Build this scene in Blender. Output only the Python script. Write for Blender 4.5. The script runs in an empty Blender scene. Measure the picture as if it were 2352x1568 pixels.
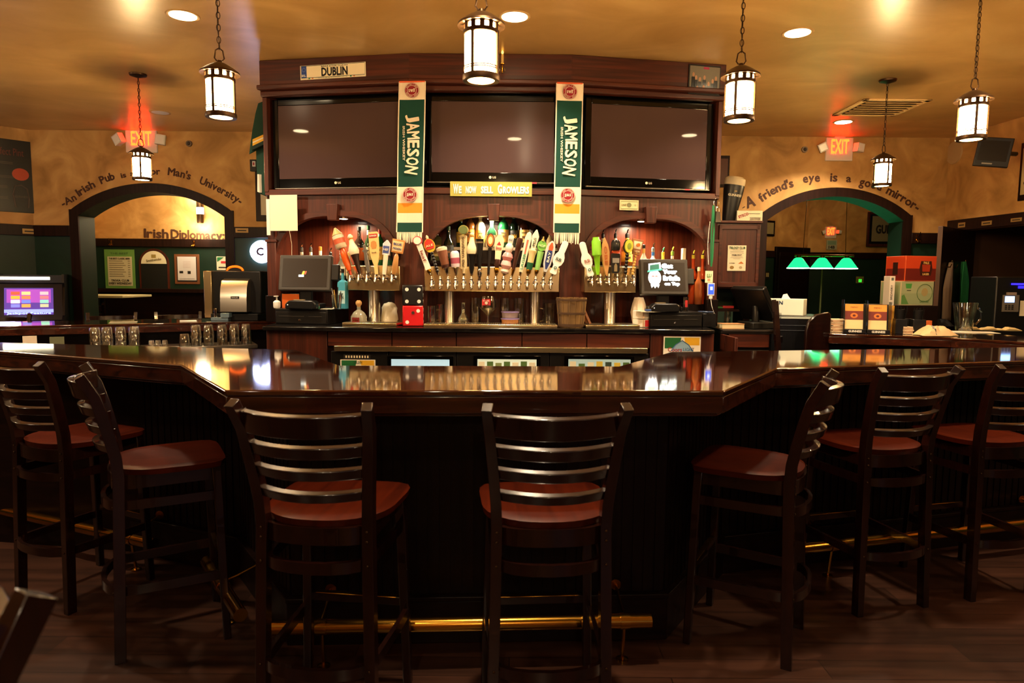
import bpy, math, random
from mathutils import Vector, Matrix
PI = math.pi
random.seed(7)
sc = bpy.context.scene
COL = sc.collection
# ------------------------------------------------------------------ camera, world, exposure
FPX = 1550.0; CAMZ = 1.466; PITCH = math.atan(144.0/FPX); ROLL = math.radians(0.5)
CAM = Vector((0, 0, CAMZ))
FWD = Vector((0, math.cos(PITCH), -math.sin(PITCH)))
_up = Vector((0, math.sin(PITCH), math.cos(PITCH))); _rt = Vector((1, 0, 0))
RT = _rt*math.cos(ROLL) + _up*math.sin(ROLL)
UP = _up*math.cos(ROLL) - _rt*math.sin(ROLL)
cd = bpy.data.cameras.new('camera'); cam = bpy.data.objects.new('camera', cd); COL.objects.link(cam)
cd.sensor_fit = 'HORIZONTAL'; cd.sensor_width = 36.0; cd.lens = 36.0*FPX/2352.0
cd.clip_start = 0.02; cd.clip_end = 60
cd.dof.use_dof = True; cd.dof.focus_distance = 5.0; cd.dof.aperture_fstop = 4.5
m = Matrix((RT, UP, -FWD)).transposed().to_4x4(); m.translation = CAM
cam.matrix_world = m
sc.camera = cam
w = bpy.data.worlds.new('world'); sc.world = w; w.use_nodes = True
w.node_tree.nodes['Background'].inputs[0].default_value = (0.05, 0.035, 0.025, 1)
w.node_tree.nodes['Background'].inputs[1].default_value = 0.25
sc.view_settings.view_transform = 'Standard'; sc.view_settings.look = 'None'
sc.view_settings.gamma = 1.0; sc.view_settings.use_curve_mapping = False
sc.view_settings.exposure = 1.35
CEIL = 3.07
LANTERN_E = 82.0      # lantern glass emission
OFF_W = 20.0
DOWN_W = 11.0          # watts of one downlight
# downlight positions (x, y) on the ceiling; filled in below from the plan of the room
def ray(px, py):
    return FWD + RT*((px-1176)/FPX) + UP*((784-py)/FPX)
def at(px, py, Y):
    d = ray(px, py); return CAM + d*(Y/d.y)
def atz(px, py, z):
    d = ray(px, py); return CAM + d*((z-CAMZ)/d.z)
def mpp(P):                       # metres per photo pixel at point P
    return (Vector(P)-CAM).dot(FWD)/FPX
class Fr:                         # a vertical plane: origin o, turned a about z; local x runs along it, +y away from the viewer
    def __init__(s, o, a): s.o = Vector((o[0], o[1], 0)); s.a = a; s.x = Vector((math.cos(a), math.sin(a), 0)); s.y = Vector((-math.sin(a), math.cos(a), 0))
    def loc(s, px, py, d=0.0):    # d metres in front of the plane -> (along, z)
        r = ray(px, py); t = ((s.o - s.y*d - CAM).dot(s.y))/r.dot(s.y)
        P = CAM + r*t; return (P-s.o).dot(s.x), P.z
    def w(s, u, d, z): 
        P = s.o + s.x*u - s.y*d; return Vector((P.x, P.y, z))
    def px(s, px, py, d=0.0):
        u, z = s.loc(px, py, d); return s.w(u, d, z)
def Yf(Y): return Fr((0, Y), 0.0)

def area_lamp(name, loc, size, watts, col, spread=150):
    l = bpy.data.lights.new(name, 'AREA'); l.shape = 'DISK'; l.size = size; l.energy = watts; l.color = col; l.spread = math.radians(spread)
    o = bpy.data.objects.new(name, l); COL.objects.link(o); o.location = loc; return o
WARM = (1.0, 0.78, 0.52)
DOWN = []     # ceiling downlights
for (px, py, k) in ((420, 35, 1.2), (1182, 38, 1.3), (1832, 75, 1.0), (368, 258, 0.0), (1937, 280, 1.6)):
    P = atz(px, py, CEIL); DOWN.append((P.x, P.y, k))
DOWN += [(0.01, 2.22, 1.2), (-3.12, 3.24, 1.3), (2.73, 3.16, 1.2), (-0.6, 0.2, .5), (-2.6, 0.1, .5), (2.5, 0.1, .5)]
for (x, y, k) in DOWN:
    if k > 0: area_lamp('downlight_lamp', (x, y, CEIL-0.02), .13, DOWN_W*k, WARM, 125)

for (x, y) in ((-3.6, 2.6), (3.9, 2.4), (-5.2, 4.6), (0.2, -1.6)):      # bare point lights added beyond the frame to brighten ceiling and walls
    l = bpy.data.lights.new('offscreen_fill_lamp', 'POINT'); l.energy = OFF_W; l.color = (1, .74, .46); l.shadow_soft_size = .08
    o = bpy.data.objects.new('offscreen_fill_lamp', l); COL.objects.link(o); o.location = (x, y, 2.34)
# ------------------------------------------------------------------ materials
def lin(c):
    if isinstance(c, str):
        c = c.lstrip('#'); c = tuple(int(c[i:i+2], 16)/255 for i in (0, 2, 4))
    return tuple((x/12.92 if x <= .04045 else ((x+.055)/1.055)**2.4) for x in c[:3]) + (1,)
_mc = {}
def mat(name, color='#808080', rough=.5, metal=0.0, emit=None, es=0.0, trans=0.0, ior=1.45, coat=0.0, alpha=1.0, spec=None):
    if name in _mc: return _mc[name]
    mt = bpy.data.materials.new(name); mt.use_nodes = True; b = mt.node_tree.nodes['Principled BSDF']
    b.inputs['Base Color'].default_value = lin(color); b.inputs['Roughness'].default_value = rough
    b.inputs['Metallic'].default_value = metal; b.inputs['Transmission Weight'].default_value = trans
    b.inputs['IOR'].default_value = ior; b.inputs['Coat Weight'].default_value = coat; b.inputs['Coat Roughness'].default_value = .05
    if spec is not None: b.inputs['Specular IOR Level'].default_value = spec
    if emit: b.inputs['Emission Color'].default_value = lin(emit); b.inputs['Emission Strength'].default_value = es
    _mc[name] = mt; return mt
def _tex(mt, c1, c2, scale, detail=4, contrast=(.35, .65), dist=0.0, c3=None):
    nt = mt.node_tree; b = nt.nodes['Principled BSDF']
    tc = nt.nodes.new('ShaderNodeTexCoord'); mp = nt.nodes.new('ShaderNodeMapping'); mp.inputs['Scale'].default_value = scale
    nz = nt.nodes.new('ShaderNodeTexNoise'); nz.inputs['Scale'].default_value = 1.0; nz.inputs['Detail'].default_value = detail; nz.inputs['Distortion'].default_value = dist
    cr = nt.nodes.new('ShaderNodeValToRGB'); e = cr.color_ramp.elements
    e[0].position = contrast[0]; e[0].color = lin(c1); e[1].position = contrast[1]; e[1].color = lin(c2)
    if c3: x = e.new((contrast[0]+contrast[1])/2); x.color = lin(c3)
    nt.links.new(tc.outputs['Object'], mp.inputs[0]); nt.links.new(mp.outputs[0], nz.inputs[0]); nt.links.new(nz.outputs[0], cr.inputs[0]); nt.links.new(cr.outputs[0], b.inputs['Base Color'])
    return nt, b, nz, tc
def wood(name, c1, c2, axis='z', rough=.35, coat=0.0, s=1.0, bump=.06):
    if name in _mc: return _mc[name]
    mt = mat(name, c1, rough, coat=coat)
    sx = {'x': (1.5*s, 40*s, 40*s), 'y': (40*s, 1.5*s, 40*s), 'z': (40*s, 40*s, 1.5*s)}[axis]
    nt, b, nz, tc = _tex(mt, c1, c2, sx, 6, (.3, .7), .6)
    bp = nt.nodes.new('ShaderNodeBump'); bp.inputs['Strength'].default_value = bump; bp.inputs['Distance'].default_value = .004
    nt.links.new(nz.outputs[0], bp.inputs['Height']); nt.links.new(bp.outputs[0], b.inputs['Normal'])
    return mt
def mottle(name, c1, c2, c3, scale, rough=.7, bump=.2, con=(.3, .7)):
    if name in _mc: return _mc[name]
    mt = mat(name, c1, rough)
    nt, b, nz, tc = _tex(mt, c1, c2, scale, 9, con, 1.2, c3)
    bp = nt.nodes.new('ShaderNodeBump'); bp.inputs['Strength'].default_value = bump; bp.inputs['Distance'].default_value = .01
    nt.links.new(nz.outputs[0], bp.inputs['Height']); nt.links.new(bp.outputs[0], b.inputs['Normal'])
    return mt
M = dict(
    plaster=mottle('ochre_plaster', '#a1763f', '#d6a968', '#bf9052', (2.6, 2.6, 2.6), .7, .12),
    ceil=mottle('ceiling_plaster', '#b4894c', '#d8ae6e', '#c69a5c', (1.3, 2.0, 2), .30, .07, (.25, .75)),
    green=mottle('green_wall_paint', '#0d261c', '#112f22', '#0f2a1f', (3, 3, 3), .5, .05),
    cherry=wood('dark_cherry_wood', '#2e110a', '#582514', 'z', .42, 0),
    cherryx=wood('dark_cherry_wood_horizontal', '#2e110a', '#5a2615', 'x', .4, 0),
    nichew=wood('niche_red_wood', '#3a160c', '#6a2c18', 'z', .28, .3),
    dark=wood('near_black_wood', '#0b0504', '#150a07', 'z', .35),
    darkx=wood('near_black_wood_horizontal', '#0e0605', '#1a0c08', 'x', .35),
    trim=wood('dark_arch_trim_wood', '#180c08', '#281510', 'z', .4),
    bartop=wood('lacquered_bar_top_wood', '#200c06', '#3c180b', 'x', .07, 1.0, .7, .012),
    baredge=wood('worn_bar_edge_wood', '#1c0a05', '#431c0e', 'x', .22, .6, .8, .05),
    stoolw=wood('dark_stool_wood', '#110402', '#1e0804', 'z', .25, .6),
    seatw=wood('red_brown_seat_wood', '#2c0902', '#461404', 'y', .34, 0.0, .6),
    steel=mat('brushed_steel', '#b8b0a2', .28, 1.0), chrome=mat('chrome', '#d8d5d0', .08, 1.0),
    steelw=mat('satin_steel_panel', '#dcc494', .27, 1.0),
    brass=mat('polished_brass', '#b07c2c', .2, 1.0), bronze=mat('bronze_lantern_metal', '#4a3420', .4, .8),
    black=mat('black_plastic', '#0d0c0c', .35), blackg=mat('gloss_black', '#060606', .08), grayp=mat('dark_grey_plastic', '#3a3632', .45),
    stone=mottle('black_stone', '#0b0a0a', '#1c1917', '#100e0e', (14, 14, 14), .12, .0),
    glass=None, white=mat('white_plastic', '#e6e2da', .5),
    paper=mat('cream_paper', '#efe3c4', .8), ink=mat('dark_ink', '#1b1512', .7), red=mat('red_print', '#a31a22', .6),
    letter=mat('brown_wall_lettering', '#4a2a18', .7), screen=mat('plasma_screen_glass', '#4e3b3a', .03), 
    cork=mat('cork', '#b98d55', .8), gold=mat('gold_metal', '#c9962f', .25, 1.0), cloth=mat('cream_towel', '#dcc48e', .9),
    whitep=mat('white_print', '#f1ece2', .6),
)
def thin_glass(name, tint=(.86, .88, .86), refl=1.6):
    if name in _mc: return _mc[name]
    mt = bpy.data.materials.new(name); mt.use_nodes = True; nt = mt.node_tree; nt.nodes.clear(); N = nt.nodes.new
    o = N('ShaderNodeOutputMaterial'); tr = N('ShaderNodeBsdfTransparent'); tr.inputs[0].default_value = tint+(1,)
    gl = N('ShaderNodeBsdfGlossy'); gl.inputs['Roughness'].default_value = .04; gl.inputs[0].default_value = (1, 1, 1, 1)
    lw = N('ShaderNodeLayerWeight'); lw.inputs[0].default_value = .25; ml = N('ShaderNodeMath'); ml.operation = 'MULTIPLY_ADD'; ml.inputs[1].default_value = .75; ml.inputs[2].default_value = .11; ml.use_clamp = True
    mx = N('ShaderNodeMixShader'); nt.links.new(lw.outputs['Facing'], ml.inputs[0]); nt.links.new(ml.outputs[0], mx.inputs[0]); nt.links.new(tr.outputs[0], mx.inputs[1]); nt.links.new(gl.outputs[0], mx.inputs[2]); nt.links.new(mx.outputs[0], o.inputs[0])
    _mc[name] = mt; return mt
M['glass'] = thin_glass('clear_glass')
def C(c, rough=.5, metal=0.0):
    c = {'black': '#141212', 'chrome': '#c8c8c8'}.get(c, c)
    return mat('c_%s_%d_%d' % (c.strip('#'), int(rough*100), int(metal*100)), c, rough, metal)
def E(c, s):
    s *= .42
    return mat('glow_%s_%d' % (c.strip('#'), int(s*10)), c, .5, emit=c, es=s)
def G(c):
    return mat('tinted_glass_'+c.strip('#'), c, .03, trans=1.0, ior=1.4)
def B(c):                          # dark bottle glass
    return mat('bottle_glass_'+c.strip('#'), c, .06, coat=.6)

for k_ in ('seatw', 'trim', 'darkx', 'dark'): M[k_].node_tree.nodes['Principled BSDF'].inputs['Specular IOR Level'].default_value = .2
# ------------------------------------------------------------------ mesh builder
class MB:
    def __init__(s): s.v = []; s.f = []; s.m = []; s.mats = []
    def mi(s, m):
        if m not in s.mats: s.mats.append(m)
        return s.mats.index(m)
    def add(s, vs, fs, m, T=None):
        k = len(s.v); i = s.mi(m)
        s.v += [tuple(T @ Vector(v)) if T is not None else tuple(v) for v in vs]
        for f in fs: s.f.append([k+j for j in f]); s.m.append(i)
        return s
    def box(s, c, d, m, T=None, rz=0.0):
        x, y, z = d[0]/2, d[1]/2, d[2]/2
        vs = [(a*x, b*y, e*z) for a in (-1, 1) for b in (-1, 1) for e in (-1, 1)]
        R = Matrix.Rotation(rz, 3, 'Z')
        vs = [R @ Vector(v) + Vector(c) for v in vs]
        return s.add(vs, [(0, 1, 3, 2), (4, 6, 7, 5), (0, 4, 5, 1), (2, 3, 7, 6), (0, 2, 6, 4), (1, 5, 7, 3)], m, T)
    def box2(s, x0, x1, y0, y1, z0, z1, m, T=None):
        return s.box(((x0+x1)/2, (y0+y1)/2, (z0+z1)/2), (abs(x1-x0), abs(y1-y0), abs(z1-z0)), m, T)
    def lathe(s, prof, m, c=(0, 0, 0), n=16, T=None, sy=1.0, capb=True, capt=True):
        vs = []; fs = []
        for (r, z) in prof:
            for i in range(n):
                a = 2*PI*i/n; vs.append((c[0]+r*math.cos(a), c[1]+r*sy*math.sin(a), c[2]+z))
        for k in range(len(prof)-1):
            for i in range(n):
                j = (i+1) % n; fs.append((k*n+i, k*n+j, (k+1)*n+j, (k+1)*n+i))
        if capb: fs.append(tuple(range(n-1, -1, -1)))
        if capt: fs.append(tuple(range((len(prof)-1)*n, len(prof)*n)))
        return s.add(vs, fs, m, T)
    def prism(s, poly, z0, z1, m, T=None):          # polygon in xy, extruded along z
        n = len(poly); vs = [(p[0], p[1], z0) for p in poly]+[(p[0], p[1], z1) for p in poly]
        fs = [tuple(range(n-1, -1, -1)), tuple(range(n, 2*n))]+[(i, (i+1) % n, n+(i+1) % n, n+i) for i in range(n)]
        return s.add(vs, fs, m, T)
    def plate(s, poly, y0, y1, m, T=None):          # polygon in xz (counter-clockwise seen from -y), extruded along y
        n = len(poly); vs = [(p[0], y0, p[1]) for p in poly]+[(p[0], y1, p[1]) for p in poly]
        fs = [tuple(range(n)), tuple(range(2*n-1, n-1, -1))]+[(i, n+i, n+(i+1) % n, (i+1) % n) for i in range(n)]
        return s.add(vs, fs, m, T)
    def tube(s, pts, r, m, n=8, T=None, closed=False, flat=None):
        pts = [Vector(p) for p in pts]; N = len(pts); vs = []; fs = []
        prev = None
        for i, p in enumerate(pts):
            if closed: t = (pts[(i+1) % N]-pts[i-1])
            else: t = pts[min(i+1, N-1)]-pts[max(i-1, 0)]
            t.normalize()
            ref = Vector((0, 0, 1)) if abs(t.z) < .95 else Vector((0, 1, 0))
            a = t.cross(ref).normalized()
            if prev is not None and a.dot(prev) < 0 and abs(t.z) >= .95: a = -a
            prev = a
            b = a.cross(t)
            rr = r[i] if isinstance(r, (list, tuple)) else r
            for k in range(n):
                q = 2*PI*k/n
                if flat: vs.append(p + a*flat[0]*math.cos(q) + b*flat[1]*math.sin(q))
                else: vs.append(p + a*rr*math.cos(q) + b*rr*math.sin(q))
        for i in range(N if closed else N-1):
            j = (i+1) % N
            for k in range(n):
                l = (k+1) % n; fs.append((i*n+k, i*n+l, j*n+l, j*n+k))
        if not closed: fs.append(tuple(range(n-1, -1, -1))); fs.append(tuple(range((N-1)*n, N*n)))
        return s.add(vs, fs, m, T)
    def bar(s, pts, w, h, m, T=None):               # rectangular section: w across, h along "up"
        pts = [Vector(p) for p in pts]; N = len(pts); vs = []; fs = []
        for i, p in enumerate(pts):
            t = (pts[min(i+1, N-1)]-pts[max(i-1, 0)]).normalized()
            ref = Vector((0, 0, 1)) if abs(t.z) < .9 else Vector((0, 1, 0))
            a = t.cross(ref).normalized(); b = a.cross(t)
            ww = w[i] if isinstance(w, (list, tuple)) else w; hh = h[i] if isinstance(h, (list, tuple)) else h
            for (x, y) in ((-1, -1), (1, -1), (1, 1), (-1, 1)): vs.append(p+a*x*ww/2+b*y*hh/2)
        for i in range(N-1):
            for k in range(4):
                l = (k+1) % 4; fs.append((i*4+k, i*4+l, i*4+4+l, i*4+4+k))
        fs.append((3, 2, 1, 0)); fs.append(tuple(range(N*4-4, N*4)))
        return s.add(vs, fs, m, T)
    def text(s, body, w, h, m, T=None, off=0.0, ex=.0008, x=0.0, z=0.0, align='C', y=0.0):
        """lettering in the xz plane facing -y, fitted into w x h (either may be None), centred on (x, z)"""
        vs, fs, bw, bh, x0, z0 = text_mesh(body, off)
        kz = h/bh if h else w/bw; kx = w/bw if w else kz
        if w and h is None: kz = kx
        cx = {'C': x0+bw/2, 'L': x0, 'R': x0+bw}[align]; cz = z0+bh/2
        V = [((v[0]-cx)*kx+x, y+(-ex*v[1] if v[1] > 0 else 0), (v[2]-cz)*kz+z) for v in vs]
        return s.add(V, fs, m, T)
    def chars(s, body, pts, h, m, off=0.0, ex=.001, slant=0):   # letters along a baseline of (x, z) points, spread end to end
        adv = [char_w(c) for c in body]; tot = sum(adv)
        P = [Vector(p) for p in pts]; L = [0]
        for i in range(len(P)-1): L.append(L[-1]+(P[i+1]-P[i]).length)
        def pt(t):
            t = max(0, min(L[-1], t))
            for i in range(len(P)-1):
                if t <= L[i+1]+1e-9: return P[i].lerp(P[i+1], (t-L[i])/max(1e-6, L[i+1]-L[i]))
            return P[-1]
        acc = 0; k = L[-1]/tot
        for c, a in zip(body, adv):
            if c != ' ':
                mid = pt((acc+a/2)*k); q = pt((acc+a*.75)*k)-pt((acc+a*.25)*k); ang = math.atan2(q.y, q.x)
                vs, fs, bw, bh, x0, z0 = text_mesh(c, off); sc_ = h/.7
                V = []
                for v in vs:
                    X = (v[0]-x0-bw/2)*min(k*1.02, sc_*1.6); Z = v[2]*sc_
                    V.append((mid.x+X*math.cos(ang)-Z*math.sin(ang), (-ex*v[1] if v[1] > 0 else 0), mid.y+X*math.sin(ang)+Z*math.cos(ang)))
                s.add(V, fs, m)
            acc += a
        return s
_tm = {}; _cw = {}
def text_mesh(body, off=0.0):
    key = (body, off)
    if key not in _tm:
        cu = bpy.data.curves.new('t', 'FONT'); cu.body = body; cu.resolution_u = 2; cu.extrude = .01; cu.fill_mode = 'BOTH'
        ob = bpy.data.objects.new('t', cu); COL.objects.link(ob)
        me = bpy.data.meshes.new_from_object(ob.evaluated_get(bpy.context.evaluated_depsgraph_get()))
        vs = [(v.co.x, 1 if v.co.z > 0 else 0, v.co.y) for v in me.vertices]; fs = [tuple(p.vertices) for p in me.polygons]
        bpy.data.objects.remove(ob); bpy.data.curves.remove(cu); bpy.data.meshes.remove(me)
        if off:                                  # bold: shifted copies
            V0, F0 = vs, fs; vs, fs = [], []; o2 = off*.9; step = 0
            for (dx, dz) in ((0, 0), (o2, 0), (-o2, 0), (0, o2), (0, -o2), (o2*.7, o2*.7), (-o2*.7, -o2*.7), (o2*.7, -o2*.7), (-o2*.7, o2*.7)):
                step += 1; k = len(vs); vs += [(v[0]+dx, v[1]*(1+step*.12) if v[1] else -.001*step, v[2]+dz) for v in V0]; fs += [tuple(i+k for i in f) for f in F0]
        xs = [v[0] for v in vs] or [0, 1]; zs = [v[2] for v in vs] or [0, 1]
        _tm[key] = (vs, fs, max(xs)-min(xs), max(zs)-min(zs), min(xs), min(zs))
    return _tm[key]
def char_w(c):
    if c == ' ': return .35
    if c not in _cw: t = text_mesh(c); _cw[c] = t[2]+.09
    return _cw[c]

def obj(name, mb, parent=None, bevel=0.0, loc=None, rotz=0.0, smooth=True, kind=None, label=None, cat=None, group=None, rot=None):
    me = bpy.data.meshes.new(name); me.from_pydata([tuple(v) for v in mb.v], [], mb.f)
    for mt in mb.mats: me.materials.append(mt)
    me.polygons.foreach_set('material_index', mb.m)
    me.validate(); me.update()
    if smooth:
        me.polygons.foreach_set('use_smooth', [True]*len(me.polygons))
        me.set_sharp_from_angle(angle=math.radians(38))
    o = bpy.data.objects.new(name, me); COL.objects.link(o)
    if parent: o.parent = parent
    if loc is not None: o.location = loc
    if rot: o.rotation_euler = rot
    elif rotz: o.rotation_euler = (0, 0, rotz)
    if bevel:
        b = o.modifiers.new('bevel', 'BEVEL'); b.width = bevel; b.segments = 2; b.limit_method = 'ANGLE'; b.angle_limit = math.radians(40)
    tag(o, label, cat, group, kind); return o
def tag(o, label=None, cat=None, group=None, kind=None):
    if label: o['label'] = label
    if cat: o['category'] = cat
    if group: o['group'] = group
    if kind: o['kind'] = kind
def thing(name, label, cat, loc=(0, 0, 0), rotz=0.0, group=None, rot=None):
    o = bpy.data.objects.new(name, None); COL.objects.link(o); o.empty_display_size = .05
    o.location = loc; o.rotation_euler = rot or (0, 0, rotz); tag(o, label, cat, group); return o
def copy_tree(o, parent=None):
    c = o.copy(); COL.objects.link(c)
    if parent: c.parent = parent
    for ch in o.children: copy_tree(ch, c)
    return c
def struct(name, mb, **k): return obj(name, mb, kind='structure', **k)
# ------------------------------------------------------------------ room shell
YB = 7.70                                     # wall with the two arches
FB = Yf(YB)
XR = FB.loc(2181, 330)[0]                     # right corner
XL = FB.loc(72, 420)[0]                       # left corner
ROOMX = -8.2; ROOMB = -3.4
RAILZ = 2.02
struct('floor', MB().box2(-12, 14, ROOMB-.1, 16, -.1, 0, None))
fl = bpy.data.objects['floor']
def floor_mat():
    mt = mat('floor_planks', '#3a2118', .32); nt = mt.node_tree; b = nt.nodes['Principled BSDF']
    tc = nt.nodes.new('ShaderNodeTexCoord'); br = nt.nodes.new('ShaderNodeTexBrick')
    br.inputs['Scale'].default_value = 1; br.inputs['Brick Width'].default_value = 1.2; br.inputs['Row Height'].default_value = .125; br.inputs['Mortar Size'].default_value = .0015
    br.inputs['Color1'].default_value = lin('#40261b'); br.inputs['Color2'].default_value = lin('#2d1a12'); br.inputs['Mortar'].default_value = lin('#0e0805')
    nt.links.new(tc.outputs['Object'], br.inputs[0])
    mp = nt.nodes.new('ShaderNodeMapping'); mp.inputs['Scale'].default_value = (1.5, 22, 1); nz = nt.nodes.new('ShaderNodeTexNoise'); nz.inputs['Scale'].default_value = 1; nz.inputs['Detail'].default_value = 6
    nt.links.new(tc.outputs['Object'], mp.inputs[0]); nt.links.new(mp.outputs[0], nz.inputs[0])
    cr = nt.nodes.new('ShaderNodeValToRGB'); cr.color_ramp.elements[0].position = .3; cr.color_ramp.elements[0].color = (.45, .45, .45, 1); cr.color_ramp.elements[1].position = .7; cr.color_ramp.elements[1].color = (1.3, 1.3, 1.3, 1)
    nt.links.new(nz.outputs[0], cr.inputs[0])
    mx = nt.nodes.new('ShaderNodeMix'); mx.data_type = 'RGBA'; mx.blend_type = 'MULTIPLY'; mx.inputs[0].default_value = 1
    nt.links.new(br.outputs[0], mx.inputs[6]); nt.links.new(cr.outputs[0], mx.inputs[7]); nt.links.new(mx.outputs[2], b.inputs['Base Color'])
    return mt
fl.data.materials.clear(); fl.data.materials.append(floor_mat())
cm = MB(); cm.box2(-12, 14, ROOMB-.1, 16, CEIL, CEIL+.1, M['ceil'])
struct('ceiling', cm)
# arch geometry, read off the back wall
def arch_of(xl, xr, yspr_l, yspr_r, xa, ya, trim):
    ul, zl = FB.loc(xl, yspr_l); ur, zr = FB.loc(xr, yspr_r); ua, za = FB.loc(xa, ya)
    return ul, ur, (zl+zr)/2, za, trim
AL = arch_of(161, 537, 489, 484, 350, 421, .10)
AR = arch_of(1741, 2094, 497, 497, 1918, 431, .10)
def arc_z(u, a, ins=0.0):
    """top of the outer trim edge; segment of a circle through springing and apex"""
    ul, ur, zs, za, t = a; c = (ul+ur)/2; hw = (ur-ul)/2; s = za-zs
    R = (hw*hw+s*s)/(2*s); zc = za-R
    q = (R-ins)**2-(u-c)**2
    return zc+math.sqrt(max(0, q))
def wall_with_arches():
    mb = MB(); th = .28
    us = [XL-3.2]+[]
    segs = []
    def col(u0, u1, z0a, z0b, zt):
        if zt <= max(z0a, z0b): return
        for (za, zb, mm) in ((0, RAILZ, M['green']), (RAILZ, zt, M['plaster'])):
            a0 = max(z0a, za); b0 = max(z0b, za)
            if min(a0, b0) >= zb and max(a0, b0) >= zb: continue
            a0 = min(a0, zb); b0 = min(b0, zb)
            V = [(u0, YB, a0), (u1, YB, b0), (u1, YB, zb), (u0, YB, zb), (u0, YB+th, a0), (u1, YB+th, b0), (u1, YB+th, zb), (u0, YB+th, zb)]
            mb.add(V, [(0, 1, 2, 3), (5, 4, 7, 6), (0, 4, 5, 1)], mm)
            if zb == zt: pass
    edges = [XL-3.2]
    for a in (AL, AR):
        i = a[4]; lo = a[0]+i; hi = a[1]-i; n = 28
        col(edges[-1], lo, 0, 0, CEIL)
        # jamb faces
        mb.box2(lo-.001, lo, YB, YB+th, 0, a[2], M['green']); mb.box2(hi, hi+.001, YB, YB+th, 0, a[2], M['green'])
        xs = [lo+(hi-lo)*k/n for k in range(n+1)]
        for k in range(n):
            z0 = arc_z(xs[k], a, i); z1 = arc_z(xs[k+1], a, i)
            V = [(xs[k], YB, z0), (xs[k+1], YB, z1), (xs[k+1], YB, CEIL), (xs[k], YB, CEIL)]
            mb.add(V, [(0, 1, 2, 3)], M['plaster'])
            mb.add([(xs[k], YB, z0), (xs[k+1], YB, z1), (xs[k+1], YB+th, z1), (xs[k], YB+th, z0)], [(0, 3, 2, 1)], M['green'])
            mb.add([(x, YB+th, z) for (x, y, z) in V], [(3, 2, 1, 0)], M['plaster'])
        edges.append(hi)
    col(edges[-1], XR+2.5, 0, 0, CEIL)
    return mb
wb = struct('wall_back', wall_with_arches(), smooth=False)
n = 1
for a in (AL, AR):
    mb = MB(); i = a[4]
    for (u0, u1) in ((a[0], a[0]+i), (a[1]-i, a[1])):
        mb.box2(u0, u1, YB-.0242, YB+.0, 0, a[2]+.02, M['trim'])
    N = 28; xs = [a[0]+(a[1]-a[0])*k/N for k in range(N+1)]
    for k in range(N):
        x0, x1 = xs[k], xs[k+1]
        def inn(x): x = min(max(x, a[0]+i), a[1]-i); return x, arc_z(x, a, i)
        (p0, q0), (p1, q1) = inn(x0), inn(x1); o0, o1 = arc_z(x0, a), arc_z(x1, a)
        y0, y1 = YB-.025, YB-.0005
        V = [(p0, y0, q0), (p1, y0, q1), (x1, y0, o1), (x0, y0, o0), (p0, y1, q0), (p1, y1, q1), (x1, y1, o1), (x0, y1, o0)]
        mb.add(V, [(0, 1, 2, 3), (0, 4, 5, 1), (3, 2, 6, 7)], M['trim'])
    struct('trim_%d' % n, mb, smooth=False); n += 1
# picture rail on the back wall
def rail(name, fr, u0, u1, z=RAILZ, h=.12, d=.03, m=None):
    mb = MB(); mb.box2(u0, u1, -d, 0, z-h, z, m or M['trim'])
    o = struct(name, mb, loc=fr.o, rotz=fr.a, bevel=.004); return o
rail('trim_3', FB, XL, AL[0]); rail('trim_4', FB, AL[1], AR[0]); rail('trim_5', FB, AR[1], XR)
# angled left wall and right side wall
FL = Fr((XL, YB), math.radians(48))           # runs towards the viewer to the left
LW = 4.0
mb = MB(); mb.box2(-LW, 0, 0, .1, 0, RAILZ, M['green']); mb.box2(-LW, 0, 0, .1, RAILZ, CEIL, M['plaster'])
struct('wall_left', mb, loc=FL.o, rotz=FL.a)
rail('trim_6', FL, -LW, 0)
LC = FL.w(-LW, 0, 0)
mb = MB(); mb.box2(LC.x-.1, LC.x, ROOMB, LC.y, 0, RAILZ, M['green']); mb.box2(LC.x-.1, LC.x, ROOMB, LC.y, RAILZ, CEIL, M['plaster'])
struct('wall_far_left', mb)
FRW = Fr((XR, YB), math.radians(-86))         # local x towards the viewer
RW = 11.2
dz, = (2.03,)
D0 = FRW.loc(2196, 515)[0]; D1 = D0+2.3       # dark opening in the right wall
mb = MB()
for (u0, u1, z0) in ((0, D0, 0), (D0, D1, dz), (D1, RW, 0)):
    if z0 == 0: mb.box2(u0, u1, 0, .12, 0, RAILZ, M['green'])
    mb.box2(u0, u1, 0, .12, max(RAILZ, z0), CEIL, M['plaster'])
struct('wall_right', mb, loc=FRW.o, rotz=FRW.a)
mb = MB(); mb.box2(D0-.1, D1+.1, -.03, 0, dz, dz+.12, M['trim']); mb.box2(D0-.1, D0, -.03, 0, 0, dz, M['trim']); mb.box2(D1, D1+.1, -.03, 0, 0, dz, M['trim'])
struct('trim_7', mb, loc=FRW.o, rotz=FRW.a, bevel=.004)
mb = MB(); mb.box2(D0-.3, D1+.3, 1.6, 1.7, 0, 2.6, C('#2c1a10')); mb.box2(D0-.06, D0-.02, .12, 1.7, 0, 2.6, C('#3a2415')); mb.box2(D1+.3, D1+.4, .12, 1.7, 0, 2.6, C('#3a2415')); mb.box2(D0-.4, D1+.4, .12, 1.7, 2.6, 2.65, C('#3a2415'))
struct('wall_side_corridor', mb, loc=FRW.o, rotz=FRW.a)
mb = MB(); mb.box2(LC.x, FRW.w(RW, 0, 0).x, ROOMB-.1, ROOMB, 0, CEIL, M['plaster'])
struct('wall_front', mb)
mb = MB(); mb.box2(1.2, 3.4, ROOMB, ROOMB+.01, 1.0, 2.3, mat('daylight_pane', '#9fb4d0', .3, emit='#a8c4ff', es=.12))
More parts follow.
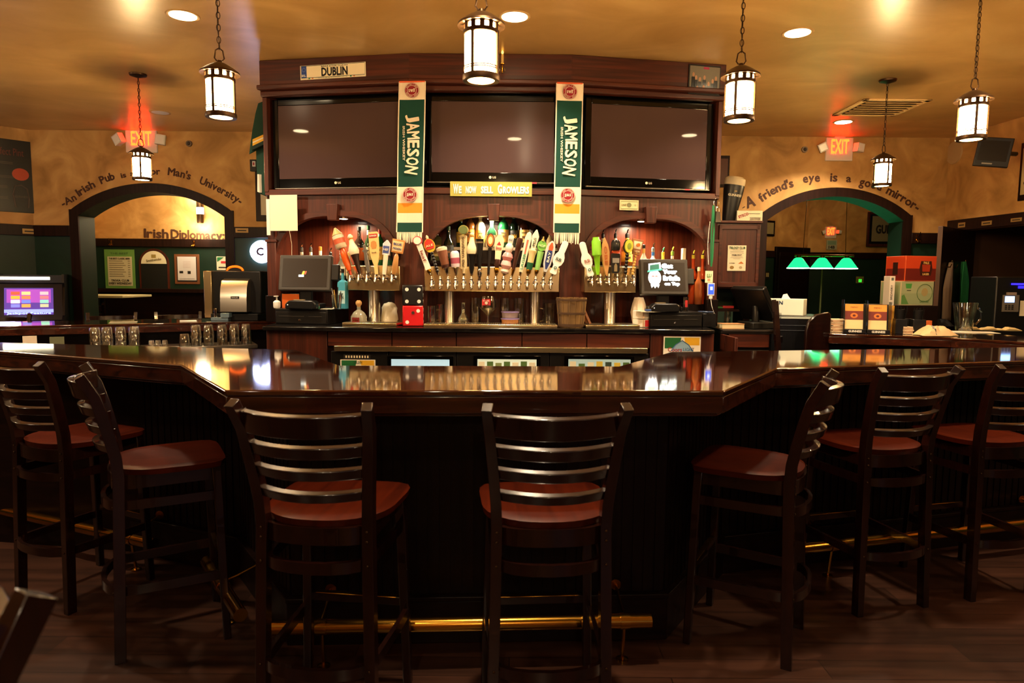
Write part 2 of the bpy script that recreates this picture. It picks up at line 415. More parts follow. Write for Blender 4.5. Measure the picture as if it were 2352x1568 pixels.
for x in (1.15, 2.28, 3.4): mb.box2(x, x+.06, ROOMB, ROOMB+.05, .95, 2.35, M['trim'])
mb.box2(1.15, 3.46, ROOMB, ROOMB+.05, .93, 1.0, M['trim']); mb.box2(1.15, 3.46, ROOMB, ROOMB+.05, 2.3, 2.37, M['trim'])
struct('window_1', mb)
# rooms beyond the arches
YL2 = 10.3
FL2 = Yf(YL2)
mb = MB(); mb.box2(-9, -2.6, YL2, YL2+.1, 0, 1.25, M['darkx']); mb.box2(-9, -2.6, YL2, YL2+.1, 1.25, RAILZ, M['green']); mb.box2(-9, -2.6, YL2, YL2+.1, RAILZ, CEIL, M['plaster'])
struct('wall_left_room', mb)
uL = FL2.loc(216, 600)[0]
mb = MB(); mb.box2(uL-.1, uL, YB+.3, YL2, 0, RAILZ, M['green']); mb.box2(uL-.1, uL, YB+.3, YL2, RAILZ, CEIL, M['plaster'])
struct('wall_left_room_side', mb)
mb = MB(); mb.box2(-1.9, -1.8, YB+.28, YL2, 0, CEIL, M['plaster']); struct('wall_left_room_end', mb)
rail('trim_8', FL2, uL, -1.9); rail('trim_9', FL2, uL, -1.9, 1.27, .06, .04)
YR2 = 13.0
FR2 = Yf(YR2)
uR = FR2.loc(1858, 500)[0]
mb = MB(); mb.box2(uR, 9.4, YR2, YR2+.1, 0, RAILZ, M['green']); mb.box2(uR, 9.4, YR2, YR2+.1, RAILZ, CEIL, M['plaster'])
struct('wall_right_room', mb)
FR3 = Fr((uR, YR2), math.radians(28))
mb = MB(); mb.box2(-4.6, 0, 0, .1, 0, RAILZ, M['green']); mb.box2(-4.6, 0, 0, .1, RAILZ, CEIL, M['plaster'])
struct('wall_right_room_angle', mb, loc=FR3.o, rotz=FR3.a)
rail('trim_10', FR2, uR, 9.4); rail('trim_11', FR3, -4.6, 0)
mb = MB(); mb.box2(9.4, 9.5, YB+.28, YR2, 0, CEIL, M['green']); struct('wall_right_room_end', mb)
mb = MB(); mb.box2(1.2, 1.3, YB+.28, YR2, 0, CEIL, M['green']); struct('wall_between_rooms', mb)
# doors
u0, z1 = FR3.loc(1779, 566); u1, _ = FR3.loc(1857, 566)
mb = MB(); mb.box2(u0, u1, -.05, 0, 0, z1, M['dark']); mb.box2(u0+.08, u1-.08, -.06, -.05, .15, z1*.48, M['darkx']); mb.box2(u0+.08, u1-.08, -.06, -.05, z1*.52, z1-.1, M['darkx'])
struct('door_1', mb, loc=FR3.o, rotz=FR3.a, bevel=.005)
# open door leaf standing out from the right wall
Pd = at(2161, 521, 6.75); 
q = at(2232, 600, 7.42)
ang = math.atan2(q.y-Pd.y, q.x-Pd.x)
mb = MB(); Ld = math.hypot(q.x-Pd.x, q.y-Pd.y)
mb.box2(0, Ld, -.02, .02, .01, 2.02, M['darkx']); mb.box2(-.004, 0, -.022, .022, .01, 2.02, C('#4a3020'))
dr = struct('door_2', mb, loc=(Pd.x, Pd.y, 0), rotz=ang, bevel=.003)
hk = MB(); hk.tube([(.12, -.02, 1.62), (.12, -.07, 1.62), (.12, -.08, 1.65)], .006, M['brass']); hk.tube([(.3, -.02, 1.62), (.3, -.07, 1.62), (.3, -.08, 1.65)], .006, M['brass'])
obj('hook', hk, dr)

# wall lettering
def lettering(fr, par, words, dx=0, dy=0, d=.002, m=None, off=.035):
    mb = MB()
    for (t, pts, hp) in words:
        P = [fr.loc(x, y, d) for (x, y) in pts]
        h = 1.12*hp*mpp(fr.px(pts[0][0], pts[0][1]))
        mb.chars(t, P, h, m or M['letter'], off=off)
    o = obj('lettering', mb, None); o.location = fr.w(0, d, 0); o.rotation_euler = (0, 0, fr.a)
    o.parent = par; o.matrix_parent_inverse = par.matrix_world.inverted()
    return o
def z1f(pts): return [(p[0]/2.413, 150+p[1]/2.413) for p in pts]
def z7f(pts): return [(1620+p[0]/2.8, 260+p[1]/2.8) for p in pts]
lettering(FB, wb, [
    ('-An', z1f([(350, 785), (428, 742)]), 14), ('Irish', z1f([(437, 728), (485, 695), (532, 672)]), 15), ('Pub', z1f([(560, 658), (600, 642), (640, 630)]), 15),
    ('is', z1f([(672, 625), (702, 618)]), 10), ('a', z1f([(722, 613), (745, 611)]), 10), ('Poor', z1f([(770, 610), (830, 605), (890, 604)]), 13), ("Man's", z1f([(928, 606), (990, 616), (1055, 634)]), 15),
    ('University-', z1f([(1102, 652), (1170, 682), (1230, 712), (1280, 742), (1332, 772)]), 15)])
lettering(FB, wb, [
    ('-', z7f([(240, 618), (262, 605)]), 8), ('A', z7f([(268, 612), (327, 590)]), 22), ("friend's", z7f([(362, 572), (420, 530), (490, 495), (572, 470)]), 17),
    ('eye', z7f([(628, 447), (680, 440), (738, 438)]), 17), ('is', z7f([(800, 437), (850, 438)]), 17), ('a', z7f([(903, 441), (938, 443)]), 15),
    ('good', z7f([(985, 462), (1060, 478), (1130, 498)]), 17), ('mirror-', z7f([(1158, 512), (1230, 550), (1300, 592), (1362, 632)]), 17)])
lettering(FL2, bpy.data.objects['wall_left_room'], [('Irish', [(330, 545), (388, 547)], 18), ('Diplomacy:', [(392, 547), (516, 551)], 18)])
# ------------------------------------------------------------------ the bar
BT = 1.07
def p2(px, py, z=BT): P = atz(px, py, z); return Vector((P.x, P.y))
def off_poly(pts, d):
    """offset an open polyline to its left side by d"""
    out = []
    for i, p in enumerate(pts):
        if i == 0: t = (pts[1]-p).normalized(); n = Vector((-t.y, t.x)); out.append(p+n*d); continue
        if i == len(pts)-1: t = (p-pts[i-1]).normalized(); n = Vector((-t.y, t.x)); out.append(p+n*d); continue
        t1 = (p-pts[i-1]).normalized(); t2 = (pts[i+1]-p).normalized(); n1 = Vector((-t1.y, t1.x)); n2 = Vector((-t2.y, t2.x))
        b = (n1+n2).normalized(); out.append(p+b*(d/b.dot(n1)))
    return out
def ext(a, b, k): return a+(a-b).normalized()*k
o_ = [p2(0, 805), p2(415, 837), p2(516, 896), p2(1665, 897), p2(1785, 845), p2(2352, 828)]
OUT = [ext(o_[0], o_[1], 1.3)] + o_[1:5] + [ext(o_[5], o_[4], .5)]
i_ = [p2(0, 786), p2(680, 803), p2(782, 839), p2(1420, 841), p2(1541, 808), p2(2352, 797)]
INN = [ext(i_[0], i_[1], 1.2)] + i_[1:5] + [ext(i_[5], i_[4], .45)]
bar = thing('bar_counter', 'long dark wooden bar with glossy lacquered top running across the whole foreground', 'bar', (0, 0, 0))
mb = MB(); mb.prism([tuple(p) for p in OUT]+[tuple(p) for p in reversed(INN)], BT-.022, BT, M['bartop'])
obj('countertop', mb, bar, bevel=.006)
def strip(mb, line, d0, d1, z0, z1, m):
    A = off_poly(line, d0); Bp = off_poly(line, d1)
    for i in range(len(line)-1):
        mb.prism([tuple(A[i]), tuple(A[i+1]), tuple(Bp[i+1]), tuple(Bp[i])], z0, z1, m)
mb = MB(); strip(mb, OUT, .004, .05, BT-.085, BT-.022, M['baredge']); strip(mb, OUT, .03, .07, BT-.10, BT-.085, M['baredge'])
obj('edge_moulding', mb, bar, bevel=.004)
mb = MB(); strip(mb, list(reversed(INN)), .01, .04, BT-.07, BT-.022, M['baredge']); obj('inner_edge', mb, bar, bevel=.003)
mb = MB(); strip(mb, OUT, .26, .30, 0, BT-.03, M['dark'])
PL = off_poly(OUT, .26)
for i in range(len(PL)-1):                       # beadboard ridges
    a, b = PL[i], PL[i+1]; L = (b-a).length; t = (b-a).normalized(); n = Vector((-t.y, t.x)); k = int(L/.045)
    for j in range(k):
        c = a+t*(L*(j+.5)/k); T = Matrix.Translation((c.x-n.x*.002, c.y-n.y*.002, 0)) @ Matrix.Rotation(math.atan2(t.y, t.x), 4, 'Z')
        mb.box((0, 0, .60), (.036, .008, .80), M['dark'], T)
obj('front_panel', mb, bar, smooth=False)
mb = MB(); strip(mb, OUT, .235, .262, 0, .175, M['blackg'] if 0 else M['darkx']); strip(mb, OUT, .23, .262, .175, .195, M['darkx']); obj('baseboard', mb, bar, bevel=.003)
mb = MB(); strip(mb, INN, -.30, -.26, 0, BT-.03, M['darkx']); obj('inner_panel', mb, bar)
hp = off_poly(OUT, .2)
for i, ts in ((0, (.2, .5, .8)), (1, (.3,)), (2, (.1, .45, .8)), (3, (.5,)), (4, (.2, .5, .8))):
    for t in ts:
        c = hp[i].lerp(hp[i+1], t); hk = MB(); hk.tube([(c.x, c.y, BT-.03), (c.x, c.y-.005, BT-.09), (c.x, c.y-.03, BT-.10), (c.x, c.y-.045, BT-.08)], .004, M['brass'], 6); obj('bag_hook', hk, bar)
# brass foot rails
RL = off_poly(OUT, .065); rz = .168
def pxX(px, py, z): return atz(px, py, z)
segs = [(RL[0], RL[1].lerp(RL[0], .12), 'brass foot rail under the arm of the bar with the arcade machine behind it'),
        (RL[1].lerp(RL[2], .12), RL[1].lerp(RL[2], .86), 'short brass foot rail at the angled bar corner beside the arcade side'),
        (Vector((atz(610, 1430, rz).x, RL[2].y)), Vector((atz(1497, 1430, rz).x, RL[3].y)), 'long brass foot rail below the middle section of the bar'),
        (RL[4].lerp(RL[5], .08), RL[5], 'brass foot rail under the arm of the bar near the open door')]
for a, b, lb in segs:
    c = (a+b)/2; mb = MB(); mb.tube([(a.x-c.x, a.y-c.y, rz), (b.x-c.x, b.y-c.y, rz)], .027, M['brass'], 20); t = obj('foot_rail', mb, bar, loc=(c.x, c.y, 0), label='brass foot rail')
    d = (b-a).normalized(); nn = Vector((-d.y, d.x)); L = (b-a).length
    for f in ((.15, .93) if L > .9 else (.5,)):
        q = a+(b-a)*f-c; mb = MB()
        mb.tube([(q.x+nn.x*.17, q.y+nn.y*.17, .235), (q.x+nn.x*.06, q.y+nn.y*.06, .20), (q.x, q.y, rz+.02)], .006, M['brass'], 8)
        mb.tube([(q.x, q.y, rz), (q.x+nn.x*.02, q.y+nn.y*.02, .01)], .007, M['brass'], 8)
        mb.lathe([(.024, 0), (.024, .006), (.01, .012)], M['brass'], (q.x+nn.x*.02, q.y+nn.y*.02, 0.001), 14)
        T = Matrix.Translation((q.x+nn.x*.17, q.y+nn.y*.17, .235)) @ Matrix.Rotation(-PI/2, 4, 'X')
        mb.lathe([(.022, -.006), (.022, 0.0)], M['brass'], (0, 0, 0), 14, T)
        mb.tube([(q.x-d.x*.018, q.y-d.y*.018, rz), (q.x+d.x*.018, q.y+d.y*.018, rz)], .030, M['brass'], 20)
        obj('bracket', mb, t)

# bar sections on the far side of the work space
def rear_counter(name, label, outer, inner, panel=True):
    t = thing(name, label, 'bar', (0, 0, 0)); mb = MB()
    mb.prism([tuple(p) for p in outer]+[tuple(p) for p in reversed(inner)], BT-.022, BT, M['bartop']); obj('countertop', mb, t, bevel=.005)
    mb = MB(); strip(mb, outer, .004, .05, BT-.075, BT-.022, M['baredge']); obj('edge_moulding', mb, t, bevel=.003)
    mb = MB(); strip(mb, outer, .22, .25, 0, BT-.03, M['darkx']); obj('body_panel', mb, t)
    return t
rl = [p2(0, 749), p2(560, 738.5)]
rlo = [ext(rl[0], rl[1], 1.1), ext(rl[1], rl[0], .35)]
nrm = off_poly(rlo, .62)
rear_counter('rear_bar_counter', 'far section of glossy dark bar behind the upturned glasses below the archway', rlo, nrm)
rr = [p2(1908, 766), p2(2185, 774.5), p2(2352, 785)]
rro = [ext(rr[0], rr[1], .01), rr[1], ext(rr[2], rr[1], .25)]
nrr = off_poly(rro, .62)
rear_counter('rear_bar_counter', 'far section of dark bar holding the menu holders and the glass pitcher', rro, nrr)

# ------------------------------------------------------------------ stools
def sm(t): return t*t*(3-2*t)
def make_stool(label):
    # local: origin on the floor under the seat centre, sitter faces +y
    t = thing('bar_stool', label, 'bar stool', (0, 0, 0), 0, 'ladder-back bar stools around the bar')
    SZ = .745
    # seat: rounded trapezoid with a dished top
    mb = MB(); N = 40; R = 8; vs = []; fs = []
    def edge(a):
        c, s_ = math.cos(a), math.sin(a); e = 6.0 if s_ > 0 else 2.3
        r = (abs(c)**e+abs(s_)**e)**(-1/e)
        wd = .206; return r*c*wd*(1+.05*max(0, s_)), r*s_*(.205 if s_ > 0 else .20)
    for k in range(R+1):
        f = k/R
        for i in range(N):
            x, y = edge(2*PI*i/N); x *= f; y *= f
            dish = -.010*(1-f**2.2)
            z = SZ+dish-(.006 if k == R else 0)
            vs.append((x*(1 if k < R else 1.012), y*(1 if k < R else 1.012), z))
    for k in range(R):
        for i in range(N):
            j = (i+1) % N; fs.append((k*N+i, k*N+j, (k+1)*N+j, (k+1)*N+i)) if k else fs.append((i, (k+1)*N+i, (k+1)*N+j))
    b0 = len(vs)
    for i in range(N): x, y = edge(2*PI*i/N); vs.append((x*.99, y*.99, SZ-.028))
    for i in range(N): j = (i+1) % N; fs.append((R*N+i, R*N+j, b0+j, b0+i))
    fs.append(tuple(range(b0+N-1, b0-1, -1)))
    mb.add(vs, fs, M['seatw']); obj('seat', mb, t)
    # apron
    def hoop(z0, bulge=.055, w=.02, h=.04, xf=.175, yf=.17, xr=.155, yr=-.155, wide=False):
        pts = [(-xf, yf), (-xf*.985, .05), (-xr-.005, yr+.05)]
        for k in range(9):
            a = PI*(1+k/8); pts.append((math.cos(a)*xr*.99, yr-.0+math.sin(a)*bulge))
        pts += [(xr+.005, yr+.05), (xf*.985, .05), (xf, yf)]
        return [(x, y, z0) for x, y in pts]
    mb = MB(); mb.bar(hoop(SZ-.055, .045, xf=.165, xr=.155), .018, .055, M['stoolw']); mb.box((0, .165, SZ-.055), (.33, .018, .055), M['stoolw']); obj('apron', mb, t)
    for z in (.60, .272):
        k = .012 if z < .5 else .0
        mb = MB(); mb.bar(hoop(z, .07, xf=.175+k, xr=.158+k, yf=.175+k, yr=-.158-k), .016, .036, M['stoolw']); obj('hoop', mb, t)
    for s in (-1, 1):
        mb = MB(); mb.bar([(s*.165, .165, SZ-.028), (s*.172, .17, .6), (s*.188, .185, 0)], [.036, .034, .03], [.036, .034, .03], M['stoolw']); obj('front_leg', mb, t, bevel=.004)
    fr_ = MB(); fr_.box((0, .183, .31), (.35, .02, .03), M['stoolw']); fr_.box((0, .181, .326), (.30, .024, .004), M['brass']); obj('footrest', fr_, t, bevel=.002)
    zs = [0, .27, .60, .74, .85, .98, 1.06, 1.10]
    def post(z):
        x = .178-.012*min(1, z/.74) if z < .74 else .166+.034*((z-.74)/.36)**1.15
        y = -.192+.022*min(1, z/.74) if z < .74 else -.170-.085*((z-.74)/.36)**1.25
        return x, y
    for s in (-1, 1):
        pts = []; dd = []; ww = []
        for k in range(15):
            z = 1.105*k/14; x, y = post(z)
            if z > 1.06: y -= (z-1.06)*.5
            pts.append((s*x, y, z)); ww.append(.030+.004*math.sin(min(1, z/1.1)*PI)); dd.append(.040 if z < 1.0 else .036)
        mb = MB(); mb.bar(pts, ww, dd, M['stoolw'])
        for z in (.705, .735-.06, .60, .272): x, y = post(z); mb.lathe([(.005, 0), (.004, .003)], M['bronze'], (0, 0, 0), 8, Matrix.Translation((s*x, y-.0205, z)) @ Matrix.Rotation(PI/2, 4, 'X'))
        obj('back_post', mb, t, bevel=.004)
    for (z, h, bw) in ((1.045, .07, .066), (.964, .04, .064), (.893, .036, .060), (.820, .034, .056)):
        x, y = post(z); pts = []
        for k in range(13):
            u = -1+2*k/12; pts.append((u*(x-.012), y+.004-bw*(1-u*u), z))
        mb = MB(); vs = []; fs = []
        for (px_, py_, pz_) in pts:
            lean = .012 if z > 1 else .008
            for (dy, dz2) in ((-.010, -h/2), (.010, -h/2), (.013-lean, h/2+.001), (-.014-lean, h/2-.004)): vs.append((px_, py_+dy, pz_+dz2))
        for i in range(12):
            for k in range(4): l = (k+1) % 4; fs.append((i*4+k, i*4+l, i*4+4+l, i*4+4+k))
        fs += [(0, 1, 2, 3), (51, 50, 49, 48)]
        mb.add(vs, fs, M['stoolw']); obj('back_slat', mb, t, bevel=.003)
    return t
stool0 = make_stool('')
first = [True]
def place_stool(label, x, y, fx, fy):
    o = stool0 if first[0] else copy_tree(stool0); first[0] = False
    o['label'] = label; o.location = (x, y, 0); o.rotation_euler = (0, 0, math.atan2(-fx, fy)); return o
def stool_by_leg(label, P, side, fx, fy):       # P: floor position of a rear leg (side -1 left, 1 right of the sitter)
    f = Vector((fx, fy)).normalized(); r = Vector((f.y, -f.x)); c = Vector((P.x, P.y))-r*side*.178+f*.192
    return place_stool(label, c.x, c.y, f.x, f.y)
place_stool('dark ladder-back bar stool facing the bar, below the wooden bucket', .112, 2.17, -.07, 1)
place_stool('dark ladder-back bar stool squarely facing the bar, below the dark register monitor and dice', -.575, 2.17, .11, 1)
stool_by_leg('sideways bar stool at the angled bar corner, its back toward the arcade machine', atz(277, 1520, 0), 1, .86, .5)
stool_by_leg('sideways bar stool at the angled bar corner below the hanging cupboard', atz(1806, 1535, 0), -1, -.87, .5)
stool_by_leg('dark bar stool below the arcade machine, cut off by the photo edge', atz(162, 1408, 0), 1, .42, .9)
stool_by_leg('dark bar stool below the beer menu holders, next to the sideways corner stool', atz(1969, 1413, 0), -1, -.26, .97)
stool_by_leg('dark bar stool below the glass pitcher, cut off by the photo edge', atz(2227, 1378, 0), -1, -.24, .97)
Pn = atz(45, 1388, 1.10)
f = Vector((-.4, -1)).normalized(); r = Vector((f.y, -f.x)); c = Vector((Pn.x, Pn.y))+r*.2+f*.26
place_stool('blurred dark stool back close to the camera in the bottom corner', c.x, c.y, f.x, f.y)
# stools beyond the rear bar, facing it
nd = (nrm[1]-nrm[0]).normalized(); nn_ = Vector((-nd.y, nd.x))
for px_, lb in ((262, 'reddish stool behind the far bar, in front of the beer list poster'), (410, 'reddish stool behind the far bar, in front of the certificate frame'), (40, 'dark stool behind the far bar in front of the arcade machine')):
    P = at(px_, 735, 6.6); k = (Vector((P.x, P.y))-nrm[0]).dot(nd); c = nrm[0]+nd*k+nn_*.22
    place_stool(lb, c.x, c.y, -nn_.x, -nn_.y)

# ------------------------------------------------------------------ lantern pendants
lant = mat('lantern_glass', '#ffe9c8', .4, emit='#ffd594', es=LANTERN_E)
lantb = mat('lantern_bottom_glass', '#ffe9c8', .4, emit='#ffb35c', es=LANTERN_E*.8)
def make_lantern(chain_len):
    t = thing('pendant_lantern', '', 'pendant light', (0, 0, 0), 0, 'pendant lanterns over the bar')   # origin at the bottom of the lantern
    mb = MB(); mb.lathe([(.064, .022), (.064, .178)], lant, n=32); g = obj('glass_cylinder', mb, t)
    mb = MB(); mb.lathe([(.052, .0035), (.052, .006)], lantb, n=32); obj('bottom_glass', mb, t)
    mb = MB(); B_ = M['bronze']
    mb.lathe([(.054, .0), (.071, .0), (.074, .008), (.072, .022), (.063, .022), (.063, .012), (.054, .006)], B_, n=32, capb=False, capt=False)
    for k in range(4):
        a = PI*(.25+k*.5)+.35; mb.box((math.cos(a)*.069, math.sin(a)*.069, .10), (.008, .013, .16), B_, rz=a)
    mb.lathe([(.0655, .172), (.070, .174), (.070, .189), (.0655, .191)], B_, n=32, capb=False, capt=False)
    for z in (.042, .050): mb.tube([(math.cos(2*PI*k/32)*.067, math.sin(2*PI*k/32)*.067, z) for k in range(32)], .0028, B_, 6, closed=True)
    mb.lathe([(.066, .210), (.070, .216)], B_, n=32)
    for k in range(12):
        a = 2*PI*k/12+.1; mb.box((math.cos(a)*.066, math.sin(a)*.066, .2015), (.005, .019, .023), B_, rz=a)
    mb.lathe([(.066, .214), (.093, .207), (.091, .216), (.072, .230), (.05, .245), (.028, .257), (.012, .262), (.010, .272), (.0, .274)], B_, n=32)
    obj('frame', mb, t)
    mb = MB(); mb.lathe([(.060, .18), (.060, .213)], lant, n=24); obj('upper_glass', mb, t)
    mb = MB(); mb.tube([(-.012, 0, .268), (-.022, 0, .282), (-.016, 0, .318), (0, 0, .330), (.016, 0, .318), (.022, 0, .282), (.012, 0, .268)], .0035, B_, 6); obj('hanging_loop', mb, t)
    mb = MB(); z = .322; k = 0
    while z < chain_len:
        pts = []
        for i in range(12):
            a = 2*PI*i/12; x = math.cos(a)*.0085; zz = z+.017+math.sin(a)*.017
            pts.append((x, 0, zz) if k % 2 else (0, x, zz))
        mb.tube(pts, .0022, B_, 5, closed=True); z += .0285; k += 1
    mb.tube([(0.004, .004, .33), (-.004, -.003, chain_len*.5), (0, 0, chain_len)], .0018, M['black'], 5)
    obj('chain', mb, t)
    mb = MB(); mb.lathe([(.012, chain_len-.03), (.062, chain_len-.014), (.066, chain_len-.001)], B_, n=24); obj('ceiling_canopy', mb, t)
    return t
LB = 2.235; lan0 = make_lantern(CEIL-LB)
for i, (px, py, lb) in enumerate(((1105, 187, 'glowing lantern pendant hanging over the middle of the bar, overlapping the wooden crown'),
        (508, 271, 'glowing lantern pendant between the licence plate and the hanging lamp by the exit sign'),
        (1697, 279, 'glowing lantern pendant hanging just beside the framed team photo'),
        (2230, 322, 'glowing lantern pendant beside the small wall television'),
        (327, 414, 'small far lantern pendant hanging in front of the exit sign over the archway'),
        (2025, 428, 'small far lantern pendant hanging in front of the words good mirror'))):
    o = lan0 if i == 0 else copy_tree(lan0)
    P = atz(px, py, LB); o.location = P; o['label'] = lb; o.rotation_euler = (0, 0, (0, .35, -.15, .1, .8, .55)[i])
# ------------------------------------------------------------------ downlights
dm = mat('downlight_lens', '#fff3dc', .4, emit='#ffe2b0', es=14.0); dmo = mat('downlight_lens_unlit', '#cfc6c0', .4)
def downl(lb, x, y, on, first_=None):
    t = thing('ceiling_downlight', lb, 'ceiling light', (x, y, CEIL), 0, 'recessed ceiling downlights')
    mb = MB(); mb.lathe([(.078, -.003), (.095, -.006), (.100, 0)], C('#b9925a', .6), n=32, capb=False, capt=False); obj('trim_ring', mb, t)
    mb = MB(); mb.lathe([(.079, -.005), (.079, -.001)], dm if on else dmo, n=32); obj('lens', mb, t)
lbs = ['lit ceiling downlight left of the nearest lantern chain, near the top edge of the picture', 'lit ceiling downlight right beside the middle lantern', 'lit ceiling downlight between the two lanterns near the team photo',
       'unlit white ceiling downlight beside the far hanging lantern chain', 'lit ceiling downlight in the red glow above the exit sign by the ceiling vent']
for i, (x, y, k) in enumerate(DOWN):
    if i < 8: downl(lbs[i] if i < 5 else ('ceiling downlight above the middle stools, visible only as a spot in the middle television', 'ceiling downlight visible only as a spot in the television below the licence plate', 'ceiling downlight visible only as a spot in the television below the team photo')[i-5], x, y, k > 0)
# ------------------------------------------------------------------ back bar: three angled bays
q0, q1, q2, q3 = at(612, 400, 5.25), at(945, 400, 5.05), at(1307, 400, 5.05), at(1650, 400, 5.25)
def bay(a, b): return Fr((a.x, a.y), math.atan2(b.y-a.y, b.x-a.x)), math.hypot(b.x-a.x, b.y-a.y)
BAY = [bay(q0, q1), bay(q1, q2), bay(q2, q3)]
CT = 1.12                                     # back counter top
Z_CR, Z_CO, Z_TV, Z_AP = 2.885, 2.835, 2.125, 2.09
cab = thing('back_bar_cabinet', 'tall dark wooden back bar with three angled bays of televisions above arched niches', 'cabinet', (0, 0, 0))
def L(fr, mb, name, bevel=0.0, par=cab, d=0.0, **k):
    o = obj(name, mb, par, bevel=bevel, **k); o.location = fr.w(0, d, 0); o.rotation_euler = (0, 0, fr.a); return o
NICHE = []                                    # (frame, s0, s1) of each niche
pxn = [(640, 906), (981, 1286), (1345, 1626)]
for i, (fr, W) in enumerate(BAY):
    # crown board
    mb = MB(); mb.box2(-.01, W+.01, -.05, .0, Z_CR, CEIL-.002, M['cherryx']); L(fr, mb, 'crown_board', .004)
    mb = MB(); mb.box2(-.01, W+.01, -.10, .0, Z_CO+.012, Z_CR-.004, M['cherryx']); mb.box2(-.005, W+.005, -.055, 0, Z_CO-.03, Z_CO+.012, M['cherryx']); L(fr, mb, 'cornice', .008)
    # television recess: frame strips and black back
    e0, e1 = (.035, 0.0) if i == 0 else ((0, 0) if i == 1 else (0.0, .035))
    mb = MB()
    if i == 0: mb.box2(0, .035, -.035, .02, Z_TV-.02, Z_CO-.03, M['cherry'])
    if i == 2: mb.box2(W-.035, W, -.035, .02, Z_TV-.02, Z_CO-.03, M['cherry'])
    mb.box2(0, W, -.03, .02, Z_AP-.01, Z_TV, M['cherryx'])
    L(fr, mb, 'screen_surround', .004)
    mb = MB(); mb.box2(0, W, .20, .22, Z_TV-.02, Z_CO+.03, M['black']); mb.box2(0, W, 0, .2, Z_TV-.03, Z_TV-.01, M['black']); mb.box2(0, W, 0, .2, Z_CO, Z_CO+.02, M['black'])
    L(fr, mb, 'screen_recess')
    # arched front
    s0 = fr.loc(pxn[i][0], 600)[0]; s1 = fr.loc(pxn[i][1], 600)[0]; s0 = max(s0, .02); s1 = min(s1, W-.02)
    cx = (s0+s1)/2; hw = (s1-s0)/2; zt = 1.925; zs = 1.60
    def az(s, o=0.0):
        t = min(1, abs(s-cx)/(hw+o)); return zs+(zt+o-zs)*(1-t**2.5)**(1/2.0)
    mb = MB(); N = 30; xs = [s0+(s1-s0)*(.5-.5*math.cos(PI*k/N)) for k in range(N+1)]
    mb.box2(0, s0, 0, .03, CT, Z_AP, M['cherry']); mb.box2(s1, W, 0, .03, CT, Z_AP, M['cherry'])
    for k in range(N):
        a, b = az(xs[k]), az(xs[k+1])
        V = [(xs[k], 0, a), (xs[k+1], 0, b), (xs[k+1], 0, Z_AP), (xs[k], 0, Z_AP)]; V2 = [(v[0], .03, v[2]) for v in V]
        mb.add(V, [(0, 1, 2, 3)], M['cherry']); mb.add(V2, [(3, 2, 1, 0)], M['cherry']); mb.add([V[0], V[1], V2[1], V2[0]], [(0, 3, 2, 1)], M['cherry'])
    L(fr, mb, 'arch_front')
    # raised arch moulding
    mb = MB(); wd = .075; so0, so1 = s0-wd*.6, s1+wd*.6
    ys = -.03
    for k in range(N):
        def outer(s):
            u = cx+(s-cx)*(hw+wd*.55)/hw; return u, az(u, wd*.55)+ .0
        for (a_, b_) in ((xs[k], xs[k+1]),):
            (u0, o0), (u1, o1) = outer(a_), outer(b_); i0, i1 = az(a_), az(b_)
            if i == 0 and u0 < 0: u0 = 0
            V = [(a_, ys, i0), (b_, ys, i1), (u1, ys, o1), (u0, ys, o0)]; V2 = [(v[0], 0, v[2]) for v in V]
            mb.add(V, [(0, 1, 2, 3)], M['cherryx']); mb.add([V[0], V[1], V2[1], V2[0]], [(0, 3, 2, 1)], M['cherryx']); mb.add([V[3], V[2], V2[2], V2[3]], [(0, 1, 2, 3)], M['cherryx'])
    L(fr, mb, 'arch_moulding')
    mb = MB(); mb.plate([(cx-.038, zt-.035), (cx+.038, zt-.035), (cx+.045, zt+.085), (cx-.045, zt+.085)], -.055, 0, M['cherry']); L(fr, mb, 'keystone', .004)
    # niche box
    dp = .36; mb = MB(); t0, t1 = max(s0-.04, .0), min(s1+.04, W)
    mb.box2(t0, t1, dp, dp+.02, CT-.02, Z_AP, M['nichew']); mb.box2(t0-.0, t0+.012, .03, dp, CT, Z_AP, M['nichew']); mb.box2(t1-.012, t1, .03, dp, CT, Z_AP, M['nichew'])
    mb.box2(t0, t1, .03, dp, zt+.01, zt+.03, M['cherryx']); L(fr, mb, 'niche_lining')
    NICHE.append((fr, s0, s1, cx))
# side skins
for (q, s) in ((q0, -1), (q3, 1)):
    fr, W = BAY[0] if s < 0 else BAY[2]; x = 0 if s < 0 else W
    T = Matrix.Translation(fr.o) @ Matrix.Rotation(fr.a, 4, 'Z'); mb = MB()
    mb.box2(x-(.0 if s < 0 else .02), x+(.02 if s < 0 else 0), .0, .45, CT, CEIL-.003, M['cherry'], T)
    obj('side_panel', mb, cab)
mb = MB(); mb.prism([tuple(BAY[0][0].w(0, -.43, 0))[:2], tuple(BAY[1][0].w(0, -.42, 0))[:2], tuple(BAY[1][0].w(BAY[1][1], -.42, 0))[:2], tuple(BAY[2][0].w(BAY[2][1], -.43, 0))[:2], tuple(BAY[2][0].w(BAY[2][1], -.45, 0))[:2], tuple(BAY[1][0].w(BAY[1][1], -.44, 0))[:2], tuple(BAY[1][0].w(0, -.44, 0))[:2], tuple(BAY[0][0].w(0, -.45, 0))[:2]], CT, CEIL-.003, M['cherry'])
obj('rear_panel', mb, cab)
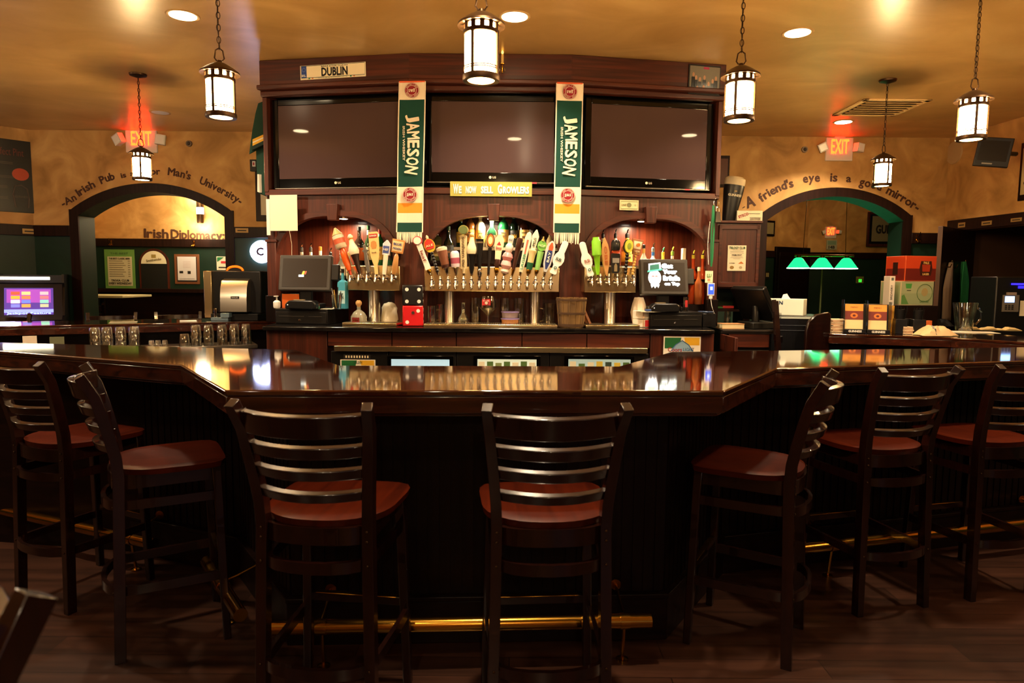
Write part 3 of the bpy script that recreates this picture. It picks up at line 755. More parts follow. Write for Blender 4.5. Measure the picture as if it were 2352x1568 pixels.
# left and right end posts
for (i, a, b) in ((0, 614, 634), (2, 1627, 1648)):
    fr, W = BAY[i]; u0 = fr.loc(a, 640, .05)[0]; u1 = fr.loc(b, 640, .05)[0]; z = fr.loc(a, 556, .05)[1]
    mb = MB(); mb.box2(u0, u1, -.05, 0, CT, z, M['cherry']); mb.box2(u0-.008, u1+.008, -.058, 0, z, z+.02, M['cherry']); mb.box2(u0-.008, u1+.004, -.07, 0, CT, CT+.20, M['dark']); L(fr, mb, 'end_post', .003)
# counter slab and base
cf = [at(602, 750, 4.80), at(900, 752, 4.72), at(1360, 754, 4.70), at(1646, 758, 4.70)]
cf = [Vector((p.x, p.y)) for p in (atz(602, 749, CT), atz(930, 752.5, CT), atz(1335, 754.5, CT), atz(1642, 757.5, CT))]
bk = [BAY[2][0].w(BAY[2][1], -.36, 0), BAY[1][0].w(BAY[1][1], -.36, 0), BAY[1][0].w(0, -.36, 0), BAY[0][0].w(0, -.36, 0)]
cpoly = [tuple(p) for p in cf]+[(p.x, p.y) for p in bk]
mb = MB(); mb.prism(cpoly, CT-.03, CT, M['stone']); obj('stone_counter', mb, cab, bevel=.006)
FC = Fr(cf[0], math.atan2(cf[3].y-cf[0].y, cf[3].x-cf[0].x)); WC = (cf[3]-cf[0]).length
def s_(px, py=780, d=-.03): return FC.loc(px, py, d)
bd = -.04                                     # base face sits 4 cm behind the slab edge
mb = MB(); base_top = CT-.031; zb = FC.loc(1127, 797, bd)[1]
mb.box2(.01, WC-.01, .06, .40, 0, base_top, M['darkx'])
L(FC, mb, 'base_body')
u = [FC.loc(x, 775, bd)[0] for x in (612, 752, 900, 1048, 1199, 1348, 1493, 1640)]
zlow = FC.loc(1127, 860, bd)[1]
mb = MB(); mb.box2(u[0], u[1]-.004, .04, .07, .1, base_top, M['cherry']); L(FC, mb, 'end_panel', .003)
mb = MB(); mb.box2(u[6]+.004, u[7], .04, .07, .1, base_top, M['cherry']); L(FC, mb, 'end_panel', .003)
for k in range(1, 6):
    mb = MB(); mb.box2(u[k]+.003, u[k+1]-.003, .04, .07, zb, base_top-.005, M['cherryx']); L(FC, mb, 'drawer_front', .003)
zs0, zs1 = FC.loc(1127, 808.5, -.01)[1], FC.loc(1127, 796.5, -.01)[1]
mb = MB(); mb.box2(FC.loc(768, 803, -.01)[0], FC.loc(1487, 803, -.01)[0], .0, .055, zs0, zs1, M['steelw']); L(FC, mb, 'steel_ledge', .002)
# coolers under the ledge
for (x0, x1, g0, g1, lb, gc) in ((760, 893, 0, 0, 'black under-counter cooler with a small label strip and a green and yellow sticker', None), (893, 1048, 900, 1033, 'under-counter cooler with a pale blue lit window', '#9fc3d6'),
        (1048, 1262, 1097, 1232, 'under-counter cooler with a bright window full of green and white shapes', '#b9c4ae'), (1262, 1490, 1305, 1447, 'under-counter cooler with a dim window and a round badge on its frame', '#8fa39a')):
    a, b = FC.loc(x0, 825, bd)[0]+.004, FC.loc(x1, 825, bd)[0]-.004; c = (a+b)/2
    t = thing('under_counter_cooler', lb, 'cooler', FC.w(c, 0, .12), FC.a); hh = zs0-.004-.12
    mb = MB(); mb.box2(a-c, b-c, .03, .058, 0, hh, M['black']); obj('cooler_body', mb, t, bevel=.003)
    if gc:
        g, h = FC.loc(g0, 826, bd)[0]-c, FC.loc(g1, 826, bd)[0]-c; zt_ = FC.loc(g0, 823.5, bd)[1]-.12
        mb = MB(); mb.box2(g-.03, h+.03, .018, .03, zt_-.6, zt_+.025, M['blackg']); obj('door_frame', mb, t, bevel=.003)
        mb = MB(); mb.box2(g, h, .014, .019, zt_-.55, zt_, mat('cooler_window_'+gc[1:], gc, .3, emit=gc, es=.28)); obj('window_glass', mb, t)
        mb = MB(); random.seed(int(x0)); 
        if gc != '#9fc3d6':
            for k in range(7): xx = g+(h-g)*(k+.5)/7; mb.box2(xx-.022, xx+.022, .012, .0145, zt_-.5, zt_-.012-.02*random.random(), C(random.choice(('#4c6b35', '#d7d3bd', '#7c8b5a', '#c7b24a', '#31423a'))))
            obj('bottles_behind_glass', mb, t)
    mb = MB(); mb.tube([(b-c-.03, .0, hh-.45), (b-c-.03, .0, hh-.1)], .006, M['steel']); mb.box2(b-c-.034, b-c-.026, 0, .03, hh-.12, hh-.11, M['steel']); mb.box2(b-c-.034, b-c-.026, 0, .03, hh-.45, hh-.44, M['steel']); obj('pull_bar', mb, t)
def fbox(name, label, cat, fr, x0, y0, x1, y1, d, th, m, bevel=0.0, group=None, rz=0.0):
    """flat panel standing d in front of a frame, covering a box of the photograph; returns thing, half width, height"""
    (a, za), (b, zb_) = fr.loc(x0, y1, d), fr.loc(x1, y0, d); c = (a+b)/2; hw = (b-a)/2; h = zb_-za
    t = thing(name, label, cat, fr.w(c, d, za), fr.a, group)
    mb = MB(); mb.box2(-hw, hw, 0, th, 0, h, m); obj('panel', mb, t, bevel=bevel)
    return t, hw, h
# stickers
def sticker(lb, fr, x0, y0, x1, y1, d, full):
    t, hw, h = fbox('beer_sticker', lb, 'sticker', fr, x0, y0, x1, y1, d, .002, M['whitep'])
    mb = MB(); mb.plate([(-hw*.93, h*.45), (-hw*.15, h*.45), (-hw*.05, h*.95), (-hw*.93, h*.95)], -.001, 0, C('#1f6a3a')); mb.plate([(hw*.2, h*.6), (hw*.93, h*.6), (hw*.93, h*.95), (hw*.1, h*.95)], -.001, 0, C('#e0b02c'))
    if full:
        mb.plate([(-hw*.6, h*.32), (hw*.6, h*.32), (hw*.35, h*.62), (0, h*.82), (-hw*.35, h*.62)], -.0015, -.001, C('#8fb7d8'))
        mb.plate([(-hw*.8, h*.08), (hw*.8, h*.08), (hw*.7, h*.3), (-hw*.7, h*.3)], -.0015, -.001, C('#c9d6df'))
        mb.text('Coors', hw*.75, h*.2, M['red'], x=-hw*.38, z=h*.4, y=-.002, off=.01); mb.text('LIGHT', hw*.6, h*.15, C('#2c4a78'), x=hw*.36, z=h*.4, y=-.002)
        mb.tube([(-hw*.6, -.002, h*.32), (-hw*.35, -.002, h*.62), (0, -.002, h*.82), (hw*.35, -.002, h*.62), (hw*.6, -.002, h*.32)], .003, C('#2d5d94'), 4)
    else: mb.text('GOLDEN', hw*.5, h*.18, C('#274f33'), x=0, z=h*.8, y=-.002)
    obj('print', mb, t, smooth=False)
sticker('square beer sticker with green and yellow corners and a mountain, under the cash register', FC, 1523, 773, 1610, 822, -.03, True)
sticker('green and yellow sticker low on the black cooler', FC, 782, 826, 862, 858, -.028, False)
t, hw, h = fbox('control_label', 'narrow black control strip with pale marks on the black cooler', 'label', FC, 789, 814, 851, 824, -.029, .002, M['ink'])
mb = MB()
for k in range(9): mb.box2(-hw*.85+k*hw*.2, -hw*.75+k*hw*.2, -.001, 0, h*.25, h*.75, M['paper'])
obj('print', mb, t)

# ------------------------------------------------------------------ televisions
tvpx = [(633, 222, 918, 432), (972, 214, 1280, 425), (1340, 214, 1634, 440)]
tvs = [(630, 219, 929, 432), (978, 212, 1285, 420), (1342, 214, 1632, 433)]
scr = [(647, 245, 907, 400), (993, 238, 1276, 398), (1355, 245, 1617, 412)]
tl = ['large flat television in the bay below the licence plate', 'large flat television in the middle bay between the two striped scarves', 'large flat television in the bay below the framed team photo']
for i in range(3):
    fr, W = BAY[i]; d = -.03
    a = fr.loc(tvs[i][0], tvs[i][3], d)[0]; b = fr.loc(tvs[i][2], tvs[i][3], d)[0]; z0 = fr.loc((tvs[i][0]+tvs[i][2])/2, tvs[i][3], d)[1]; z1 = fr.loc((tvs[i][0]+tvs[i][2])/2, tvs[i][1], d)[1]
    a = max(a, .04 if i == 0 else .06); b = min(b, W-(.04 if i == 2 else .06)); c = (a+b)/2; hw = (b-a)/2; z0 = max(z0, Z_TV+.005); h = min(z1, Z_CO-.035)-z0
    t = thing('television', tl[i], 'television', fr.w(c, d, z0), fr.a, None)
    bz = .045; bb = .075; rot = Matrix.Rotation(0, 4, 'X')
    mb = MB(); mb.box2(-hw, hw, .01, .09, 0, h, M['blackg']); obj('housing', mb, t, bevel=.006)
    mb = MB(); mb.box2(-hw+bz, hw-bz, .002, .012, bb, h-bz, M['screen']); obj('screen', mb, t)
    mb = MB(); mb.box2(-hw, -hw+bz, -.004, .012, 0, h, M['blackg']); mb.box2(hw-bz, hw, -.004, .012, 0, h, M['blackg']); mb.box2(-hw+bz, hw-bz, -.004, .012, h-bz, h, M['blackg']); mb.box2(-hw+bz, hw-bz, -.004, .012, .006, bb, M['blackg']); obj('bezel', mb, t, bevel=.003)
    mb = MB(); mb.box2(-hw+.01, hw-.01, -.006, .012, 0, .005, C('#8d8378', .3, .6)); obj('lower_trim', mb, t)
    mb = MB(); mb.lathe([(.010, 0), (.010, .001)], M['paper'], T=Matrix.Translation((-.018, -.004, .04)) @ Matrix.Rotation(PI/2, 4, 'X')); mb.text('LG', .024, .015, M['paper'], x=.012, z=.04, y=-.0045, off=.02); obj('logo', mb, t)
    if i: mb = MB(); mb.box2(-.02, .02, -.008, 0, -.004, .006, C('#c4404a')); mb.v = [(v[0]+hw*.62, v[1], v[2]) for v in mb.v]; obj('power_light', mb, t)

# ------------------------------------------------------------------ niche puck lights
for i, (px, py, lb) in enumerate(((788, 480, 'small round spotlight under the niche arch over the black monitor'), (1130, 481, 'small round spotlight under the keystone of the middle niche'), (1475, 488, 'small round spotlight under the niche arch beside the dollar bill'))):
    fr, s0, s1, cx = NICHE[i]; u, z = fr.loc(px, py, -.17); z = 1.928
    P = fr.w(u, -.17, z)
    t = thing('niche_spotlight', lb, 'spotlight', P, fr.a, 'spotlights under the niche arches'); mb = MB(); mb.lathe([(.036, -.010), (.040, 0.004)], M['steel'], n=24, capb=False); obj('rim', mb, t)
    mb = MB(); mb.lathe([(.034, -.0105), (.034, -.008)], mat('spot_lens', '#ffffff', .4, emit='#fff0d8', es=12), n=24); obj('lens', mb, t)
    area_lamp('niche_lamp', (P.x, P.y, P.z-.02), .06, 4.6, (1, .80, .52), 170)
# ------------------------------------------------------------------ shelves in the niches
def zz(fr, px, py, d): return fr.loc(px, py, d)[1]
SHZ = {}
for i, (ya, yb) in enumerate(((609, 640), (569, 600), (611, 640))):
    fr, s0, s1, cx = NICHE[i]; za = zz(fr, (780, 1130, 1487)[i], ya, -.24); zb = zz(fr, (780, 1130, 1487)[i], yb, -.15); SHZ[i] = (za, zb)
    mb = MB(); mb.box2(s0-.02, s1+.02, .16, .355, za-.02, za, M['dark']); mb.box2(s0-.02, s1+.02, .155, .16, za-.022, za, M['steel'])
    L(fr, mb, 'upper_shelf')
    mb = MB(); mb.box2(s0-.02, s1+.02, .05, .16, zb-.02, zb, M['dark']); mb.box2(s0-.02, s1+.02, .158, .165, zb, za-.022, M['darkx']); L(fr, mb, 'lower_shelf')
# ------------------------------------------------------------------ bottles
def bottle(i, cat_lb, x, top, base, wpx, d, glass, lab=None, cap='#1a1512', kind='whisky', neck=None, pour=None, txt=None, z=None, fr=None, name='liquor_bottle', group='liquor bottles in the niches'):
    fr = fr or BAY[i][0]; u, zt = fr.loc(x, top, d); zb = z if z is not None else zz(fr, x, base, d)
    P = fr.w(u, d, zb); k = mpp(P); Hh = zt-zb; R = wpx*k/2
    t = thing(name, cat_lb, 'bottle', P, fr.a, group)
    hp = Hh-(.035 if pour else 0); hc = .028; hb = hp-hc
    rn = max(.011, R*.33)
    pr = {'whisky': [(R*.9, 0), (R, .006), (R, hb*.58), (R*.93, hb*.66), (rn*1.2, hb*.78), (rn, hb*.84), (rn, hb)],
          'round': [(R*.8, 0), (R, hb*.08), (R, hb*.42), (R*.85, hb*.6), (rn*1.1, hb*.75), (rn, hb)],
          'wine': [(R*.95, 0), (R, .006), (R, hb*.60), (R*.75, hb*.70), (rn, hb*.78), (rn, hb)],
          'square': [(R, 0), (R, hb*.68), (R*.9, hb*.74), (rn*1.1, hb*.80), (rn, hb)],
          'flask': [(R*.9, 0), (R*1.0, hb*.1), (R*.98, hb*.5), (R*.6, hb*.66), (rn, hb*.72), (rn, hb)]}[kind]
    gm = glass if not isinstance(glass, str) else B(glass)
    mb = MB(); n_ = 4 if kind == 'square' else 18
    T = Matrix.Rotation(PI/4, 4, 'Z') if kind == 'square' else None
    if kind == 'square': pr = [(r*1.3 if r > R*.5 else r, zq) for r, zq in pr]
    mb.lathe(pr, gm, n=n_, T=T, sy=1.0 if kind != 'flask' else .55); obj('glass_body', mb, t)
    if lab:
        l0, l1 = (hb*.14, hb*.5) if kind != 'wine' else (hb*.15, hb*.5)
        mb = MB(); m_ = C(lab, .6); a0, a1 = -PI*.98, -PI*.02; N = 10; vs = []
        if kind == 'square': mb.box2(-R*.85, R*.85, -R*.935, -R*.925, l0, l1, m_)
        else:
            sy_ = .55 if kind == 'flask' else 1
            for q in range(N+1):
                a = a0+(a1-a0)*q/N
                for zq in (l0, l1): vs.append(((R*1.012)*math.cos(a), (R*1.012)*sy_*math.sin(a), zq))
            mb.add(vs, [(2*q, 2*q+2, 2*q+3, 2*q+1) for q in range(N)], m_)
        yq = -R*(1.03 if kind != 'flask' else .58)
        mb.box2(-R*.5, R*.5, yq, yq+.0005, l0+(l1-l0)*.72, l0+(l1-l0)*.78, M['ink'])
        if txt: mb.text(txt, R*1.1, (l1-l0)*.3, M['ink'] if lab not in ('#1c1a18', '#2a1c14') else M['gold'], z=l0+(l1-l0)*.5, y=yq-.001, off=.01)
        else: mb.box2(-R*.4, R*.4, yq, yq+.0005, l0+(l1-l0)*.3, l0+(l1-l0)*.5, C('#6b4a2c'))
        obj('label', mb, t, smooth=True)
    if neck: mb = MB(); mb.lathe([(rn*1.06, hb*.84), (rn*1.06, hb*.97)], C(neck), n=14); obj('neck_label', mb, t)
    mb = MB(); mb.lathe([(rn*1.12, hb-.002), (rn*1.15, hp-.003), (rn*.9, hp)], C(cap, .4), n=14); obj('cap', mb, t)
    if pour:
        mb = MB(); mb.lathe([(rn*.9, hp), (rn*.5, hp+.008)], M['black'], n=10)
        mb.tube([(0, 0, hp+.006), (.002, 0, hp+.022), (.010, 0, hp+.036)], [.006, .0055, .0045], M['chrome'] if pour == 'chrome' else C(pour, .3), 8); obj('pourer', mb, t)
    return t
def Z5(x, y): return 940+x/4.6125, 440+y/4.6125
def Z4(x, y): return 600+x/4.6125, 440+y/4.6125
def Z6(x, y): return 1260+x/4.612, 440+y/4.612
za, zb = SHZ[1]
for (x, y, w_, g, lab, cap, kind, neck, lb, zz_, dd) in (
    (290, 360, 120, '#3a3a20', '#8a7440', '#5a5850', 'square', None, 'square amber-green bottle with worn tan label at the end of the middle niche', zb, -.12),
    (415, 365, 112, '#10180f', '#1c1a18', '#1d3a1c', 'round', None, 'round dark green bottle with black label beside the square amber bottle', zb, -.12),
    (548, 225, 100, '#16351a', '#c4a24a', '#4e5a38', 'wine', '#a08338', 'tall green bottle with gold label behind the round green tap sign', za, -.24),
    (650, 175, 100, '#7a4a20', '#d08a3c', '#8c1f16', 'wine', '#d9c9a0', 'tall amber bottle with red cap and orange label in the middle niche', za, -.24),
    (755, 190, 106, '#cfc29a', '#e3b949', '#caa552', 'wine', '#efe7d0', 'clear spirit bottle with yellow label and gold top in the middle niche', za, -.24),
    (875, 250, 124, '#12301d', '#e6dcc4', '#b03a30', 'round', '#23221f', 'broad green bottle with pink-red cap and cream label under the middle spotlight', za-.03, -.2),
    (1000, 175, 112, '#155229', '#c89a4c', '#c8892f', 'wine', '#e2cf8d', 'green whiskey bottle with yellow neck and tan label right of the middle spotlight', za, -.24),
    (1110, 190, 96, '#0e1a10', '#1c1a18', '#4e5a4a', 'wine', '#5c6a55', 'very dark green bottle with black and gold label in the middle niche', za, -.24),
    (1220, 175, 110, '#2a120a', '#e0b96e', '#7c1712', 'wine', '#e9dcb6', 'dark bottle with red cap and cream-orange label in the middle niche', za, -.24),
    (1358, 265, 90, '#0f0d0a', '#2a1c14', '#b7945c', 'wine', '#1c1a18', 'slim black bottle with a pale stopper behind the upright tan tap handle', za, -.24),
    (1495, 360, 84, '#b9a77c', '#d7c391', '#a8794a', 'whisky', None, 'clear bottle with brown cork at the end of the middle niche by the scarf fringe', zb, -.12)):
    p = Z5(x, y); bottle(1, lb, p[0], p[1], 0, w_/4.61, dd, g, lab, cap, kind, neck, z=zz_, txt={1000: 'JAMESON', 755: 'GIN', 1110: 'IRISH', 650: 'RYE'}.get(x))
za, zb = SHZ[0]
for (x, y, w_, g, lab, cap, kind, neck, pour, lb, zz_, dd) in (
    (1035, 372, 112, '#1c120c', '#c2622e', '#161210', 'whisky', None, None, 'dark bottle with orange oval label behind the duck-head tap handle', za, -.24),
    (1135, 358, 84, '#22301e', '#d9cba0', '#2c6b3a', 'wine', '#e8e0cc', None, 'green-capped bottle with white neck behind the cream paddle tap handle', za, -.24),
    (1255, 350, 96, '#1c5a2c', '#caa24c', '#9a7a4a', 'wine', '#c0392b', None, 'green bottle with cork and red neck seal in the niche above the steel tap panel', za, -.24),
    (1370, 352, 104, '#144a28', '#1c1a18', '#214a2a', 'wine', None, None, 'plain green bottle nearest the striped scarf in the niche by the black monitor', za, -.24),
    (427, 545, 64, '#15100d', '#e8e0cc', '#4a4640', 'whisky', '#e8e0cc', 'chrome', 'slim dark bottle with pourer, first above the black monitor', zb, -.12),
    (523, 545, 64, '#15100d', '#e8e0cc', '#4a4640', 'whisky', '#e8e0cc', 'chrome', 'slim dark bottle with pourer, second above the black monitor', zb, -.12),
    (625, 582, 60, '#c8b9a0', '#c63a2a', '#d97a2b', 'whisky', '#efe0c4', None, 'clear bottle with orange cap peeking above the black monitor', zb, -.12),
    (735, 595, 72, '#15130f', '#1c1a18', '#2b2826', 'round', '#e3c9b0', 'chrome', 'dark bottle with pale neck and pourer at the corner of the black monitor', zb, -.12),
    (845, 625, 88, '#6d6a5c', '#e8e0cc', '#e8e0cc', 'round', None, None, 'clear round bottle behind the orange can-shaped tap handle', zb, -.12),
    (930, 590, 70, '#b9b09a', '#d9c79a', '#d7b36a', 'whisky', None, 'chrome', 'clear bottle with gold cap behind the duck-head tap stem', zb, -.12)):
    p = Z4(x, y); bottle(0, lb, p[0], p[1], 0, w_/4.61, dd, g, lab, cap, kind, neck, pour, z=zz_)
za, zb = SHZ[2]
for (x, y, w_, g, lab, cap, kind, neck, pour, lb, zz_, dd) in (
    (450, 340, 90, '#4a0f12', '#6a1a1c', '#c8192a', 'flask', '#c8192a', None, 'dark red bottle dipped in bright red wax behind the lime green tap handle', za, -.24),
    (578, 400, 92, '#1b1512', '#8c5a34', '#181412', 'whisky', '#e6d8c0', 'chrome', 'dark bottle with pourer behind the pointed wooden tap handle', za, -.24),
    (710, 400, 90, '#2a1a16', '#c6322c', '#181412', 'whisky', '#e6d8c0', 'black', 'bottle with black pourer and red and white neck behind the motorcycle-style tap handle', za, -.24),
    (835, 400, 120, '#b5651f', '#e9c24c', '#181412', 'whisky', '#f0b53a', 'chrome', 'orange bottle with yellow neck and pourer behind the yellow disc tap handle', za, -.24),
    (1010, 560, 74, '#d0c6b4', '#ead9b8', '#2b2826', 'whisky', '#e8b45a', None, 'clear bottle with orange-gold neck label first above the white-lit monitor', zb, -.12),
    (1110, 545, 84, '#b9c6cc', '#2f6db0', '#8d9aa2', 'whisky', '#2f6db0', 'chrome', 'clear bottle with blue neck label and pourer above the white-lit monitor', zb, -.12),
    (1215, 590, 84, '#d8cf9f', '#e9dcae', '#e1c53a', 'whisky', '#e1c53a', '#1f9a5a', 'clear bottle with yellow neck and green pour spout above the white-lit monitor', zb, -.12),
    (1315, 585, 70, '#2a1f1a', '#1c1a18', '#7fae3a', 'whisky', '#d9d0bb', '#d9d23a', 'dark bottle with yellow-green pour spout above the white-lit monitor', zb, -.12)):
    p = Z6(x, y); bottle(2, lb, p[0], p[1], 0, w_/4.61, dd, g, lab, cap, kind, neck, pour, z=zz_)
fr = BAY[2][0]; zl = zz(fr, 1600, 698, -.06)
mb = MB(); a_, b_ = fr.loc(1575, 690, 0)[0], fr.loc(1628, 690, 0)[0]; mb.box2(a_, b_, .0, .15, CT, zl, M['dark']); mb.box2(a_, b_, .0, .15, CT+.001, CT+.002, M['dark']); L(fr, mb, 'side_shelf')
og = mat('orange_syrup', '#c8481a', .08, coat=.7)
for (x, y, w_, g, cap, pour, lb, dd) in (
    (1537, 622, 96, og, '#d9c23a', '#e4d83a', 'orange syrup bottle with yellow spout right beside the white-lit monitor', -.10),
    (1637, 622, 92, og, '#d9c23a', '#e4d83a', 'orange syrup bottle with yellow spout next to the hanging lanyards', -.10),
    (1595, 800, 80, '#a5572a', '#e3cfa8', None, 'shorter amber bottle with pale cork between and in front of two orange syrup bottles', -.02)):
    p = Z6(x, y); bottle(2, lb, p[0], p[1], 0, w_/4.61, dd, g, None, cap, 'whisky', None, pour, z=zl)
# white carton neck box
fr = BAY[2][0]
def simple_box(name, lb, cat, fr, x0, y0, x1, y1, d, dep, m, z=None, bevel=.002, rz=0.0, group=None):
    (a, za_), (b, zb_) = fr.loc(x0, y1, d), fr.loc(x1, y0, d)
    if z is not None: za_ = z
    t = thing(name, lb, cat, fr.w((a+b)/2, d-dep/2, za_), fr.a+rz, group); mb = MB(); hw = (b-a)/2; h = zb_-za_
    mb.box2(-hw, hw, -dep/2, dep/2, 0, h, m); obj('box_body', mb, t, bevel=bevel); return t, hw, h
t, hw, h = simple_box('small_carton', 'narrow white carton standing above the corner of the white-lit monitor', 'carton', fr, 1567, 570, 1576, 640, -.1, .04, M['paper'], z=SHZ[2][1])

# ------------------------------------------------------------------ beer towers
def faucet(mb, x, y, z):
    T = Matrix.Translation((x, y, z))
    mb.lathe([(.020, 0), (.020, .006), (.013, .012)], M['chrome'], n=16, T=T @ Matrix.Rotation(PI/2, 4, 'X'))
    mb.lathe([(.011, .0), (.011, .05)], M['chrome'], n=12, T=T @ Matrix.Rotation(PI/2, 4, 'X'))
    mb.tube([(x, y-.045, z+.022), (x, y-.05, z-.004), (x, y-.058, z-.022), (x, y-.06, z-.042)], [.009, .011, .009, .008], M['chrome'], 10)
    mb.lathe([(.010, .02), (.012, .03), (.008, .04), (.006, .05)], M['chrome'], (x, y-.045, z), 12)
def tower(i, lb, bx, cols, tray, fx, fy, sloped=False):
    fr = BAY[i][0]; dF = .10
    (a, z0), (b, z1) = fr.loc(bx[0], bx[3], dF), fr.loc(bx[2], bx[1], dF); c = (a+b)/2; hw = (b-a)/2
    t = thing('beer_tower', lb, 'tap tower', fr.w(c, dF, CT), fr.a); z0 -= CT; z1 -= CT
    mb = MB(); mb.box2(-hw, hw, 0, .095, z0, z1, M['steelw']); obj('tap_panel', mb, t, bevel=.004)
    for (x0, x1) in cols:
        u0, u1 = fr.loc(x0, 700, dF-.06)[0]-c, fr.loc(x1, 700, dF-.06)[0]-c; mb = MB()
        mb.lathe([((u1-u0)/2*1.12, 0.005), ((u1-u0)/2, .012), ((u1-u0)/2, z0)], M['steel'], ((u0+u1)/2, .048, 0), 28); obj('column', mb, t)
    g0, g1 = fr.loc(tray[0], tray[3], .27)[0]-c, fr.loc(tray[1], tray[3], .27)[0]-c; zt_ = zz(fr, (tray[0]+tray[1])/2, tray[2], .10)-CT
    mb = MB(); mb.box2(g0, g1, -.15, .11, 0.0005, .020, M['steelw'])
    obj('drip_tray', mb, t, bevel=.003)
    mb = MB(); n_ = int((g1-g0)/.016)
    for k in range(n_): x = g0+.012+(g1-g0-.024)*k/(n_-1); mb.box2(x-.004, x+.004, -.14, .0, .0205, .023, M['steel'])
    obj('tray_grille', mb, t, kind='stuff')
    fz = []
    for x in fx:
        u, z = fr.loc(x, fy, dF); mb = MB(); faucet(mb, u-c, 0, z-CT); obj('faucet', mb, t)
    return t
tower(0, 'steel beer tower on one column beside the black monitor', (798, 611, 918, 666), [(848, 874)], (783, 908, 737, 750), [810.3, 829.4, 848.2, 867.8, 886.2, 905.3], 637)
tower(1, 'wide steel beer tower on two columns in the middle bay', (975, 614, 1285, 668), [(1021, 1043), (1217.5, 1239.5)], (972, 1281, 739, 751), [993, 1012.6, 1030.6, 1047.3, 1065.7, 1083.5, 1101.5, 1120, 1138.4, 1156.4, 1173.7, 1192, 1210.6, 1229.4, 1246.8, 1264], 650)
tower(2, 'steel beer tower on one column beside the white-lit monitor', (1342, 613, 1462, 671), [(1385, 1412)], (1348, 1472, 742, 753), [1355.4, 1374.5, 1393.8, 1412.9, 1432.4, 1450.8], 644)

# ------------------------------------------------------------------ tap handles
def H(i, ZF, bot, top, lb, parts, txt=(), d=.155):
    fr = BAY[i][0]; p0 = ZF(*bot); p1 = ZF(*top); u0, z0 = fr.loc(p0[0], p0[1], d); u1, z1 = fr.loc(p1[0], p1[1], d)
    tilt = math.atan2(u1-u0, z1-z0); P = fr.w(u0, d, z0); k = mpp(P)/4.6125
    t = thing('tap_handle', lb, 'tap handle', P, group='tap handles on the beer towers', rot=(0, tilt, fr.a))
    mb = MB(); mb.lathe([(.007, -.014), (.0075, 0), (.009, .008), (.006, .012)], M['chrome'], n=12); obj('ferrule', mb, t)
    for (nm, ty, pr, m_) in parts:
        mt_ = C(m_, .35) if isinstance(m_, str) else m_; mb = MB(); pr = [(q[0]*k, q[1]*k) for q in pr]
        if ty == 'L': mb.lathe([(r, z) for z, r in pr], mt_, n=16)
        elif ty == 'P': mb.plate([(r, z) for z, r in pr]+[(-r, z) for z, r in reversed(pr)], -.009, .009, mt_)
        elif ty == 'Q': mb.plate([(r, z) for z, r in pr]+[(-r, z) for z, r in reversed(pr)], -.011, -.0085, mt_)
        elif ty == 'D':                          # oval disc: (centre t, rx), (ry, _)
            (c, rx), (ry, th) = pr; N = 24; mb.plate([(rx*math.cos(2*PI*q/N), c+ry*math.sin(2*PI*q/N)) for q in range(N)], -max(.008, th), .008, mt_)
        elif ty == 'S':                          # twisted stem of beads
            z = pr[0][0]; r = pr[0][1]; e = pr[1][0]
            while z < e: mb.lathe([(r*.6, z), (r, z+r*.6), (r, z+r*1.2), (r*.6, z+r*1.8)], mt_, n=10); z += r*1.8
        obj(nm, mb, t, bevel=.002 if ty == 'P' else 0)
    if txt:
        mb = MB()
        for (s, tc, w_, h_, m_, ori) in txt:
            T = Matrix.Translation((0, -.0125, tc*k)) @ Matrix.Rotation({0: 0, 1: PI/2, -1: -PI/2}[ori], 4, 'Y')
            mb.text(s, w_*k, h_*k, C(m_) if isinstance(m_, str) else m_, T, off=.015)
        obj('lettering', mb, t, smooth=False)
    return t
cr, bk_, wh, tn = '#e6d3a0', '#14100e', '#eee6d8', '#b58248'
H(1, Z5, (218, 862), (72, 478), 'long white tap handle leaning over with a round pink-edged top, first on the middle tower', [('ferrule_cup', 'L', [(0, 16), (20, 24), (40, 22)], M['gold']), ('handle_body', 'P', [(38, 30), (200, 27), (320, 30)], wh), ('round_top', 'D', [(360, 50), (50, 0)], '#b8444a'), ('top_face', 'D', [(360, 38), (38, 44)], wh)], [('leaf', 190, 120, 30, '#8a3a2c', 1), ('BELLS', 360, 56, 16, '#a02030', 0)])
H(1, Z5, (302, 862), (182, 462), 'red and yellow disc tap handle on a twisted black stem', [('stem', 'S', [(8, 18), (210, 18)], bk_), ('disc', 'D', [(300, 58), (74, 0)], '#c8a42c'), ('disc_face', 'Q', [(262, 40), (300, 50), (345, 40), (368, 10)], '#c8342a'), ('finial', 'L', [(372, 12), (392, 16), (412, 6)], '#d9b79a')], [('ALE', 300, 80, 22, '#f0e2b0', 0)])
H(1, Z5, (402, 862), (338, 585), 'tap handle shaped like a brown beer glass with foam', [('neck', 'L', [(0, 14), (50, 22), (66, 36)], M['chrome']), ('glass_shape', 'L', [(62, 40), (240, 54)], '#7a4a34'), ('foam', 'L', [(240, 56), (270, 58), (284, 30)], '#d9c6a8'), ('base_band', 'L', [(60, 42), (90, 45)], '#3a1c14')], [('ALE', 120, 60, 20, '#e6d3a0', 0)], d=.16)
H(1, Z5, (495, 862), (478, 628), 'short white and pink tap handle shaped like a can', [('neck', 'L', [(0, 14), (50, 20), (64, 40)], M['chrome']), ('can', 'L', [(62, 44), (76, 48), (200, 48), (222, 40), (234, 24)], '#d8c6d0'), ('band', 'L', [(100, 49), (160, 49)], '#a04a5c')], [('PALE', 150, 70, 26, '#2a3c6a', 0), ('ALES', 118, 70, 26, '#f4ece4', 0)])
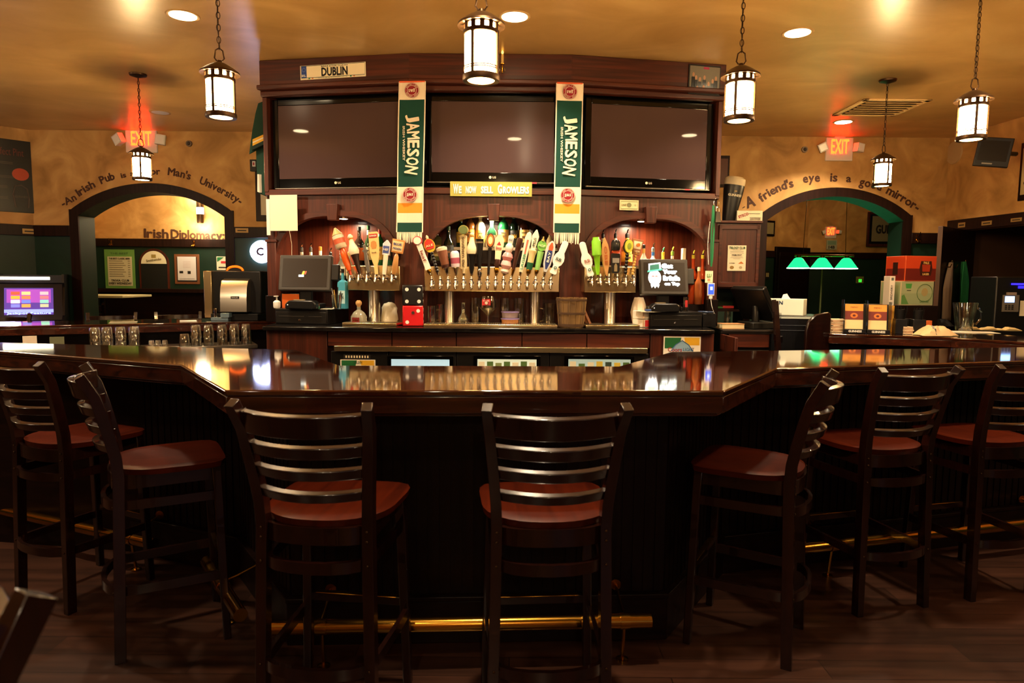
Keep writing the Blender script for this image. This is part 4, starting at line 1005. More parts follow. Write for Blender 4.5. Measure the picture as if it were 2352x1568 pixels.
H(1, Z5, (578, 866), (574, 358), 'tall tan tap handle with vertical brown lettering and a round green sign on top', [('neck', 'L', [(0, 12), (50, 20)], '#d8c49a'), ('board', 'P', [(46, 34), (390, 36), (400, 28)], '#cbb98c'), ('round_sign', 'D', [(455, 54), (50, 0)], '#a9984a'), ('sign_face', 'D', [(455, 46), (42, 40)], '#5c6a3a')], [('southern tier', 220, 320, 34, '#4a3018', 1), ('2XIPA', 455, 76, 26, '#e9dfae', 0)])
H(1, Z5, (660, 866), (664, 440), 'goose-neck shaped cream tap handle with black and yellow base', [('base', 'L', [(0, 14), (60, 26), (150, 32), (205, 46)], bk_), ('yellow_strip', 'Q', [(45, 13), (160, 13)], '#e0b02c'), ('head', 'L', [(200, 44), (235, 54), (275, 52), (320, 32), (380, 20), (415, 24), (428, 10)], '#e8d8b4'), ('beak', 'L', [(385, 22), (398, 25), (405, 20)], '#d08a2c')])
H(1, Z5, (745, 905), (745, 500), 'tall black tapered tap handle with a tan band near the top', [('collar', 'L', [(0, 18), (40, 24), (75, 20), (88, 30)], M['chrome']), ('handle_body', 'L', [(80, 16), (200, 26), (400, 46)], bk_), ('band', 'L', [(355, 43.5), (372, 46)], '#7d6a55')])
H(1, Z5, (838, 866), (866, 448), 'thin black tap handle topped by an orange oval badge in a brown rim', [('stem', 'L', [(0, 12), (60, 14), (270, 20)], '#1c1614'), ('oval_badge', 'D', [(345, 44), (76, 0)], '#5a2c1a'), ('badge_face', 'D', [(345, 33), (62, 40)], '#d9772c'), ('badge_centre', 'D', [(345, 22), (40, 44)], '#e6d3a0')], [('BOSS', 345, 36, 20, '#5a2c1a', 0)])
H(1, Z5, (922, 866), (962, 452), 'cream pint-shaped tap handle with a red triangle', [('collar', 'L', [(0, 12), (14, 22), (50, 26), (62, 20)], M['gold']), ('lower_grip', 'L', [(60, 22), (100, 30), (150, 26)], '#3a1c12'), ('handle_body', 'P', [(145, 30), (230, 34), (300, 50), (360, 46), (400, 20), (414, 6)], '#ead9b4'), ('triangle', 'Q', [(300, 22), (336, 1)], '#b01c24')], [('Bass', 270, 60, 26, '#b01c24', 0)])
H(1, Z5, (1008, 866), (1085, 462), 'lumpy pink and white figure-shaped tap handle', [('base', 'L', [(0, 20), (20, 44), (44, 40), (52, 26)], '#e8c8bc'), ('lower_body', 'L', [(50, 34), (85, 56), (120, 50), (138, 40)], '#e2a8a4'), ('middle_body', 'L', [(136, 42), (175, 58), (210, 46), (226, 30)], '#d88c8c'), ('upper_body', 'L', [(224, 30), (260, 44), (295, 40), (318, 24)], '#ecd2c8'), ('top_sign', 'P', [(318, 26), (395, 30), (405, 20)], '#e6ddcc')], [('ALE', 360, 40, 24, '#2a4a6a', 0), ('PIG', 100, 70, 22, '#a83a44', 0)])
H(1, Z5, (1090, 880), (1180, 488), 'slim dark brown bottle-shaped tap handle', [('collar', 'L', [(0, 12), (50, 16), (60, 22)], M['gold']), ('handle_body', 'L', [(58, 18), (240, 26), (290, 30), (300, 34), (385, 32), (396, 20)], '#3c1c10'), ('glass_strip', 'Q', [(300, 8), (370, 9)], '#d8b48c')])
H(1, Z5, (1178, 866), (1275, 432), 'white sail-shaped tap handle with green lettering', [('collar', 'L', [(0, 10), (20, 14)], M['chrome']), ('blade', 'P', [(14, 20), (120, 26), (380, 34), (430, 22), (446, 4)], '#e4e0c8'), ('stripe', 'Q', [(200, 8), (360, 10)], '#b8604c')], [('LAGER', 130, 170, 26, '#1f9a6a', -1)])
H(1, Z5, (1260, 870), (1352, 405), 'tan and cream goblet-shaped tap handle with white sign top and green foot', [('collar', 'L', [(0, 16), (18, 26), (48, 24)], M['gold']), ('foot', 'L', [(46, 30), (120, 34)], '#1f5a3c'), ('stem', 'L', [(118, 32), (200, 36), (225, 42), (248, 46), (262, 20)], '#dcc690'), ('sign', 'P', [(258, 22), (400, 38), (430, 26), (470, 6)], '#e9e0c8')], [('PILS', 340, 90, 28, '#2a3a2a', -1)])
H(1, Z5, (1345, 870), (1425, 478), 'green hop-shaped tap handle with a light green grip', [('collar', 'L', [(0, 14), (20, 22), (44, 20)], M['gold']), ('grip', 'L', [(42, 24), (240, 34)], '#8cc46a'), ('hop', 'D', [(300, 48), (56, 0)], '#6fae4a'), ('hop_tip', 'L', [(350, 20), (376, 8), (398, 6)], '#a08a3a')], [('HOP', 300, 70, 26, '#dff0c0', 0)])
H(1, Z5, (1432, 880), (1520, 520), 'silver-edged surfboard tap handle with blue centre and orange top', [('collar', 'L', [(0, 10), (40, 12)], M['chrome']), ('board', 'P', [(30, 14), (110, 40), (250, 50), (330, 38), (364, 6)], '#c4c6c6'), ('blue_centre', 'Q', [(60, 8), (130, 26), (230, 28), (262, 22)], '#20306a'), ('orange_top', 'Q', [(262, 20), (300, 24), (345, 6)], '#d8552a')], [('BAY', 190, 110, 24, '#f0ece0', -1)])
pinp = [(0, 30), (20, 38), (60, 28), (95, 30), (120, 50), (165, 60), (205, 52), (245, 32), (320, 34), (355, 32), (372, 12)]
H(1, Z5, (1518, 872), (1662, 528), 'white bowling-pin tap handle at the end of the middle tower', [('pin_body', 'P', pinp, '#f4f0e8')], [('RB', 165, 60, 34, '#2c4a3c', 0), ('o', 70, 34, 34, '#1f6a5a', 0)], d=.16)
H(0, Z4, (952, 882), (782, 392), 'tap handle shaped like an orange and white can on a shiny orange grip', [('collar', 'L', [(0, 12), (60, 16)], C('#c43a1c', .2)), ('grip', 'L', [(50, 24), (150, 40), (260, 34), (300, 26)], C('#d4571e', .15)), ('can', 'L', [(296, 50), (310, 60), (430, 60), (444, 52)], '#cdbb9e'), ('cone_top', 'L', [(444, 58), (480, 34), (512, 16), (522, 10)], '#d9a56a'), ('red_band', 'L', [(345, 61), (400, 61)], '#c25a3a')], [('ALE', 372, 70, 30, '#f0e0c0', 0)], d=.17)
H(0, Z4, (1045, 872), (935, 448), 'duck-head shaped tap handle with white head and dark brown body', [('body', 'L', [(0, 14), (60, 22), (160, 34), (215, 46)], '#2a1610'), ('head', 'L', [(212, 46), (245, 56), (280, 50), (330, 30), (370, 22), (405, 30), (430, 14)], '#eadcc0'), ('beak', 'L', [(375, 24), (388, 27), (396, 22)], '#d08a2c')], d=.165)
H(0, Z4, (1142, 872), (1092, 560), 'clear silver dagger-like tap handle between the duck head and the cream paddle', [('blade', 'P', [(20, 16), (120, 24), (230, 16), (250, 34), (262, 12), (310, 14)], C('#a8a49c', .15, .7))])
H(0, Z4, (1222, 876), (1186, 432), 'cream paddle tap handle with a red label across its top', [('paddle', 'P', [(0, 16), (100, 18), (140, 32), (200, 46), (330, 52), (430, 54), (446, 44)], '#e8c884'), ('red_label', 'Q', [(385, 46), (425, 46)], '#b82c28'), ('picture', 'Q', [(270, 22), (300, 34), (340, 28), (352, 10)], '#c98c4c')], [('SHINER', 405, 78, 16, wh, 0), ('bock', 230, 50, 18, '#5a2c1a', 0)])
H(0, Z4, (1302, 876), (1336, 515), 'white tap handle with a blue and white house-shaped sign', [('handle_body', 'L', [(0, 20), (40, 22), (210, 26)], '#efe4cc'), ('sign', 'P', [(205, 38), (320, 42), (362, 4)], '#dcdce4'), ('blue_panel', 'Q', [(225, 32), (300, 34)], '#4a5a9a')], [('HEF', 262, 54, 24, wh, 0)])
H(0, Z4, (1404, 876), (1462, 498), 'tan wooden tap handle with a square blue-lettered sign at its top', [('grip', 'L', [(0, 18), (30, 26), (110, 30), (190, 24), (215, 12), (232, 18)], tn), ('sign', 'P', [(228, 62), (370, 68)], '#d08c4c'), ('sign_paper', 'Q', [(245, 54), (352, 60)], '#e4cf9c')], [('BLUE', 320, 90, 24, '#3a4a8a', 0), ('MOON', 272, 90, 24, '#3a4a8a', 0)])
H(2, Z6, (447, 895), (350, 528), 'white bowling-pin tap handle at the start of the tower by the wooden bucket', [('pin_body', 'P', pinp, '#f4f0e8')], [('RB', 165, 60, 34, '#9a4a2c', 0), ('o', 70, 34, 34, '#1f6a5a', 0)], d=.16)
H(2, Z6, (522, 880), (500, 475), 'lime green tap handle with red and white label', [('grip', 'L', [(0, 14), (40, 22), (190, 34), (210, 48)], '#8cd62a'), ('can', 'L', [(208, 50), (355, 48), (372, 36), (395, 34)], '#7cc02a'), ('label_patch', 'Q', [(240, 36), (345, 38)], '#c0542c')], [('LIME', 300, 60, 24, wh, 0)])
H(2, Z6, (614, 895), (592, 488), 'pointed wooden paddle tap handle with carved orange letters', [('paddle', 'P', [(0, 6), (120, 34), (250, 46), (330, 32), (405, 3)], '#c2925a')], [('OBE', 215, 200, 34, '#b05a24', 1)])
H(2, Z6, (706, 885), (712, 515), 'black and silver motorcycle-style tap handle with an orange badge', [('lower_body', 'P', [(20, 28), (34, 42), (200, 50), (230, 44)], C('#3c3a38', .25, .6)), ('badge', 'D', [(250, 40), (22, 0)], '#c8542a'), ('can', 'L', [(262, 44), (290, 50), (345, 48), (370, 34)], C('#2a2826', .25, .4)), ('arch_window', 'Q', [(40, 16), (100, 16), (122, 6)], '#8a7a5a'), ('silver_band', 'Q', [(130, 36), (180, 38)], C('#a8a49c', .3, .5))], [('BREW', 320, 70, 22, '#c8b48a', 0)])
H(2, Z6, (812, 880), (850, 500), 'yellow oval disc tap handle on a twisted black stem', [('stem', 'S', [(8, 20), (215, 20)], bk_), ('disc', 'D', [(300, 50), (76, 0)], '#1c1a18'), ('disc_face', 'D', [(300, 42), (68, 40)], '#d9cf4a'), ('disc_centre', 'D', [(300, 22), (34, 44)], '#8a9a3a')], [('STONE', 300, 60, 18, '#3a3a1a', 0)])
H(2, Z6, (886, 890), (950, 500), 'tan trapezoid tap handle with a framed leaf picture on a rope-like stem', [('stem', 'S', [(6, 17), (225, 17)], '#c89a4c'), ('sign', 'P', [(222, 40), (385, 62)], '#9c6a44'), ('picture', 'Q', [(285, 38), (365, 46)], '#eee2c4'), ('leaf', 'D', [(325, 18), (18, 46)], '#d8702a')], [('WIDM', 258, 60, 20, '#e8d8b0', 0)])
# ------------------------------------------------------------------ scarves
def scarf(q, ang, lb, x0, xb, y0, yend, ys, white='#f0dfc6'):
    fr = Fr((q.x, q.y), ang); d = .125
    (a, zt), (b, _) = fr.loc(x0[0], y0, d), fr.loc(x0[1], y0, d); (a2, zb), (b2, _) = fr.loc(xb[0], ys[-1], d), fr.loc(xb[1], ys[-1], d)
    c = (a+b)/2; t = thing('bar_scarf', lb, 'scarf', fr.w(c, d, zb), ang); H_ = zt-zb
    a -= c; b -= c; a2 -= c; b2 -= c
    wm = C(white, .95); gm = C('#0f4034', .95); om = C('#f29a2e', .95)
    cols = [wm, gm, wm, om, wm, gm]
    zs_ = [fr.loc(x0[0], y, d)[1]-zb for y in ys]
    mb = MB()
    def X(z, f): k = z/H_; return (a2+(a-a2)*k)*(1-f)+(b2+(b-b2)*k)*f
    def Yw(z, f): return .004*math.sin(z*7+f*2)+.003*math.sin(f*5)-.0
    for s in range(6):
        z1_, z0_ = zs_[s], zs_[s+1]; NV = max(2, int((z1_-z0_)/.04)); NF = 8
        for v in range(NV):
            for f in range(NF):
                za_, zb2 = z0_+(z1_-z0_)*v/NV, z0_+(z1_-z0_)*(v+1)/NV; f0, f1 = f/NF, (f+1)/NF
                m_ = cols[s]
                V = [(X(za_, f0), Yw(za_, f0), za_), (X(za_, f1), Yw(za_, f1), za_), (X(zb2, f1), Yw(zb2, f1), zb2), (X(zb2, f0), Yw(zb2, f0), zb2)]
                mb.add(V, [(0, 1, 2, 3)], m_); mb.add([(p[0], p[1]+.005, p[2]) for p in V], [(3, 2, 1, 0)], m_)
    for f in (0, 1):
        mb.tube([(X(z, f), Yw(z, f)+.001, z) for z in [H_*k/20 for k in range(21)]], .0045, wm, 6)
    mb.tube([(X(H_, 0), 0, H_), (X(H_, 1), 0, H_)], .006, C('#e0623a', .95), 6)
    obj('cloth', mb, t)
    mb = MB(); random.seed(5); n_ = 19
    for k in range(n_):
        f = (k+.5)/n_; x = X(0, f); e = random.uniform(-.006, .006)
        mb.tube([(x, 0, .0), (x+e*.5, -.004, -.035), (x+e, 0, -.070-random.random()*.012)], [.0036, .0042, .003], wm, 5)
    obj('fringe', mb, t)
    for (yy, up) in ((.5*(ys[0]+ys[1]), True), (.5*(ys[2]+ys[3]), False)):
        z = fr.loc(x0[0], yy, d)[1]-zb; mb = MB(); xc = X(z, .5); R = .052; rm = C('#8f1c26', .9)
        T = Matrix.Translation((xc, -.010, z)) @ Matrix.Rotation(PI if up else 0, 4, 'Y')
        N = 28; mb.plate([(R*math.cos(2*PI*q/N), R*math.sin(2*PI*q/N)) for q in range(N)], -.0005, .001, rm, T)
        for rr in (.049, .033): mb.tube([(rr*math.cos(2*PI*q/N), -.001, rr*math.sin(2*PI*q/N)) for q in range(N)], .0012, wm, 4, T, closed=True)
        mb.text('JJ&S', .05, .024, wm, T, y=-.001, off=.02)
        for (s, a0, a1) in (('JOHN JAMESON', PI*.85, PI*.15), ('BOW LIMITED', -PI*.85, -PI*.15)):
            for q, ch in enumerate(s):
                if ch == ' ': continue
                A = a0+(a1-a0)*q/(len(s)-1); T2 = T @ Matrix.Translation((.041*math.cos(A), -.001, .041*math.sin(A))) @ Matrix.Rotation((PI/2-A) if a0 > 0 else (-PI/2-A), 4, 'Y')
                mb.text(ch, None, .008, wm, T2)
        obj('roundel', mb, t, smooth=False)
    mb = MB(); s = 'JAMESON'; zc = [fr.loc(x0[0], y0+(262-188)+ (400-262)*(k/6.0), d)[1]-zb for k in range(7)]
    for k, ch in enumerate(s):
        f = (k-3)/3.0; hh = .058*(1+.25*f*f)*(1.0); z = fr.loc(x0[0], 272+(391-272)*k/6+(y0-188), d)[1]-zb; xm = X(z, .60)-.012*f*f
        T = Matrix.Translation((xm, -.009, z)) @ Matrix.Rotation(PI/2+f*.16, 4, 'Y')
        mb.text(ch, .055, .086*(1+.12*abs(f)), wm, T, off=.03)
    z = fr.loc(x0[0], 330+(y0-188), d)[1]-zb
    mb.text('IRISH WHISKEY', .24, .017, wm, Matrix.Translation((X(z, .23), -.009, z)) @ Matrix.Rotation(PI/2, 4, 'Y'), off=.02)
    obj('lettering', mb, t, smooth=False)
scarf(q1, BAY[0][0].a*.5, 'green, white and orange fringed whiskey scarf hanging between the first two televisions, above the dice', (917, 977), (911, 970), 188, 553, (188, 229, 429, 430+36, 489, 511, 533))
bpy.context.view_layer.update()
scarf(q2, BAY[2][0].a*.5, 'green, white and yellow fringed whiskey scarf hanging above the wooden bucket', (1279, 1339), (1272, 1331), 190, 553, (190, 230, 429, 468, 490, 512, 534))
# ------------------------------------------------------------------ signs on the cabinet
fr0, fr1, fr2 = BAY[0][0], BAY[1][0], BAY[2][0]
t, hw, h = fbox('licence_plate', 'white licence plate reading DUBLIN on the wooden crown', 'licence plate', fr0, 690, 142.5, 840, 183, .056, .004, C('#f4e6c4'), .006)
t.rotation_euler = (0, math.radians(-.9), fr0.a)
mb = MB(); mb.box2(-hw*.97, hw*.97, -.001, .0, h*.14, h*.95, C('#fff0cc')); mb.box2(-hw*.96, -hw*.8, -.002, 0, h*.14, h*.93, C('#2a4a9a'))
mb.text('IRL', hw*.13, h*.16, M['whitep'], x=-hw*.88, z=h*.28, y=-.003, off=.02)
mb.tube([(-hw*.88+hw*.05*math.cos(a), -.003, h*.68+hw*.05*math.sin(a)) for a in [2*PI*k/12 for k in range(12)]], .0015, C('#7a8ad0'), 4, closed=True)
mb.text('DUBLIN', hw*.80, h*.60, M['ink'], x=hw*.06, z=h*.47, y=-.002, off=.04); mb.text('BAILE ATHA CLIATH', hw*.8, h*.09, M['ink'], x=hw*.06, z=h*.85, y=-.002, off=.01)
for x, c in ((-.72, '#1f8a4a'), (-.62, '#e0762c'), (.55, '#1f8a4a'), (.65, '#e0762c')): mb.box2(hw*x-.006, hw*x+.006, -.002, 0, h*.04, h*.11, C(c))
mb.text('www.guaranteedirish.ie', hw*.9, h*.06, M['ink'], x=0, z=h*.075, y=-.002)
fz = MB(); fz.tube([(-hw*.97, -.001, h*.13), (hw*.97, -.001, h*.13), (hw*.97, -.001, h*.95), (-hw*.97, -.001, h*.95)], .0018, C('#3a5a4a'), 4, closed=True); obj('print', mb, t, smooth=False); obj('rim', fz, t)
t, hw, h = fbox('growler_sign', 'yellow-green paper sign reading WE NOW SELL GROWLERS below the middle television', 'sign', fr1, 1034, 418, 1222, 450, .04, .003, C('#aaa44c'))
mb = MB(); wv = MB()
for (s, x0, x1, big) in (('W', -.93, -.80, 1), ('E', -.79, -.72, 0), ('NOW', -.62, -.36, 0), ('SELL', -.25, .05, 0), ('G', .16, .27, 1), ('ROWLERS', .29, .93, 0)):
    H_ = h*.66 if big else h*.5; z_ = h*.5+(0 if big else -h*.06); mb.text(s, (x1-x0)*hw, H_*1.06, C('#6a8a8c'), x=(x0+x1)/2*hw+.002, z=z_-.002, y=-.001, off=.06); wv.text(s, (x1-x0)*hw, H_, M['whitep'], x=(x0+x1)/2*hw, z=z_, y=-.002, off=.05)
mb.add([v for v in wv.v], wv.f, M['whitep']); obj('lettering', mb, t, smooth=False)
t, hw, h = fbox('dollar_bill', 'framed dollar bill stuck on the wooden arch moulding', 'banknote', fr2, 1423, 460, 1467, 482, .035, .003, C('#d9cfa0'))
mb = MB(); mb.tube([(-hw*.88, -.001, h*.14), (hw*.88, -.001, h*.14), (hw*.88, -.001, h*.86), (-hw*.88, -.001, h*.86)], .0015, C('#8a8a5a'), 4, closed=True); mb.lathe([(.018, 0), (.018, .001)], C('#7c7c58'), n=14, T=Matrix.Translation((0, -.0, h*.5)) @ Matrix.Rotation(PI/2, 4, 'X')); mb.text('ONE', hw*.5, h*.22, C('#6a6a44'), x=-hw*.55, z=h*.5, y=-.001); mb.text('1', None, h*.22, C('#6a6a44'), x=hw*.62, z=h*.5, y=-.001); obj('print', mb, t, smooth=False)
# team photo
t, hw, h = fbox('team_photo', 'dark framed photo of a group of people on the corner of the crown', 'picture', fr2, 1580, 152, 1655, 216, .06, .02, M['black'])
t.rotation_euler = (0, math.radians(1.2), fr2.a); mb = MB(); mb.box2(-hw*.94, hw*.94, -.002, 0, h*.05, h*.95, C('#7a7468', .15)); random.seed(3)
for k, (x, z) in enumerate(((-.72, .70), (-.55, .60), (-.3, .55), (-.02, .62), (.25, .42), (.5, .52), (.7, .62), (-.05, .3), (-.45, .25))):
    mb.plate([(hw*(x-.13), h*.05), (hw*(x+.13), h*.05), (hw*(x+.11), h*(z-.12)), (hw*(x-.11), h*(z-.12))], -.003, -.002, C('#14171c', .2)); N = 12
    mb.plate([(hw*x+hw*.07*math.cos(2*PI*q/N), h*(z-.04)+h*.075*math.sin(2*PI*q/N)) for q in range(N)], -.004, -.003, C('#b98a6a', .3))
mb.box2(-hw*.1, hw*.25, -.004, -.003, h*.86, h*.93, C('#b0305a', .3)); obj('print', mb, t, smooth=False)
# paper on the left post
t, hw, h = fbox('notice_paper', 'blank cream sheet of paper taped beside the arch, above the black monitor', 'paper', fr0, 621, 447, 682, 530, .085, .002, M['paper'])
mb = MB(); mb.tube([(hw*.4, 0, 0), (hw*.5, .01, -.1), (hw*.42, .02, -.28)], .0015, M['paper'], 4); obj('string', mb, t)
fz = MB(); 
t, hw, h = fbox('white_plastic_strip', 'narrow white strip hanging on the cabinet edge beside the cream paper', 'strip', fr0, 613, 457, 619, 540, .06, .01, M['white'])
# candle sconce behind the middle lantern
P = fr1.px(1154, 150, .10); t = thing('candle_sconce', 'small gold candle sconce on the crown just behind the middle lantern', 'sconce', P, fr1.a); mb = MB()
mb.tube([(0, .05, -.02), (0, .0, -.05), (.0, -.01, -.02), (0, -.01, .0)], .004, M['gold'], 8); mb.lathe([(.004, 0), (.016, .004), (.017, .008)], M['gold'], (0, -.01, 0), 16); mb.tube([(.018*math.cos(2*PI*k/14), -.01, -.035+.022*math.sin(2*PI*k/14)) for k in range(14)], .003, M['chrome'], 6, closed=True); obj('bracket', mb, t)
mb = MB(); mb.lathe([(.009, .008), (.009, .07), (.007, .072)], C('#e8c070'), (0, -.01, 0), 12); mb.lathe([(.004, .072), (.009, .085), (.001, .108)], E('#ffb648', 5), (0, -.01, 0), 12); obj('candle', mb, t)

# ------------------------------------------------------------------ point-of-sale terminals
def pos(fr, lb, x0, y0, x1, y1, d, mode):
    (a, z0), (b, z1) = fr.loc(x0, y1, d), fr.loc(x1, y0, d); c = (a+b)/2; hw = (b-a)/2; h = (z1-z0)/math.cos(.2); yaw = {0: .10, 1: -.06}[mode]
    t = thing('cash_register_monitor', lb, 'monitor', fr.w(c, d, z0), fr.a+yaw); R_ = Matrix.Rotation(-.2, 4, 'X')
    mb = MB(); mb.box2(-hw, hw, 0, .05, 0, h, M['grayp'], R_); obj('monitor_case', mb, t, bevel=.008)
    mb = MB(); mb.box2(-hw*.86, hw*.86, -.002, .001, h*.10, h*.90, mat('monitor_glass', '#2e2824', .25), R_); obj('screen', mb, t)
    mb = MB()
    if mode == 0:
        mb.box2(-.045, -.005, -.003, -.002, h*.38, h*.44, E('#cfe8f0', 1.5), R_); mb.plate([(-.022, h*.45), (-.006, h*.45), (.002, h*.54), (-.014, h*.54)], -.003, -.002, E('#e8b040', 1.2), R_); mb.plate([(-.002, h*.45), (.008, h*.45), (.016, h*.54), (.006, h*.54)], -.003, -.002, E('#c05038', 1.2), R_)
    else:
        W_ = E('#f4fbff', 2.2); N = 20
        mb.plate([(-hw*.42+hw*.27*math.cos(2*PI*q/N), h*.47+h*.22*math.sin(2*PI*q/N)) for q in range(N)], -.003, -.002, W_, R_)
        mb.plate([(-hw*.60, h*.28), (-hw*.22, h*.28), (-hw*.28, h*.18), (-hw*.34, h*.24), (-hw*.42, h*.17), (-hw*.48, h*.24), (-hw*.56, h*.18)], -.003, -.002, W_, R_)
        mb.plate([(-hw*.42+hw*.19*math.cos(2*PI*q/N), h*.47+h*.155*math.sin(2*PI*q/N)) for q in range(N)], -.004, -.003, E('#f0b8b0', 1.4), R_)
        for s in (-1, 1): mb.plate([(-hw*.42+s*hw*.07-.012, h*.50), (-hw*.42+s*hw*.07+.012, h*.50), (-hw*.42+s*hw*.07, h*.525)], -.005, -.004, E('#b84a50', 1), R_)
        mb.plate([(-hw*.55, h*.40), (-hw*.29, h*.40), (-hw*.34, h*.36), (-hw*.50, h*.36)], -.005, -.004, E('#ffffff', 2), R_)
        mb.plate([(-hw*.72, h*.62), (-hw*.12, h*.68), (-hw*.10, h*.73), (-hw*.70, h*.67)], -.005, -.003, E('#4fc4a0', 1.3), R_); mb.plate([(-hw*.62, h*.67), (-hw*.22, h*.71), (-hw*.22, h*.86), (-hw*.60, h*.82)], -.005, -.003, E('#2a6a58', .9), R_)
        mb.plate([(-hw*.66, h*.66), (-hw*.66, h*.86), (-hw*.16, h*.9), (-hw*.14, h*.7)][::-1], -.0035, -.002, W_, R_)
        for (s, x, z, w_, hh) in (('Get', .12, .80, .5, .15), ('Your', .22, .64, .62, .14), ('Irish', .28, .46, .72, .16), ('on Tap', .30, .29, .66, .13)):
            mb.text(s, hw*w_, h*hh, W_, R_, x=hw*x, z=h*z, y=-.003, off=.12); mb.text(s, hw*w_*.95, h*hh*.8, E('#8fd0c0', 1.3), R_, x=hw*x, z=h*z, y=-.0045, off=0)
    obj('screen_picture', mb, t, smooth=False)
    mb = MB(); zc = CT+.115-z0+.0; mb.box2(hw*.98, hw*1.28, .01, .05, h*.30, h*.75, M['black'], R_); obj('card_reader', mb, t, bevel=.006)
    mb = MB(); mb.box2(-.045, .045, .03, .07, zc+.03, h*.3, M['black']); mb.box2(-.12, .12, -.05, .13, zc+.001, zc+.035, M['black']); obj('stand', mb, t, bevel=.006)
    return t
def drawer(fr, lb, x0, x1, ybot, ytop, d, rz=0.0):
    a, b = fr.loc(x0, ybot, d)[0], fr.loc(x1, ybot, d)[0]; c = (a+b)/2; hw = (b-a)/2; h = .112
    t = thing('cash_till', lb, 'cash drawer', fr.w(c, d-.19, CT+.001), fr.a+rz)
    mb = MB(); mb.box2(-hw, hw, -.19, .19, 0, h, M['black']); obj('drawer_case', mb, t, bevel=.003)
    mb = MB(); mb.box2(-hw*.97, hw*.97, -.196, -.19, .008, h*.80, mat('drawer_front_black', '#181614', .3)); obj('drawer_front', mb, t, bevel=.002)
    mb = MB(); mb.box2(-hw*.85, hw*.12, -.1985, -.196, h*.50, h*.53, M['grayp']); mb.box2(hw*.3, hw*.8, -.1985, -.196, h*.50, h*.53, M['grayp']); obj('cheque_slot', mb, t)
    mb = MB(); mb.lathe([(.010, 0), (.008, .004)], M['chrome'], n=14, T=Matrix.Translation((-hw*.05, -.196, h*.27)) @ Matrix.Rotation(PI/2, 4, 'X')); obj('key_lock', mb, t)
    return t, hw, h
drawer(fr0, 'black cash drawer below the dark monitor', 633, 752, 742, 708, .25)
pos(fr0, 'grey touch monitor showing a tiny logo, above the cash drawer beside the cream paper', 641, 585, 754, 666, .18, 0)
tr_, _, _ = drawer(fr2, 'black cash drawer below the monitor with the leprechaun picture', 1492, 1612, 750, 716, .22)
pos(fr2, 'grey touch monitor with a cartoon leprechaun and white lettering', 1474, 595, 1584, 676, .15, 1)
t, hw, h = simple_box('black_side_box', 'plain black box beside the cash drawer at the end of the counter', 'box', fr2, 1614, 720, 1645, 750, .20, .30, M['black'], z=CT+.001)
DT = CT+.114
def printer(fr, lb, x, d, w_):
    u = fr.loc(x, 700, d)[0]; t = thing('receipt_printer', lb, 'printer', fr.w(u, d, DT), fr.a); mb = MB()
    mb.plate([(-w_, 0), (w_, 0), (w_, .04), (w_*.8, .062), (-w_*.75, .062), (-w_, .035)], -.06, .02, M['black']); obj('printer_case', mb, t, bevel=.008)
    mb = MB(); mb.box2(-w_*.55, w_*.1, -.03, .0, .062, .068, C('#8a7a5c')); obj('paper_roll', mb, t)
    mb = MB(); mb.lathe([(.003, 0), (.003, .002)], E('#fff0c0', 3), n=8, T=Matrix.Translation((-w_*.8, -.0605, .03)) @ Matrix.Rotation(PI/2, 4, 'X')); obj('power_light', mb, t); return t
printer(fr0, 'low black receipt printer with a scrap of paper, below the dark monitor', 698, .235, .12)
printer(fr2, 'low black receipt printer below the leprechaun monitor', 1522, .20, .11)
# small things on the drawers
def P0(fr, x, d, z): return fr.w(fr.loc(x, 700, d)[0], d, z)
t = thing('soap_pump', 'white pump bottle at the corner of the cash drawer by the end post', 'pump bottle', P0(fr0, 636, .20, DT), fr0.a); mb = MB(); mb.lathe([(.022, 0), (.026, .01), (.026, .045), (.012, .058)], M['white'], n=20); obj('bottle', mb, t); mb = MB(); mb.lathe([(.005, .058), (.005, .085)], M['white'], n=8); mb.box((0, -.01, .088), (.022, .03, .007), M['white']); obj('pump', mb, t)
t = thing('picture_stand', 'small acrylic stand with an orange print behind the receipt printer', 'card holder', P0(fr0, 660, .16, DT), fr0.a+.15); mb = MB(); mb.box2(-.04, .09, 0, .003, 0, .105, C('#c8602a', .2)); mb.tube([(-.04, -.002, 0), (-.04, -.002, .107), (.09, -.002, .107)], .002, M['chrome'], 6); obj('card', mb, t)
t = thing('black_pencil_glass', 'clear glass full of pens and straws at the edge of the cash drawer', 'glass', P0(fr0, 774, .20, DT), fr0.a); mb = MB(); mb.lathe([(.030, .0), (.040, .105), (.037, .105), (.027, .006)], M['glass'], n=24, capt=False); obj('tumbler', mb, t)
for k, (dx, c, l) in enumerate(((-.02, '#14100e', .15), (-.01, '#c9a24a', .14), (.005, '#23211f', .16), (.015, '#2a2826', .13), (-.025, '#e0d6c6', .15))):
    mb = MB(); mb.tube([(dx*.4, .005*(k-2), .008), (dx*1.9, .006*(k-2), l)], .0035, C(c), 6); obj('pen', mb, t)
t = bottle(0, 'square pale blue gin bottle with oval label at the corner of the cash drawer', 787, 617, 0, 20, .10, mat('blue_gin_glass', '#4aa0bc', .06, coat=.6), '#b8dbe0', '#15171a', 'square', z=DT, txt='GIN')
t = thing('bottle_opener_cup', 'tiny dark green cup on the front of the cash drawer below the dark monitor', 'cup', P0(fr0, 730, .235, DT), fr0.a); mb = MB(); mb.lathe([(.012, 0), (.014, .02)], C('#2c6a4a'), n=16); mb.lathe([(.013, .02), (.014, .04)], C('#3a2018'), n=16); obj('cup_body', mb, t)
t = thing('paper_slip', 'white paper slip lying on the cash drawer beside the pen glass', 'paper', P0(fr0, 752, .22, DT), fr0.a+.1); mb = MB(); mb.box2(-.04, .04, -.03, .03, 0, .002, M['paper']); obj('sheet', mb, t)
